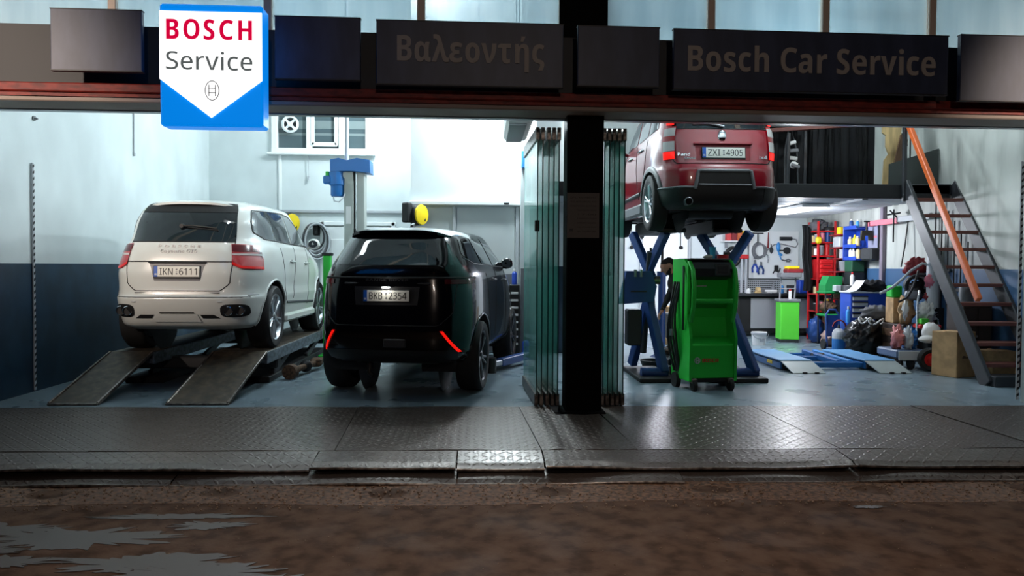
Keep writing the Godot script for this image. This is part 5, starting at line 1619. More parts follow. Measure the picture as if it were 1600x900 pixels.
func scissor_lift():
	var t := thing("scissor_lift", "dark blue scissor lift carrying the red car", "car lift", Vector3(0, 0, 0))
	for k in 2:
		var cx: float = [2.36, 3.44][k]
		var up: float = [0.14, 0.22][k]
		var dn: float = [0.13, 0.3][k]
		var z := -10.75
		part(t, "platform", MB.new().box(Vector3([2.54, 3.3][k], 2.1, -10.98), Vector3(0.36, 0.18, 1.46), 0.02), M.black)
		part(t, "platform_end", MB.new().box(Vector3([2.54, 3.3][k], 2.03, -10.22), Vector3(0.4, 0.06, 0.1), 0.015), M.plastic_black)
		for s in [-1.0, 1.0]:
			part(t, "upper_leg", MB.new().bar(Vector3(cx + s * (up + 0.02), 2.02, z + s * 0.35), Vector3(cx - s * 0.04, 1.38, z - s * 0.05), 0.1, 0.12, 0.012), M.lift_navy)
			part(t, "lower_leg", MB.new().bar(Vector3(cx - s * 0.05, 1.3, z - s * 0.02), Vector3(cx + s * dn, 0.1, z + s * 0.45), 0.11, 0.13, 0.012), M.lift_navy)
			part(t, "lift_pad", MB.new().box(Vector3([2.54, 3.3][k], 2.215, -10.98 + s * 0.5), Vector3(0.14, 0.05, 0.14), 0.01), M.black)
		part(t, "pivot", MB.new().cyl(Vector3(cx - 0.16, 1.35, z), Vector3(cx + 0.16, 1.35, z), 0.06, 0.06, 14), M.steel_worn)
		part(t, "ram", MB.new().cyl(Vector3(cx, 0.3, z - 0.3), Vector3(cx, 1.75, z + 0.12), 0.05, 0.05, 12), M.plastic_dark)
		part(t, "base_plate", MB.new().box(Vector3(cx, 0.03, z + 0.05), Vector3(0.5 if k == 0 else 0.8, 0.06, 1.3), 0.01), M.black)
		part(t, "foot_roller", MB.new().cyl(Vector3(cx - dn - 0.05, 0.1, z + 0.42), Vector3(cx + dn + 0.05, 0.1, z + 0.42), 0.07, 0.07, 12), M.lift_navy)
	# the wide blue shield plate on the left stack
	var sh := part(t, "shield_plate", MB.new().prism([Vector2(-0.3, -0.18), Vector2(-0.22, 0.2), Vector2(0.13, 0.2), Vector2(0.2, -0.02), Vector2(0.17, -0.22), Vector2(-0.3, -0.26)], 0.12, Transform3D(Basis(), Vector3(2.22, 1.28, -10.55))), M.lift_navy)
	part(sh, "lettering_bar", MB.new().box(Vector3(2.17, 1.2, -10.485), Vector3(0.22, 0.02, 0.006)), M.machine_dark)
	part(sh, "bolt", MB.new().cyl(Vector3(2.12, 1.4, -10.48), Vector3(2.12, 1.5, -10.48), 0.02, 0.02, 8).next().cyl(Vector3(2.2, 1.4, -10.48), Vector3(2.2, 1.5, -10.48), 0.02, 0.02, 8), M.steel)
	part(t, "hose_box", MB.new().box(Vector3(2.12, 0.7, -10.6), Vector3(0.2, 0.5, 0.25), 0.02), M.machine_dark)


func service_machine():
	var t := thing("service_machine", "tall green wheeled air-conditioning service machine with a tubular handle", "service machine", Vector3(2.86, 0.0, -9.62), 0.12)
	var side := [Vector2(0.2, 0.16), Vector2(0.2, 0.56), Vector2(0.19, 0.58), Vector2(0.0, 0.66), Vector2(-0.05, 0.9), Vector2(-0.02, 1.2), Vector2(0.02, 1.4), Vector2(0.0, 1.6), Vector2(-0.3, 1.62), Vector2(-0.34, 1.1), Vector2(-0.34, 0.16)]
	var T := Transform3D(Basis(Vector3(0, 0, 1), Vector3.UP, Vector3(-1, 0, 0)), Vector3.ZERO)
	part(t, "body", MB.new().prism(side, 0.56, T), M.machine_green)
	for s in [-1.0, 1.0]:
		part(t, "side_panel", MB.new().prism([Vector2(0.22, 0.12), Vector2(0.235, 0.66), Vector2(0.13, 0.95), Vector2(0.15, 1.3), Vector2(0.14, 1.56), Vector2(0.02, 1.64), Vector2(-0.36, 1.64), Vector2(-0.38, 0.12)], 0.035, Transform3D(T.basis, Vector3(s * 0.295, 0, 0))), M.machine_green)
		part(t, "handle_tube", MB.new().tube([Vector3(s * 0.275, 0.86, 0.16), Vector3(s * 0.275, 1.05, 0.24), Vector3(s * 0.275, 1.3, 0.26), Vector3(s * 0.275, 1.5, 0.22), Vector3(s * 0.275, 1.6, 0.1)], 0.028, 10), M.machine_green)
		part(t, "handle_grip", MB.new().tube([Vector3(s * 0.33, 0.75, 0.05), Vector3(s * 0.35, 1.0, 0.1), Vector3(s * 0.35, 1.35, 0.1), Vector3(s * 0.32, 1.55, 0.02)], 0.014, 8), M.machine_dark)
		part(t, "wheel", MB.new().cyl(Vector3(s * 0.29, 0.09, -0.2), Vector3(s * 0.35, 0.09, -0.2), 0.1, 0.1, 18), M.tyre)
		var cs := part(t, "castor", MB.new().cyl(Vector3(s * 0.24 - 0.025, 0.07, 0.2), Vector3(s * 0.24 + 0.025, 0.07, 0.2), 0.07, 0.07, 16), M.tyre)
		part(cs, "fork", MB.new().box(Vector3(s * 0.24, 0.125, 0.19), Vector3(0.075, 0.06, 0.08), 0.01), M.steel_worn)
	part(t, "cross_handle", MB.new().cyl(Vector3(-0.28, 1.12, 0.22), Vector3(0.28, 1.12, 0.22), 0.027, 0.027, 12), M.machine_green)
	part(t, "display_hood", MB.new().prism([Vector2(0.02, 1.38), Vector2(0.17, 1.42), Vector2(0.2, 1.52), Vector2(0.14, 1.6), Vector2(-0.1, 1.63), Vector2(-0.1, 1.38)], 0.5, T), M.machine_dark)
	var sc := part(t, "screen_frame", MB.new().box(Vector3(0.12, 1.505, 0.192), Vector3(0.2, 0.15, 0.03), 0.01, Basis(Vector3.RIGHT, -0.25)), M.plastic_dark)
	part(sc, "screen", MB.new().box(Vector3(0.12, 1.51, 0.21), Vector3(0.13, 0.085, 0.006), 0.0, Basis(Vector3.RIGHT, -0.25)), M.black)
	part(t, "top_tray", MB.new().box(Vector3(0, 1.64, -0.1), Vector3(0.54, 0.02, 0.42), 0.008), M.plastic_grey)
	part(t, "hinge_bar", MB.new().box(Vector3(-0.1, 1.3, 0.005), Vector3(0.18, 0.012, 0.02)), M.light_grey)
	var em := MB.new()
	var ring := []
	for k in 20:
		ring.append(Vector3(cos(TAU * k / 20) * 0.035, sin(TAU * k / 20) * 0.035, 0))
	em.tube(ring, 0.005, 5, true)
	em.tube([Vector3(-0.014, 0.03, 0), Vector3(-0.014, -0.03, 0)], 0.005, 5)
	em.tube([Vector3(0.014, 0.03, 0), Vector3(0.014, -0.03, 0)], 0.005, 5)
	em.tube([Vector3(-0.014, 0, 0), Vector3(0.014, 0, 0)], 0.005, 5)
	part(t, "emblem", em, M.light_grey).position = Vector3(-0.2, 0.38, 0.206)
	lettering(t, "lettering", "BOSCH", "Droid Sans", 0.21, 0.05, 0.006, M.red, Vector3(-0.03, 0.38, 0.205), Basis(), true)
	part(t, "plinth", MB.new().box(Vector3(0, 0.13, -0.08), Vector3(0.5, 0.06, 0.5), 0.01), M.machine_dark)
	# what lies on its top and hangs at its left side
	var hb := thing("hose_hank", "tangle of black service hoses hanging at the green machine's left side", "hose", Vector3(2.45, 0.0, -9.75))
	for i in 4:
		var pts := []
		for k in 9:
			var u := k / 8.0
			pts.append(Vector3(0.06 - 0.08 * sin(u * PI) + 0.015 * i, 1.35 - 1.15 * u, 0.05 * i - 0.1 + 0.04 * sin(u * 7.0 + i)))
		part(hb, "hose", MB.new().tube(pts, 0.016, 6), M.black if i != 2 else M.plastic_dark)
	part(hb, "coupling", MB.new().cyl(Vector3(0.0, 0.66, 0.0), Vector3(0.0, 0.74, 0.0), 0.03, 0.03, 10), M.steel)
	solo("rag", MB.new().blob(Vector3.ZERO, Vector3(0.06, 0.03, 0.05), 0.3, 3.0, 8, 14, 8, -0.8), M.rag_white, "small white rag on top of the green machine", "rag", Vector3(2.9, 1.67, -9.7))
	solo("cup", MB.new().lathe([Vector2(0.0, 0.0), Vector2(0.03, 0.0), Vector2(0.045, 0.15), Vector2(0.04, 0.15), Vector2(0.0, 0.02)], 16), M.cyan, "bright light-blue beaker on top of the green machine", "cup", Vector3(2.99, 1.65, -9.82))
	solo("tape_roll", MB.new().lathe([Vector2(0.03, 0.0), Vector2(0.07, 0.0), Vector2(0.075, 0.05), Vector2(0.03, 0.05)], 16), M.red, "red cap lying on top of the green machine", "cap", Vector3(3.1, 1.65, -9.75))


func floor_lift():
	var t := thing("floor_lift", "low light-blue alignment lift with two ramps on the floor of the right bay", "car lift", Vector3(0, 0, 0))
	# two platforms seen obliquely, front ends toward the viewer
	for k in 2:
		var x0: float = [4.5, 5.79][k]
		var x1: float = [4.98, 6.26][k]
		part(t, "platform", MB.new().box(Vector3((x0 + x1) / 2, 0.13, -12.05), Vector3(x1 - x0, 0.05, 1.45), 0.008), mat("lift_top", rgb(104, 164, 214), 0.45) if k == 0 else M.lift_top)
		for x in [x0 + 0.02, x1 - 0.02]:
			part(t, "platform_side", MB.new().box(Vector3(x, 0.075, -12.05), Vector3(0.04, 0.12, 1.45), 0.006), M.lift_blue)
		part(t, "end_ramp", MB.new().slab(func(u, v): return Vector3(lerpf(x0, x1, u) + 0.03 * (1.0 - v), lerpf(0.012, 0.15, v), lerpf(-10.92, -11.36, v)), 3, 3, Vector3(0, -0.015, 0)), mat("ramp_pale", rgb(150, 160, 158), 0.5) if k == 0 else M.ramp_pale)
		for u in [0.35, 0.72]:
			part(t, "ramp_foot", MB.new().box(Vector3(lerpf(x0, x1, u) + 0.03, 0.015, -10.91), Vector3(0.06, 0.025, 0.04), 0.005), M.black)
		part(t, "end_roller", MB.new().cyl(Vector3(x0 + 0.02, 0.06, -11.36), Vector3(x1 - 0.02, 0.06, -11.36), 0.05, 0.05, 12), M.steel_worn)
	part(t, "data_plate", MB.new().box(Vector3(4.498, 0.08, -11.75), Vector3(0.006, 0.05, 0.2)), M.yellow, "oval yellow maker's plate")
	for z in [-11.42, -12.2, -12.65]:
		part(t, "cross_tube", MB.new().box(Vector3(5.385, 0.07, z), Vector3(0.8, 0.08, 0.1), 0.01), M.lift_blue)
	for x in [5.48, 5.66]:
		part(t, "scissor_bar", MB.new().bar(Vector3(x, 0.08, -11.5), Vector3(x - 0.04, 0.12, -12.7), 0.08, 0.09, 0.01), M.lift_blue if x < 5.5 else M.sky_blue)
	part(t, "hub", MB.new().cyl(Vector3(5.4, 0.1, -12.3), Vector3(5.75, 0.1, -12.3), 0.05, 0.05, 12), M.steel_worn)


func workbench():
	var t := thing("workbench", "long black workbench with grey door panels along the rear wall", "workbench", Vector3(6.55, 0.0, -17.05))
	part(t, "top", MB.new().box(Vector3(0, 0.93, 0), Vector3(1.85, 0.06, 0.66), 0.008), M.plastic_dark)
	part(t, "carcass", MB.new().box(Vector3(0, 0.5, -0.05), Vector3(1.78, 0.8, 0.5), 0.01), M.black)
	for i in 2:
		part(t, "door", MB.new().box(Vector3(-0.2 + i * 0.74, 0.52, 0.21), Vector3(0.7, 0.68, 0.03), 0.008), mat("bench_grey", rgb(150, 152, 156), 0.4) if i == 0 else M.bench_grey)
	for x in [-0.86, 0.86]:
		part(t, "leg", MB.new().box(Vector3(x, 0.45, 0.22), Vector3(0.08, 0.9, 0.08), 0.006), M.black)
	# perforated strip and white tool board above it
	var ps := thing("perforated_strip", "perforated steel strip along the wall behind the bench", "tool board", Vector3(6.35, 1.1, -17.41))
	part(ps, "strip", MB.new().box(Vector3.ZERO, Vector3(1.1, 0.3, 0.012), 0.002), M.light_grey)
	var mm := MultiMesh.new()
	mm.transform_format = MultiMesh.TRANSFORM_3D
	mm.mesh = MB.new().box(Vector3.ZERO, Vector3(0.028, 0.028, 0.004)).mesh()
	mm.instance_count = 24 * 6
	for i in 24:
		for j in 6:
			mm.set_instance_transform(i * 6 + j, Transform3D(Basis(), Vector3(-0.52 + i * 0.045, -0.118 + j * 0.047, 0.008)))
	var holes := MultiMeshInstance3D.new()
	holes.name = "slot"
	holes.multimesh = mm
	holes.material_override = M.plastic_dark
	holes.set_meta("kind", "stuff")
	ps.add_child(holes)
	var tb := thing("tool_board", "white tool board on the rear wall above the bench", "tool board", Vector3(6.72, 1.83, -17.42))
	part(tb, "board", MB.new().box(Vector3.ZERO, Vector3(1.16, 1.08, 0.02), 0.004), M.trim_white)
	part(tb, "edge", MB.new().box(Vector3(-0.585, 0, 0.005), Vector3(0.02, 1.1, 0.03), 0.004).box(Vector3(0, -0.55, 0.005), Vector3(1.19, 0.02, 0.03), 0.004), M.plastic_grey)
	var zt := -17.39
	# tools hung on the board
	pliers("blue-handled pliers hanging low at the board's left end", Vector3(6.28, 1.52, zt), M.tool_blue)
	pliers("dark blue pliers hanging second from the board's left end", Vector3(6.42, 1.48, zt), M.lift_navy)
	solo("scraper", MB.new().box(Vector3(0, 0.2, 0), Vector3(0.3, 0.03, 0.03), 0.006).cyl(Vector3(0.02, 0.19, 0), Vector3(0.02, -0.02, 0), 0.016, 0.016, 8), M.plastic_dark, "dark T-shaped scraper at the top left of the tool board", "tool", Vector3(6.32, 2.12, zt))
	solo("chisel", MB.new().cyl(Vector3(0, 0, 0), Vector3(0, 0.36, 0), 0.02, 0.008, 8), M.dark_red, "long thin chisel hung upright on the tool board", "tool", Vector3(6.58, 1.98, zt))
	var gr := thing("grease_gun", "black and grey grease gun lying across the board's top", "tool", Vector3(6.98, 2.2, zt))
	part(gr, "barrel", MB.new().cyl(Vector3(-0.13, 0, 0), Vector3(0.15, 0.0, 0), 0.045, 0.045, 12), M.plastic_dark)
	part(gr, "nozzle_hose", MB.new().tube([Vector3(0.15, 0, 0), Vector3(0.25, -0.02, 0), Vector3(0.29, -0.12, 0), Vector3(0.24, -0.2, 0), Vector3(0.12, -0.17, 0), Vector3(-0.1, -0.12, 0), Vector3(-0.25, -0.13, 0), Vector3(-0.4, -0.25, 0), Vector3(-0.55, -0.42, 0)], 0.013, 6), M.grey)
	solo("screwdriver", MB.new().blob(Vector3(0, 0.13, 0), Vector3(0.05, 0.11, 0.04), 0.0, 1, 1, 12, 8).cyl(Vector3(0, 0.03, 0), Vector3(0.07, -0.16, 0), 0.02, 0.012, 8).box(Vector3(0.05, -0.04, 0), Vector3(0.1, 0.05, 0.02), 0.006, Basis(Vector3.BACK, -0.5)), M.sky_blue, "blue-handled tool in the middle of the tool board", "tool", Vector3(6.82, 1.88, zt))
	solo("pulley", MB.new().lathe([Vector2(0.0, 0), Vector2(0.08, 0), Vector2(0.06, 0.02), Vector2(0.08, 0.04), Vector2(0, 0.04)], 16, Transform3D(Basis(Quaternion(Vector3.UP, Vector3.BACK)), Vector3.ZERO)).box(Vector3(-0.12, 0, 0.01), Vector3(0.1, 0.025, 0.02), 0.004), M.plastic_dark, "round dark pulley tool on the right of the tool board", "tool", Vector3(7.02, 1.93, zt - 0.02))
	solo("puller", MB.new().box(Vector3(0, 0.06, 0), Vector3(0.1, 0.14, 0.03), 0.01).tube([Vector3(-0.08, -0.06, 0), Vector3(-0.03, 0.02, 0), Vector3(0.05, -0.04, 0), Vector3(0.09, 0.06, 0)], 0.015, 6), M.black, "black claw puller low on the tool board", "tool", Vector3(6.78, 1.46, zt))
	solo("clamp", MB.new().lathe([Vector2(0.0, -0.08), Vector2(0.04, -0.03), Vector2(0.045, 0.03), Vector2(0.0, 0.09)], 10).cyl(Vector3(0, 0.05, 0), Vector3(-0.01, 0.14, 0), 0.012, 0.012, 6), M.plastic_dark, "small dark pear-shaped tool left of the blue-handled one", "tool", Vector3(6.66, 1.93, zt))
	solo("spanner", MB.new().tube([Vector3(-0.25, -0.05, 0), Vector3(-0.05, 0.0, 0), Vector3(0.06, 0.04, 0), Vector3(0.09, -0.02, 0), Vector3(0.07, -0.16, 0)], 0.016, 6), M.steel, "bent grey lever crossing the middle of the tool board", "tool", Vector3(6.5, 1.8, zt))
	var hs := thing("air_hose", "coiled grey air hose hung on the left of the tool board", "hose", Vector3(6.35, 1.92, zt))
	for i in 4:
		var ring := []
		for k in 21:
			var a := TAU * k / 20 + 0.3
			ring.append(Vector3(cos(a) * 0.14 + 0.02 * i, sin(a) * (0.19 - 0.015 * i), 0.01 * i))
		part(hs, "loop", MB.new().tube(ring, 0.012, 5), M.grey if i % 2 else M.plastic_grey)
	solo("key_ring", MB.new().tube([Vector3(-0.12, 0.02, 0), Vector3(-0.04, 0, 0), Vector3(0.04, 0.03, 0), Vector3(0.1, 0.0, 0)], 0.014, 5).box(Vector3(0.03, -0.02, 0), Vector3(0.08, 0.03, 0.02)), M.plastic_grey, "grey bracket tool under the round pulley", "tool", Vector3(7.02, 1.7, zt))
	# things on the bench
	solo("tape_dispenser", MB.new().cyl(Vector3(-0.04, 0.07, 0), Vector3(0.04, 0.07, 0), 0.07, 0.07, 16).box(Vector3(0.0, 0.02, 0), Vector3(0.14, 0.04, 0.12), 0.01), M.wood_pale, "brown tape roll on the bench's left half", "tape", Vector3(6.18, 0.96, -16.9))
	bottle("short white bottle lying at the bench's left end", Vector3(5.95, 0.96, -16.85), 0.05, 0.12, M.white, M.white)
	bottle("blue and white spray bottle in the middle of the bench", Vector3(6.72, 0.96, -16.9), 0.045, 0.22, M.sky_blue, M.white)
	solo("caulk_gun", MB.new().cyl(Vector3(-0.14, 0.05, 0), Vector3(0.12, 0.05, 0.02), 0.03, 0.03, 10).box(Vector3(0.0, 0.03, 0.0), Vector3(0.2, 0.05, 0.06), 0.01), M.white, "white caulking gun lying on the bench", "tool", Vector3(6.48, 0.96, -16.9))
	solo("parts_tray", MB.new().box(Vector3(0, 0.05, 0), Vector3(0.3, 0.1, 0.2), 0.02), M.plastic_grey, "grey parts tray at the back of the bench", "tray", Vector3(6.45, 0.96, -17.2))
	solo("wrench", MB.new().bar(Vector3(-0.12, 0.012, 0), Vector3(0.1, 0.012, 0.03), 0.03, 0.02, 0.004).cyl(Vector3(0.12, 0, 0.03), Vector3(0.12, 0.024, 0.03), 0.035, 0.035, 12), M.steel, "steel ring wrench lying on the bench beside the tape roll", "tool", Vector3(6.33, 0.96, -16.82))
	solo("oil_can", MB.new().lathe([Vector2(0, 0), Vector2(0.06, 0), Vector2(0.06, 0.12), Vector2(0.02, 0.17), Vector2(0.008, 0.26), Vector2(0, 0.26)], 14), M.plastic_grey, "grey oil can with a thin spout on the bench", "oil can", Vector3(6.6, 0.96, -17.1))
	solo("vice", MB.new().box(Vector3(0, 0.05, 0), Vector3(0.14, 0.1, 0.18), 0.02).box(Vector3(0, 0.14, 0.05), Vector3(0.16, 0.09, 0.05), 0.01).box(Vector3(0, 0.14, -0.05), Vector3(0.16, 0.09, 0.05), 0.01).cyl(Vector3(0, 0.1, 0.05), Vector3(0, 0.1, 0.2), 0.016, 0.016, 8), M.plastic_dark, "dark bench vice on the bench right of the spray bottle", "vice", Vector3(6.95, 0.96, -16.95))
	solo("plastic_box", MB.new().box(Vector3(0, 0.15, 0), Vector3(0.22, 0.3, 0.25), 0.02), M.tool_blue, "blue plastic box at the right end of the bench", "box", Vector3(7.2, 0.96, -16.95))
	# red jack stand, stacked boxes at the left of the board
	var js := thing("hand_pump", "tall grey pump with a red collar left of the tool board", "tool", Vector3(5.98, 0.96, -17.25))
	part(js, "tube", MB.new().cyl(Vector3(-0.05, 0, 0), Vector3(-0.05, 0.85, 0), 0.03, 0.03, 10).next().cyl(Vector3(0.05, 0, 0), Vector3(0.05, 0.85, 0), 0.03, 0.03, 10), M.light_grey)
	part(js, "collar", MB.new().box(Vector3(0, 0.82, 0), Vector3(0.2, 0.1, 0.1), 0.02), M.red)
	var sh := thing("wall_shelf", "small shelf high on the rear wall between the scissor lift's legs", "shelf", Vector3(5.8, 2.13, -17.3))
	part(sh, "board", MB.new().box(Vector3.ZERO, Vector3(0.6, 0.03, 0.26), 0.005), M.white)
	part(sh, "bracket", MB.new().box(Vector3(-0.2, -0.08, -0.05), Vector3(0.03, 0.14, 0.14)).next().box(Vector3(0.2, -0.08, -0.05), Vector3(0.03, 0.14, 0.14)), M.grey)
	for i in 4:
		var m2: Material = [M.red, M.dark_red, M.orange, M.yellow][i]
		solo("carton", MB.new().box(Vector3(0, 0.11, 0), Vector3(0.11, 0.22, 0.14), 0.006), m2, "small %s carton on the high shelf of the rear wall" % ["red", "dark red", "orange", "yellow"][i], "carton", Vector3(5.62 + i * 0.12, 2.145, -17.28))
	solo("cable_roll", MB.new().tube(range(25).map(func(k): return Vector3(cos(TAU * k / 24) * 0.16, sin(TAU * k / 24) * 0.2, 0.01 * (k % 3))), 0.045, 6), M.black, "black cable roll hanging on the rear wall under the small shelf", "cable", Vector3(5.75, 1.78, -17.36))
	# green trolley with its grey frame
	var gt := thing("tool_trolley", "lime green cabinet trolley with a tall grey tubular frame", "trolley", Vector3(6.35, 0.0, -15.65), -0.12)
	part(gt, "cabinet", MB.new().box(Vector3(0, 0.45, 0), Vector3(0.38, 0.78, 0.4), 0.015), M.lime)
	part(gt, "plinth", MB.new().box(Vector3(0, 0.03, 0), Vector3(0.36, 0.06, 0.38), 0.006), M.plastic_dark)
	part(gt, "top_tray", MB.new().box(Vector3(0, 0.86, 0), Vector3(0.44, 0.06, 0.44), 0.015), M.plastic_grey)
	for x in [-0.13, 0.17]:
		part(gt, "frame_tube", MB.new().tube([Vector3(x, 0.88, -0.12), Vector3(x + 0.02, 1.15, -0.14), Vector3(x + 0.03, 1.4, -0.16)], 0.018, 8), M.grey)
	part(gt, "upper_tray", MB.new().box(Vector3(0.06, 1.38, -0.14), Vector3(0.42, 0.1, 0.32), 0.015), M.plastic_grey)
	part(gt, "rail", MB.new().cyl(Vector3(-0.13, 1.1, -0.13), Vector3(0.19, 1.1, -0.13), 0.014, 0.014, 8), M.grey)
	solo("tray", MB.new().box(Vector3(0, 0.04, 0), Vector3(0.34, 0.08, 0.24), 0.015), M.dark_red, "dark red tray on the trolley's upper shelf", "tray", Vector3(6.52, 1.43, -15.8))
	solo("tray", MB.new().box(Vector3(0, 0.03, 0), Vector3(0.26, 0.06, 0.2), 0.015), M.yellow, "yellow tray on top of the dark red one", "tray", Vector3(6.49, 1.51, -15.8))
	var sp := thing("spray_can", "white spray can standing on the green trolley", "spray can", Vector3(6.38, 0.89, -15.6))
	part(sp, "can", MB.new().cyl(Vector3.ZERO, Vector3(0, 0.17, 0), 0.033, 0.033, 12), M.white)
	part(sp, "cap", MB.new().cyl(Vector3(0, 0.17, 0), Vector3(0, 0.21, 0), 0.024, 0.02, 10), M.red)


func pliers(label: String, at: Vector3, m: Material):
	var t := thing("pliers", label, "tool", at)
	part(t, "jaw", MB.new().box(Vector3(0, 0.14, 0), Vector3(0.05, 0.1, 0.025), 0.008), M.steel)
	part(t, "handle", MB.new().tube([Vector3(-0.01, 0.1, 0), Vector3(-0.06, 0.0, 0), Vector3(-0.05, -0.1, 0)], 0.022, 6), m)
	part(t, "handle", MB.new().tube([Vector3(0.01, 0.1, 0), Vector3(0.06, 0.0, 0), Vector3(0.05, -0.1, 0)], 0.022, 6), m)


func bin_bucket():
	var t := thing("bucket", "white plastic bucket on the floor before the bench", "bucket", Vector3(5.52, 0.0, -15.0))
	part(t, "pail", MB.new().lathe([Vector2(0, 0), Vector2(0.125, 0.0), Vector2(0.145, 0.24), Vector2(0.15, 0.26), Vector2(0.135, 0.26), Vector2(0.12, 0.02), Vector2(0, 0.02)], 24), M.white)
	part(t, "rim", MB.new().lathe([Vector2(0.145, 0.21), Vector2(0.158, 0.22), Vector2(0.158, 0.25), Vector2(0.147, 0.26)], 24), M.light_grey)
	part(t, "label", MB.new().box(Vector3(0.02, 0.12, 0.128), Vector3(0.1, 0.1, 0.012), 0.003), M.light_grey)
	part(t, "handle", MB.new().tube(range(13).map(func(k): return Vector3(cos(PI * k / 12) * 0.155, 0.22 - sin(PI * k / 12) * 0.09, 0.08 + 0.06 * sin(PI * k / 12))), 0.005, 5), M.steel)


# ---------------------------------------------------------------- mezzanine and stairs
func build_mezzanine():
	struc("floor_mezzanine", MB.new().box(Vector3(4.2, 2.76, -12.06), Vector3(6.55, 0.22, 0.12), 0.01).box(Vector3(4.2, 2.82, -14.75), Vector3(6.55, 0.1, 5.3)), M.mezzanine_dark, "dark edge and deck of the mezzanine")
	# ribbed underside
	var cl := MB.new().box(Vector3(4.2, 2.72, -14.75), Vector3(6.5, 0.02, 5.3))
	var un := struc("ceiling_mezzanine", cl, M.corrugated, "pale ribbed underside of the mezzanine")
	for i in 22:
		part(un, "rib", MB.new().box(Vector3(4.2, 2.69, -12.3 - i * 0.235), Vector3(6.5, 0.05, 0.09), 0.012), M.corrugated)
	for x in [3.0, 6.2]:
		struc("beam_cross", MB.new().box(Vector3(x, 2.66, -14.8), Vector3(0.1, 0.06, 5.2), 0.008), M.light_grey)
	var lp := thing("panel_light", "square fluorescent panel light under the mezzanine", "lamp", Vector3(5.86, 2.61, -14.2))
	part(lp, "frame", MB.new().box(Vector3(0, 0.02, 0), Vector3(0.5, 0.05, 1.9), 0.01), M.white)
	part(lp, "diffuser", MB.new().box(Vector3(0, -0.01, 0), Vector3(0.42, 0.02, 1.8)), M.tube_glow)
	lamp("omni", Vector3(5.86, 2.42, -14.2), 3.6, rgb(240, 246, 255), 0.15)
	var lp2 := thing("panel_light", "unseen fluorescent panel light under the mezzanine near the worker", "lamp", Vector3(3.6, 2.61, -15.2))  # second panel, out of view, placed to light the space under the mezzanine
	part(lp2, "frame", MB.new().box(Vector3(0, 0.02, 0), Vector3(0.5, 0.05, 1.9), 0.01), M.white)
	part(lp2, "diffuser", MB.new().box(Vector3(0, -0.01, 0), Vector3(0.42, 0.02, 1.8)), M.tube_glow)
	lamp("omni", Vector3(3.6, 2.42, -15.2), 3.6, rgb(236, 240, 255), 0.15)
	# stairs along the right wall
	var st := thing("staircase", "steep dark steel staircase up to the mezzanine", "stairs", Vector3(0, 0, 0))
	var b := Vector3(6.66, 0.0, -9.8)
	var tp := Vector3(6.74, 2.87, -12.0)
	for s in [[0.0, "stringer"], [0.78, "stringer"]]:
		var o := Vector3(s[0], 0, 0)
		part(st, s[1], MB.new().bar(b + o + Vector3(0, -0.0, 0), tp + o, 0.06, 0.22, 0.008), M.stair_dark)
	for i in 10:
		var t := (i + 1) / 11.0
		var c := b.lerp(tp, t) + Vector3(0.39, -0.0, 0)
		part(st, "tread", MB.new().box(c, Vector3(0.76, 0.04, 0.24), 0.006), M.tread_red)
		part(st, "nosing", MB.new().box(c + Vector3(0, -0.005, 0.125), Vector3(0.76, 0.05, 0.015), 0.004), M.tread_red)
	part(st, "handrail", MB.new().bar(Vector3(6.62, 1.12, -9.95), Vector3(6.74, 3.98, -12.05), 0.07, 0.09, 0.01), M.rail_orange, "orange flat handrail")
	part(st, "rail_post", MB.new().bar(Vector3(6.7, 2.6, -11.95), Vector3(6.7, 4.1, -11.98), 0.06, 0.06, 0.008), M.stair_dark)
	part(st, "landing_edge", MB.new().box(Vector3(7.12, 2.8, -12.05), Vector3(0.76, 0.16, 0.1), 0.01), M.stair_dark)
	part(st, "bottom_step", MB.new().box(Vector3(7.05, 0.07, -9.8), Vector3(0.76, 0.14, 0.3), 0.01), M.stair_dark)
	# dark cupboard standing in for the dark space under the lower steps, and gear
	var dk := thing("cupboard", "dark brown cupboard standing in for dark space under the lower stairs", "cupboard", Vector3(7.24, 0.0, -11.1))
	part(dk, "carcass", MB.new().box(Vector3(0, 0.5, 0), Vector3(0.44, 1.0, 0.4), 0.01), mat("wood_dark", rgb(50, 38, 32), 0.6))
	for i in 2:
		part(dk, "door", MB.new().box(Vector3(-0.105 + i * 0.21, 0.5, 0.21), Vector3(0.2, 0.92, 0.02), 0.006), M.wood_dark)
	part(dk, "knob", MB.new().blob(Vector3(-0.03, 0.55, 0.23), Vector3(0.02, 0.02, 0.02), 0.0, 1, 1, 8, 6), M.steel)
	solo("fuel_can", MB.new().lathe([Vector2(0, 0), Vector2(0.09, 0.0), Vector2(0.1, 0.03), Vector2(0.1, 0.26), Vector2(0.07, 0.32), Vector2(0.03, 0.34), Vector2(0.03, 0.38), Vector2(0, 0.38)], 16), M.plastic_grey, "grey canister on the cupboard under the stairs", "canister", Vector3(7.18, 1.0, -11.08))
	# guard rail of the mezzanine and vertical rods
	var gr := thing("guard_rail", "thin brown guard rail along the mezzanine's edge", "railing", Vector3(0, 0, 0))
	part(gr, "top_rail", MB.new().bar(Vector3(3.9, 3.655, -12.03), Vector3(6.7, 3.86, -12.02), 0.05, 0.06, 0.008), mat("rail_brown", rgb(96, 48, 40), 0.5))
	for x in [3.95, 4.86]:
		part(gr, "post", MB.new().bar(Vector3(x, 2.86, -12.05), Vector3(x, 3.67, -12.03), 0.04, 0.04, 0.006), M.stair_dark)
	# black curtain behind the rail
	var cu := MB.new().slab(func(u, v):
		var x := lerpf(3.4, 6.62, u)
		return Vector3(x, lerpf(2.88, 5.2, v), -12.75 + 0.05 * sin(x * 17.0) + 0.03 * sin(x * 41.0 + v * 2.0)), 120, 4, Vector3(0, 0, -0.01))
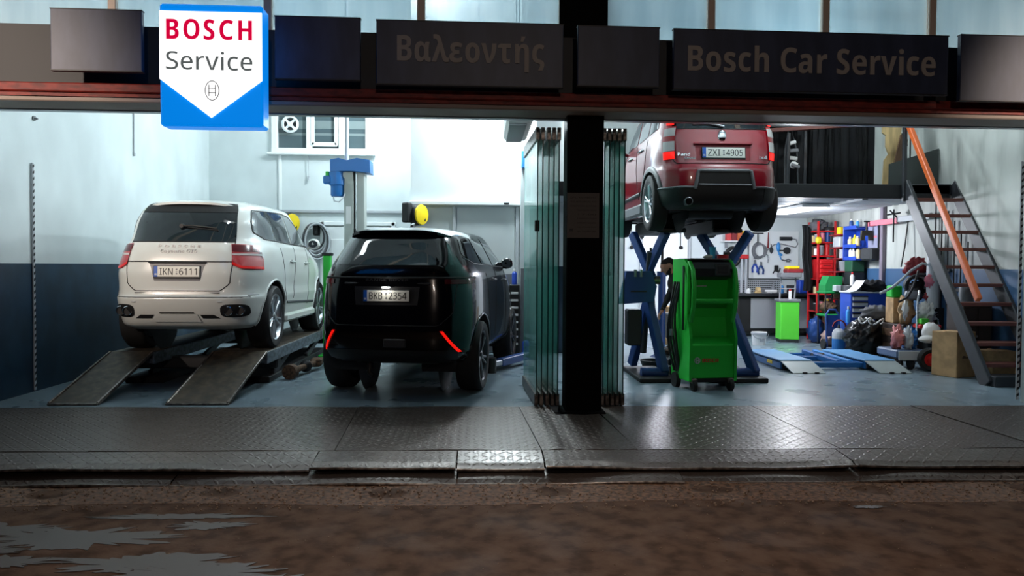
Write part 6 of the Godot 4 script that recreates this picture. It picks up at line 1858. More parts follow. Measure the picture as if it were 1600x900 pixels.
	solo("curtain", cu, M.cloth_black, "black heavy curtain hanging along the mezzanine", "curtain")
	var rl := thing("curtain_rail", "steel rail that carries the black curtain", "curtain rail", Vector3(0, 0, 0))
	part(rl, "bar", MB.new().cyl(Vector3(3.3, 5.22, -12.75), Vector3(7.5, 5.22, -12.75), 0.025, 0.025, 10), M.steel)
	# things stored in front of the curtain
	var ch := thing("folded_chair", "white and black folded chair leaning on the mezzanine curtain", "chair", Vector3(5.1, 2.87, -12.5))
	for i in 4:
		part(ch, "back", MB.new().box(Vector3(0.03 * (i % 2), 0.72 - i * 0.13, 0.03 * i), Vector3(0.15, 0.06, 0.03), 0.02, Basis(Vector3.BACK, 0.3 - 0.2 * i)), M.white if i % 2 == 0 else M.plastic_grey)
	part(ch, "frame", MB.new().tube([Vector3(-0.1, 0.0, 0.0), Vector3(-0.09, 0.6, -0.05), Vector3(0.0, 1.05, -0.1), Vector3(0.1, 0.6, -0.05), Vector3(0.12, 0, 0)], 0.02, 6), M.plastic_dark)
	part(ch, "seat_edge", MB.new().blob(Vector3(0.02, 0.35, 0.05), Vector3(0.07, 0.06, 0.05), 0.15, 2.0, 3, 12, 8), M.white)
	solo("carton", MB.new().box(Vector3(0, 0.07, 0), Vector3(0.22, 0.16, 0.18), 0.01), M.cream, "cream carton on the guard-rail shelf beside the folded chair", "carton", Vector3(5.22, 3.87, -12.42))
	var sf := thing("rail_shelf", "narrow shelf board behind the guard rail", "shelf", Vector3(4.9, 3.82, -12.45))
	part(sf, "board", MB.new().box(Vector3(0, 0.02, 0), Vector3(1.0, 0.04, 0.22), 0.006), M.stair_dark)
	part(sf, "strut", MB.new().box(Vector3(-0.4, -0.45, 0), Vector3(0.04, 0.94, 0.04)).next().box(Vector3(0.4, -0.45, 0), Vector3(0.04, 0.94, 0.04)), M.stair_dark)
	bottle("cream bottle on the shelf behind the guard rail", Vector3(4.72, 3.86, -12.44), 0.05, 0.16, M.cream, M.white)
	bottle("dark bottle on the shelf at the folded chair's left side", Vector3(5.02, 3.86, -12.44), 0.05, 0.2, M.machine_dark, M.white)
	# leaning boards
	var wb := thing("cut_board", "pale plywood offcut with a notch leaning on the mezzanine", "board", Vector3(6.72, 2.87, -12.5))
	part(wb, "sheet", MB.new().prism([Vector2(-0.09, 0.05), Vector2(-0.07, 0.45), Vector2(0.0, 0.55), Vector2(-0.05, 0.68), Vector2(-0.05, 0.86), Vector2(-0.11, 0.9), Vector2(-0.11, 1.05), Vector2(0.22, 1.12), Vector2(0.2, 0.7), Vector2(0.02, 0.02)], 0.03), M.wood_pale)
	var bb := thing("plank", "brown board leaning on the plywood offcut", "board", Vector3(6.72, 2.87, -12.42))
	part(bb, "board", MB.new().prism([Vector2(-0.03, 0.0), Vector2(0.2, 0.0), Vector2(0.28, 0.78), Vector2(0.16, 0.86)], 0.03), M.wood_brown)
	# dark panel at the stair head, uprights, and white back panels
	solo("steel_panel", MB.new().prism([Vector2(0, 0), Vector2(0.82, 0), Vector2(0.82, 0.62), Vector2(0, 0.36)], 0.03), mat("panel_dark", rgb(58, 64, 62), 0.5), "dark green-grey steel panel standing at the stair head", "panel", Vector3(6.66, 2.88, -12.35))
	var up := thing("rod_rack", "rack of slim upright rods at the stair head", "rack", Vector3(6.9, 2.87, -12.62))
	for i in 4:
		part(up, "rod", MB.new().cyl(Vector3(i * 0.12 - 0.1, 0, 0), Vector3(i * 0.12 - 0.1, 2.2, 0), 0.012, 0.012, 6), M.plastic_dark)
	part(up, "clamp", MB.new().box(Vector3(0.06, 0.9, 0.02), Vector3(0.12, 0.03, 0.04), 0.006).next().box(Vector3(0.14, 0.72, 0.02), Vector3(0.12, 0.03, 0.04), 0.006), M.black)
	# pipes on the right wall under the mezzanine
	struc("trim_7", MB.new().box(Vector3(7.46, 1.4, -14.0), Vector3(0.08, 2.6, 0.1), 0.01), mat("pipe_mauve", rgb(122, 112, 126), 0.5), "grey-mauve upright channel on the right wall")
	var pk := thing("clamp_rail", "pink and silver clamp rail fixed along the right wall under the mezzanine", "rail", Vector3(7.38, 2.38, 0.0))
	part(pk, "bar", MB.new().box(Vector3(0, 0, -13.9), Vector3(0.06, 0.1, 1.1), 0.01), M.pink)
	part(pk, "silver_bar", MB.new().box(Vector3(0, 0.02, -12.85), Vector3(0.06, 0.1, 1.0), 0.01), M.light_grey)
	part(pk, "bracket", MB.new().box(Vector3(0.06, 0, -13.2), Vector3(0.1, 0.06, 0.06)).next().box(Vector3(0.06, 0, -14.3), Vector3(0.1, 0.06, 0.06)), M.plastic_dark)
	var cw := thing("bearing_yoke", "black fork-shaped yoke hanging from the pink rail's end", "tool", Vector3(7.3, 2.17, -14.3))
	part(cw, "fork", MB.new().prism([Vector2(-0.12, -0.11), Vector2(-0.1, 0.08), Vector2(0.1, 0.08), Vector2(0.12, -0.11), Vector2(0.05, -0.11), Vector2(0.04, -0.02), Vector2(-0.04, -0.02), Vector2(-0.05, -0.11)], 0.06), mat("iron", rgb(62, 62, 54), 0.5, 0.4))
	part(cw, "pin", MB.new().cyl(Vector3(0, 0.08, 0), Vector3(0, 0.24, 0), 0.02, 0.02, 8).box(Vector3(0, 0.25, 0), Vector3(0.1, 0.03, 0.05), 0.008), M.black)
	solo("star_wrench", MB.new().cyl(Vector3(0, -0.42, 0), Vector3(0, 0.16, 0), 0.014, 0.014, 8).cyl(Vector3(-0.12, 0.06, 0), Vector3(0.12, 0.1, 0), 0.014, 0.014, 8).cyl(Vector3(-0.07, 0.14, 0), Vector3(0.08, 0.0, 0), 0.014, 0.014, 8), M.plastic_dark, "dark star-shaped wrench hanging on the pink rail", "tool", Vector3(7.3, 2.42, -13.35))
	solo("hanging_strap", MB.new().tube([Vector3(0, 0, 0), Vector3(-0.05, -0.45, 0.0), Vector3(-0.12, -0.8, 0.02)], 0.012, 5), M.black, "thin black strap hanging below the rail toward the red bag", "strap", Vector3(7.42, 2.36, -13.1))
	var rods := thing("rod_holder", "dark upright rods fixed to the right wall behind the stair treads", "rod holder", Vector3(7.46, 0.0, -11.5))
	for i in 6:
		part(rods, "rod", MB.new().cyl(Vector3(0, 0.9, -0.17 * i), Vector3(0, 1.95 + 0.17 * i, -0.17 * i), 0.012, 0.012, 6), M.plastic_dark)
	part(rods, "clamp", MB.new().box(Vector3(0, 1.75, -0.2), Vector3(0.05, 0.04, 0.18), 0.008).next().box(Vector3(0, 1.5, -0.5), Vector3(0.05, 0.04, 0.18), 0.008), M.black)
	part(rods, "wall_bar", MB.new().box(Vector3(0.02, 1.2, -0.42), Vector3(0.03, 0.05, 1.0), 0.006), M.plastic_dark)
	solo("gas_bottle", MB.new().lathe([Vector2(0, 0), Vector2(0.1, 0.0), Vector2(0.1, 0.9), Vector2(0.06, 1.02), Vector2(0.03, 1.04), Vector2(0.03, 1.12), Vector2(0, 1.12)], 18), M.light_grey, "pale grey gas bottle standing behind the stair treads", "gas bottle", Vector3(7.37, 0.9, -12.24))
	solo("bottle_stand", MB.new().box(Vector3(0, 0.45, 0), Vector3(0.26, 0.9, 0.26), 0.01), M.black, "black stand under the pale gas bottle", "stand", Vector3(7.36, 0.0, -12.24))


# ---------------------------------------------------------------- clutter along the right wall
func build_clutter():
	red_rack()
	tool_chest()
	pile()


func red_rack():
	var t := thing("shelf_rack", "tall red steel rack crammed with parts in the rear right corner", "rack", Vector3(7.2, 0.0, -16.0))
	for x in [-0.17, 0.19]:
		for z in [-0.22, 0.22]:
			part(t, "post", MB.new().box(Vector3(x, 1.26, z), Vector3(0.04, 2.5, 0.04), 0.004), M.red)
	for y in [0.08, 0.38, 0.62, 0.98, 1.3, 1.78, 2.06, 2.3]:
		part(t, "shelf", MB.new().box(Vector3(0.01, y, 0), Vector3(0.38, 0.03, 0.46), 0.004), M.red)
	var dr := thing("drawer_unit", "bright red drawer unit on the middle of the red rack", "drawers", Vector3(7.21, 1.316, -15.98))
	part(dr, "case", MB.new().box(Vector3(0, 0.2, 0), Vector3(0.3, 0.4, 0.4), 0.008), M.red)
	for i in 4:
		var d := part(dr, "drawer", MB.new().box(Vector3(0, 0.06 + i * 0.095, 0.21), Vector3(0.27, 0.08, 0.03), 0.01), mat("red_bright", rgb(226, 40, 44), 0.4) if i == 0 else M.red_bright)
		part(d, "pull", MB.new().box(Vector3(0, 0.085 + i * 0.095, 0.23), Vector3(0.16, 0.012, 0.02), 0.003), M.dark_red)
	# what stands on the shelves
	var items := [
		["tin", "white tin with a grey lid on the rack's upper middle shelf", 7.04, 1.8, M.white], ["tin", "small grey tin beside the white one on the rack", 7.14, 1.8, M.plastic_grey], ["tin", "red tin at the right of the rack's upper middle shelf", 7.27, 1.8, M.red],
		["tin", "grey tin on the rack's second shelf from the top", 7.05, 2.08, M.grey], ["tin", "pink tin on the rack's second shelf from the top", 7.16, 2.08, M.pink], ["tin", "blue tin on the rack's second shelf from the top", 7.28, 2.08, M.lift_navy],
		["tin", "pale tin on the rack's shelf just below the red drawers", 7.04, 1.0, M.cream], ["tin", "white tin on the rack's shelf just below the red drawers", 7.15, 1.0, M.white], ["tin", "brown tin on the rack's shelf just below the red drawers", 7.28, 1.0, M.rust],
		["tin", "black tin on the rack's third shelf from the floor", 7.05, 0.64, M.black], ["tin", "pink-lidded tin on the rack's third shelf from the floor", 7.17, 0.64, M.pink], ["tin", "yellow tin on the rack's third shelf from the floor", 7.28, 0.64, M.yellow],
		["tin", "brown tin on the rack's second shelf from the floor", 7.06, 0.4, M.wood_brown], ["tin", "rusty tin on the rack's second shelf from the floor", 7.24, 0.4, M.rust],
	]
	for i in items.size():
		var it: Array = items[i]
		var h := 0.14 + 0.05 * (i % 3)
		var o := thing("tin", it[1], "tin", Vector3(it[2], it[3], -15.88), 0.0, "tins on the red rack")
		part(o, "can", MB.new().cyl(Vector3.ZERO, Vector3(0, h, 0), 0.05, 0.05, 14), it[4])
		part(o, "lid", MB.new().cyl(Vector3(0, h, 0), Vector3(0, h + 0.015, 0), 0.053, 0.053, 14), M.light_grey if i % 2 else M.plastic_dark)
	part(t, "added_dark_panel", MB.new().box(Vector3(0.01, 1.25, -0.235), Vector3(0.36, 2.4, 0.01)), M.plastic_dark)  # added dark sheet that darkens the gaps between the shelves
	var hues := {"orange": M.orange, "navy": M.lift_navy, "cream": M.cream, "dark green": M.dark_green, "white": M.white, "brown": M.wood_brown}
	var rows := {"top": 2.315, "second highest": 2.075, "third highest": 1.795, "lowest": 0.095}
	var turn := 0
	for row in rows:
		for k in 3:
			var hue: String = hues.keys()[(turn * 2 + k * 2 + turn / 2) % 6] if k < 2 else hues.keys()[(turn * 2 + 1 + turn / 2) % 6]
			var hh := 0.1 + 0.04 * ((turn + k) % 3)
			var bx := thing("small_box", "small %s box at the back of the red rack's %s shelf" % [hue, row], "box", Vector3(7.08 + 0.115 * k, rows[row], -16.1), 0.1 * (k - 1), "boxes at the back of the red rack")
			part(bx, "carton", MB.new().box(Vector3(0, hh / 2, 0), Vector3(0.1, hh, 0.12), 0.006), hues[hue])
			part(bx, "lid", MB.new().box(Vector3(0, hh + 0.006, 0), Vector3(0.104, 0.012, 0.124), 0.003), M.light_grey if k % 2 else M.plastic_grey)
		turn += 1
	var shelf_goods := {"yellow": [M.yellow, 2.215], "red": [M.red, 1.215], "grey": [M.grey, 1.215], "cream": [M.cream, 0.315], "blue": [M.lift_blue, 0.315]}
	var zz := 0
	for hue in shelf_goods:
		var g: Array = shelf_goods[hue]
		var bx := thing("small_box", "small %s box on the narrow shelf unit beside the red rack" % hue, "box", Vector3(7.25, g[1], -15.2 - 0.16 * (zz % 2)), 0.15, "boxes on the narrow shelf unit")
		part(bx, "carton", MB.new().box(Vector3(0, 0.07, 0), Vector3(0.14, 0.14, 0.12), 0.006), g[0])
		part(bx, "lid", MB.new().box(Vector3(0, 0.146, 0), Vector3(0.146, 0.012, 0.126), 0.003), M.plastic_dark)
		zz += 1
	solo("rag_heap", MB.new().blob(Vector3.ZERO, Vector3(0.18, 0.14, 0.18), 0.3, 3.0, 9, 20, 12, -0.7), M.cloth_grey, "grey rags heaped on top of the red rack", "rags", Vector3(7.12, 2.42, -15.98))
	solo("cable_coil", MB.new().tube(range(33).map(func(k): return Vector3(cos(TAU * k / 16) * 0.12, 0.02 * (k / 16.0), sin(TAU * k / 16) * 0.12)), 0.02, 6), M.black, "black cable coil lying on the red rack's top right", "cable", Vector3(7.3, 2.34, -15.9))
	solo("coat", MB.new().slab(func(u, v):
		var y := lerpf(1.05, 2.45, v)
		return Vector3(lerpf(-0.07, 0.1, u) + 0.02 * sin(v * 9.0), y, 0.05 * sin(u * 12.0 + v * 3.0) - 0.02 + 0.1 * (1.0 - v)), 16, 12, Vector3(0, 0, -0.08)), M.cloth_black, "long black coat hanging at the rack's left side", "coat", Vector3(6.93, 0.0, -16.12))
	solo("yellow_can", MB.new().box(Vector3(0, 0.06, 0), Vector3(0.12, 0.14, 0.1), 0.03), M.yellow, "yellow plastic can at the rack's upper left", "can", Vector3(7.02, 2.05, -15.74))
	# middle shelves right of the rack
	var ms := thing("bin_shelf", "narrow dark shelf unit right of the red rack", "shelf", Vector3(7.3, 0.0, -15.3))
	part(ms, "back", MB.new().box(Vector3(0.14, 1.2, 0), Vector3(0.02, 2.2, 0.5)), M.plastic_dark)
	for y in [0.3, 0.6, 0.9, 1.2, 1.46, 1.72, 1.94, 2.2]:
		part(ms, "shelf", MB.new().box(Vector3(0, y, 0), Vector3(0.3, 0.025, 0.5), 0.004), M.dark_red)
	for z in [-0.25, 0.25]:
		part(ms, "side", MB.new().box(Vector3(0.1, 1.15, z), Vector3(0.08, 2.2, 0.02)), M.plastic_dark)
	solo("clear_box", MB.new().box(Vector3(0, 0.1, 0), Vector3(0.22, 0.22, 0.3), 0.02), M.light_grey, "pale grey lidded box high on the narrow shelf unit", "box", Vector3(7.27, 1.955, -15.25))
	solo("photo_card", MB.new().box(Vector3(0, 0.09, 0), Vector3(0.24, 0.18, 0.03), 0.004), M.white, "white card with a dark loop on the narrow shelf unit", "card", Vector3(7.28, 1.73, -15.08))
	solo("parts_bin", MB.new().lathe([Vector2(0, 0), Vector2(0.09, 0), Vector2(0.12, 0.2), Vector2(0.11, 0.2), Vector2(0.08, 0.02), Vector2(0, 0.02)], 16), M.grey, "grey round bin on the narrow shelf unit", "bin", Vector3(7.3, 1.475, -15.15))
	solo("parts_box", MB.new().box(Vector3(0, 0.09, 0), Vector3(0.26, 0.18, 0.3), 0.01), M.rust, "brown parts box low on the narrow shelf unit", "box", Vector3(7.28, 0.915, -15.2))
	solo("parts_box", MB.new().box(Vector3(0, 0.08, 0), Vector3(0.24, 0.17, 0.3), 0.01), M.plastic_dark, "dark parts box on the narrow unit's second lowest shelf", "box", Vector3(7.28, 0.615, -15.2))
	# blue wall rack with bottles
	var br := thing("bottle_rack", "blue wall rack of spray bottles on the right wall", "rack", Vector3(7.34, 1.7, -14.75))
	part(br, "back", MB.new().box(Vector3(0.12, 0.32, 0), Vector3(0.03, 0.66, 0.5), 0.004), M.tool_blue)
	part(br, "end", MB.new().box(Vector3(-0.02, 0.32, -0.25), Vector3(0.27, 0.66, 0.025), 0.004), M.tool_blue)
	for y in [0.0, 0.24, 0.6]:
		part(br, "shelf", MB.new().box(Vector3(-0.01, y, 0), Vector3(0.27, 0.025, 0.5), 0.004), M.tool_blue)
		part(br, "lip", MB.new().box(Vector3(-0.14, y + 0.03, 0), Vector3(0.012, 0.06, 0.5), 0.003), M.tool_blue)
	var tones := [M.cream, M.yellow, M.cream, M.white, M.white, M.cream]
	var where := ["left on the blue rack's middle shelf", "second on the blue rack's middle shelf", "third on the blue rack's middle shelf", "left on the blue rack's bottom shelf", "second on the blue rack's bottom shelf", "third on the blue rack's bottom shelf"]
	var tone_names := ["cream", "yellow", "cream", "white", "white", "cream"]
	for i in 6:
		bottle("%s bottle standing %s" % [tone_names[i], where[i]], Vector3(7.28 + 0.02 * (i % 2), 1.715 + (0.24 if i < 3 else 0.0), -14.9 + 0.15 * (i % 3)), 0.045, 0.2 + 0.03 * (i % 2), tones[i], M.yellow if i % 2 else M.white, "bottles in the blue rack")
	bottle("dark blue bottle on the blue rack's top", Vector3(7.25, 2.315, -14.8), 0.04, 0.18, M.lift_navy, M.white)
	bottle("pale blue bottle on the blue rack's top", Vector3(7.3, 2.315, -14.65), 0.035, 0.16, M.sky_blue, M.white)
	var ap := thing("apron", "translucent grey sheet with red lettering hung on the right wall", "sheet", Vector3(7.44, 1.93, -14.32))
	part(ap, "sheet", MB.new().box(Vector3(0, 0.2, 0), Vector3(0.02, 0.42, 0.36), 0.004), mat("mauve_grey", rgb(140, 142, 168), 0.5))
	part(ap, "red_mark", MB.new().box(Vector3(-0.012, 0.2, 0.02), Vector3(0.004, 0.04, 0.28)), M.pink)
	solo("wall_box", MB.new().box(Vector3(0, 0.11, 0), Vector3(0.2, 0.24, 0.4), 0.03), M.plastic_dark, "dark grey wall box under the grey sheet", "box", Vector3(7.38, 1.69, -14.3))
	# green bins
	solo("green_bin", MB.new().box(Vector3(0, 0.11, 0), Vector3(0.26, 0.22, 0.3), 0.015), M.dark_green, "dark green bin under the blue rack", "bin", Vector3(7.3, 1.46, -14.75))
	solo("green_bin", MB.new().box(Vector3(0, 0.13, 0), Vector3(0.26, 0.26, 0.32), 0.015), M.machine_dark, "near-black bin below the dark green one", "bin", Vector3(7.3, 1.2, -14.75))
	var wl := thing("drum", "black drum standing on the floor below the green bins", "drum", Vector3(7.25, 0.0, -14.75))
	part(wl, "barrel", MB.new().lathe([Vector2(0, 0), Vector2(0.2, 0.0), Vector2(0.21, 0.4), Vector2(0.2, 0.8), Vector2(0.21, 1.18), Vector2(0.2, 1.2), Vector2(0, 1.2)], 22), M.machine_dark)
	part(wl, "hoop", MB.new().lathe([Vector2(0.2, 0.38), Vector2(0.222, 0.4), Vector2(0.2, 0.42)], 22), M.plastic_dark)
	var gs := thing("parts_stand", "green-shelved parts stand before the red rack", "stand", Vector3(6.94, 0.0, -15.05))
	for y in [0.6, 1.05]:
		part(gs, "shelf", MB.new().box(Vector3(0, y, 0), Vector3(0.34, 0.05, 0.4), 0.015), M.green_bin)
	for x in [-0.14, 0.14]:
		for z in [-0.16, 0.16]:
			part(gs, "post", MB.new().cyl(Vector3(x, 0, z), Vector3(x, 1.06, z), 0.014, 0.014, 6), M.plastic_dark)
	solo("sorting_bin", MB.new().prism([Vector2(-0.17, 0), Vector2(0.16, 0), Vector2(0.17, 0.3), Vector2(-0.1, 0.3), Vector2(-0.17, 0.12)], 0.3), M.green_bin, "green open-fronted sorting bin on the parts stand", "bin", Vector3(6.97, 1.077, -15.05))
	bottle("white bottle with red cap beside the green sorting bin", Vector3(7.14, 1.2, -14.5), 0.04, 0.26, M.white, M.red)
	solo("carton", MB.new().box(Vector3(0, 0.06, 0), Vector3(0.24, 0.12, 0.2), 0.01), M.light_grey, "pale carton in front of the white bottle", "carton", Vector3(7.06, 1.077, -14.86))
	solo("engine_casting", MB.new().blob(Vector3(0, 0.12, 0), Vector3(0.16, 0.13, 0.17), 0.25, 4.0, 12, 20, 12, -0.85), M.rust, "rusty casting on the parts stand's lower shelf", "car part", Vector3(6.93, 0.63, -15.05))
	solo("engine_casting", MB.new().blob(Vector3(0, 0.16, 0), Vector3(0.22, 0.18, 0.2), 0.25, 3.5, 14, 22, 12, -0.85), mat("dirty_pink", rgb(146, 122, 114), 0.7), "dusty brown sack on the floor by the red rack", "sack", Vector3(6.86, 0.0, -14.7))
	solo("engine_casting", MB.new().blob(Vector3(0, 0.12, 0), Vector3(0.14, 0.13, 0.16), 0.3, 4.0, 19, 20, 12, -0.85), M.plastic_dark, "dark oily casting on the floor beside the hand truck", "car part", Vector3(6.95, 0.0, -14.25))
	solo("blue_bag", MB.new().blob(Vector3(0, 0.26, 0), Vector3(0.17, 0.27, 0.2), 0.15, 2.0, 23, 20, 14, -0.95), M.lift_navy, "navy cloth bag on the floor beside the lime green trolley", "bag", Vector3(6.86, 0.0, -15.45))


func tool_chest():
	# hand truck with an air tank
	var ht := thing("hand_truck", "dark blue hand truck standing before the shelves", "hand truck", Vector3(6.6, 0.0, -14.1))
	part(ht, "frame", MB.new().tube([Vector3(-0.12, 0.05, 0), Vector3(-0.12, 0.66, -0.05), Vector3(-0.06, 0.75, -0.06), Vector3(0.06, 0.75, -0.06), Vector3(0.12, 0.66, -0.05), Vector3(0.12, 0.05, 0)], 0.02, 8), M.lift_navy)
	part(ht, "back_sheet", MB.new().box(Vector3(0, 0.45, -0.04), Vector3(0.22, 0.4, 0.015)), M.lift_navy)
	part(ht, "toe_plate", MB.new().box(Vector3(0, 0.02, 0.1), Vector3(0.3, 0.02, 0.22), 0.004), M.lift_navy)
	for s in [-1.0, 1.0]:
		part(ht, "wheel", MB.new().cyl(Vector3(s * 0.15 - 0.02, 0.1, -0.08), Vector3(s * 0.15 + 0.02, 0.1, -0.08), 0.1, 0.1, 16), M.tyre)
	var tk := thing("air_tank", "small tank, grey above and blue below, on the hand truck", "tank", Vector3(6.62, 0.03, -13.93))
	part(tk, "lower_shell", MB.new().cyl(Vector3.ZERO, Vector3(0, 0.2, 0), 0.115, 0.115, 20), M.lift_blue)
	part(tk, "upper_shell", MB.new().lathe([Vector2(0.116, 0.2), Vector2(0.116, 0.3), Vector2(0.09, 0.36), Vector2(0.04, 0.39), Vector2(0.0, 0.39)], 20), M.light_grey)
	part(tk, "valve", MB.new().cyl(Vector3(0, 0.38, 0), Vector3(0, 0.46, 0), 0.03, 0.02, 10), M.plastic_dark)
	part(tk, "hose", MB.new().tube(range(15).map(func(k): return Vector3(cos(PI * k / 14) * 0.12, 0.42 + sin(PI * k / 14) * 0.12, 0.02)), 0.014, 6), M.dark_red)
	# blue chest with grey drawers
	var c := thing("tool_chest", "bright blue tool chest with four grey drawers", "tool chest", Vector3(7.05, 0.0, -14.0))
	part(c, "body", MB.new().box(Vector3(0.06, 0.55, -0.02), Vector3(0.66, 1.06, 0.42), 0.012), M.tool_blue)
	part(c, "top", MB.new().box(Vector3(0.06, 1.09, -0.02), Vector3(0.7, 0.03, 0.46), 0.008), M.light_grey)
	for i in 4:
		var d := part(c, "drawer", MB.new().box(Vector3(-0.1, 0.66 + i * 0.105, 0.2), Vector3(0.28, 0.065, 0.03), 0.006), M.light_grey)
		part(d, "pull", MB.new().box(Vector3(-0.1, 0.7 + i * 0.105, 0.21), Vector3(0.28, 0.025, 0.02)), M.black)
	part(c, "lower_door", MB.new().box(Vector3(-0.08, 0.28, 0.2), Vector3(0.3, 0.4, 0.03), 0.01), M.tool_blue)
	part(c, "ledge", MB.new().box(Vector3(-0.08, 0.51, 0.24), Vector3(0.34, 0.04, 0.12), 0.01), M.light_grey)
	solo("cloth_heap", MB.new().blob(Vector3(0, 0.09, 0), Vector3(0.24, 0.13, 0.2), 0.3, 3.0, 31, 24, 14, -0.7), M.cloth_black, "black jacket bundled on top of the blue tool chest", "jacket", Vector3(7.24, 1.105, -13.95))
	solo("paper_sheet", MB.new().slab(func(u, v): return Vector3(lerpf(-0.12, 0.1, u), 0.01 + 0.2 * u * u, lerpf(-0.16, 0.16, v)), 8, 4, Vector3(0, -0.008, 0)), M.white, "curled white sheet on top of the tool chest beside the jacket", "sheet", Vector3(6.92, 1.1, -13.95))
	bottle("pale blue bottle at the tool chest's left side", Vector3(6.76, 0.53, -13.86), 0.04, 0.3, M.sky_blue, M.white)


func pile():
	# rubbish bags
	solo("rubbish_bag", MB.new().blob(Vector3(0, 0.3, 0), Vector3(0.31, 0.36, 0.28), 0.22, 3.2, 41, 32, 20, -0.84), M.rubbish_bag, "full black rubbish bag in front of the blue tool chest", "rubbish bag", Vector3(6.72, 0.0, -13.2))
	solo("rubbish_bag", MB.new().blob(Vector3(0, 0.3, 0), Vector3(0.25, 0.36, 0.22), 0.2, 3.2, 43, 32, 20, -0.84), M.rubbish_bag, "black rubbish bag squeezed between the front bag and the wall", "rubbish bag", Vector3(7.2, 0.0, -13.42))
	solo("grey_cover", MB.new().blob(Vector3(0, 0.1, 0), Vector3(0.3, 0.14, 0.2), 0.2, 2.6, 45, 26, 14, -0.7), M.cloth_grey, "crumpled grey cover lying over the rubbish bags", "cover", Vector3(7.06, 0.63, -13.4))
	for i in 2:
		solo("white_hose", MB.new().tube(range(17).map(func(k): return Vector3(cos(TAU * k / 17) * (0.1 + 0.03 * i), 0.0 + 0.05 * sin(TAU * k / 8.5), sin(TAU * k / 17) * 0.07)), 0.014, 6, true), M.white, ["white tube loop on the front rubbish bag", "larger white tube loop beside the first on the rubbish bag"][i], "tube", Vector3(6.66 + 0.2 * i, 0.63 - 0.02 * i, -13.05))
	# boxes behind
	var base := thing("pallet_box", "dark wooden box under the pile by the right wall", "box", Vector3(7.22, 0.0, -12.72))
	part(base, "sides", MB.new().box(Vector3(0, 0.3, 0), Vector3(0.5, 0.6, 0.66), 0.01), M.wood_dark)
	for y in [0.45, 0.2]:
		part(base, "slat", MB.new().box(Vector3(-0.256, y, 0), Vector3(0.012, 0.12, 0.62)), M.wood_brown)
	var cb := thing("cardboard_box", "cardboard box on top of the dark wooden box", "box", Vector3(7.13, 0.602, -12.9))
	part(cb, "carton", MB.new().box(Vector3(0, 0.22, 0), Vector3(0.24, 0.43, 0.26), 0.008), M.cardboard)
	part(cb, "tape", MB.new().box(Vector3(0, 0.22, 0.131), Vector3(0.04, 0.43, 0.003)), M.wood_pale)
	solo("green_box", MB.new().box(Vector3(0, 0.09, 0), Vector3(0.18, 0.2, 0.2), 0.015), M.machine_green, "green box on top of the cardboard box", "box", Vector3(7.09, 1.048, -12.9))
	solo("paper_bag", MB.new().blob(Vector3(0, 0.24, 0), Vector3(0.13, 0.27, 0.12), 0.2, 2.5, 51, 20, 14, -0.9), M.cardboard, "crumpled brown paper sack right of the cardboard box", "sack", Vector3(7.12, 0.602, -12.56))
	var hc := thing("hose_coil", "black and grey hoses coiled high on the pile by the right wall", "hose", Vector3(7.26, 1.2, -12.52))
	for i in 6:
		part(hc, "loop", MB.new().tube(range(21).map(func(k): return Vector3(cos(TAU * k / 20) * (0.14 + 0.018 * i), 0.06 + sin(TAU * k / 20) * (0.12 + 0.012 * i), 0.035 * i - 0.08 + 0.05 * cos(TAU * k / 20 + i))), 0.024, 6), [M.black, M.plastic_grey, M.black, M.light_grey, M.black, M.plastic_dark][i])
	part(hc, "core", MB.new().blob(Vector3(0, -0.04, -0.04), Vector3(0.18, 0.16, 0.12), 0.25, 3.0, 52, 18, 10), M.black)
	solo("white_pipe", MB.new().tube([Vector3(6.6, 1.12, -12.45), Vector3(6.78, 1.22, -12.4), Vector3(6.9, 1.36, -12.32), Vector3(7.02, 1.5, -12.28), Vector3(7.2, 1.62, -12.26), Vector3(7.34, 1.58, -12.26), Vector3(7.44, 1.4, -12.3), Vector3(7.45, 1.2, -12.36)], 0.022, 8), M.light_grey, "curved pale pipe arching over the pile", "pipe", Vector3.ZERO)
	solo("black_lead", MB.new().tube([Vector3(6.86, 0.98, -12.35), Vector3(6.98, 1.06, -12.3), Vector3(7.06, 1.22, -12.28), Vector3(7.12, 1.4, -12.28), Vector3(7.16, 1.5, -12.3)], 0.02, 6), M.black, "black lead hanging in front of the cardboard box and hoses", "cable", Vector3.ZERO)
	solo("red_bag", MB.new().blob(Vector3(0, 0.14, 0), Vector3(0.19, 0.17, 0.13), 0.2, 2.6, 55, 24, 14, -0.8), M.dark_red, "dark red bag at the very top of the pile", "bag", Vector3(7.28, 1.41, -12.6))
	solo("pink_cloth", MB.new().blob(Vector3(0, 0.0, 0), Vector3(0.13, 0.13, 0.05), 0.25, 2.6, 57, 20, 12), M.pink, "pink patterned cloth hanging below the red bag", "cloth", Vector3(7.34, 1.33, -12.2))
	solo("red_cloth", MB.new().blob(Vector3(0, 0.0, 0), Vector3(0.12, 0.11, 0.07), 0.25, 2.6, 58, 20, 12), M.dark_red, "dark red cloth above the white rags on the stool", "cloth", Vector3(7.36, 1.08, -12.26))
	solo("headlamp", MB.new().blob(Vector3(0, 0.1, 0), Vector3(0.15, 0.1, 0.09), 0.12, 2.5, 56, 20, 12, -0.9), M.steel, "silver headlamp unit in the middle of the pile", "car part", Vector3(7.14, 1.0, -12.42))
	# chrome chair frame with rags
	var cf := thing("chair_frame", "chromed stool frame standing before the pile with an orange-red seat", "stool", Vector3(7.22, 0.0, -12.15))
	for s in [-1.0, 1.0]:
		part(cf, "leg", MB.new().tube([Vector3(s * 0.2 - 0.04, 0.0, 0.1), Vector3(s * 0.19, 0.5, 0.06), Vector3(s * 0.14, 1.0, -0.02), Vector3(s * 0.1, 1.18, -0.04)], 0.018, 8), M.chrome)
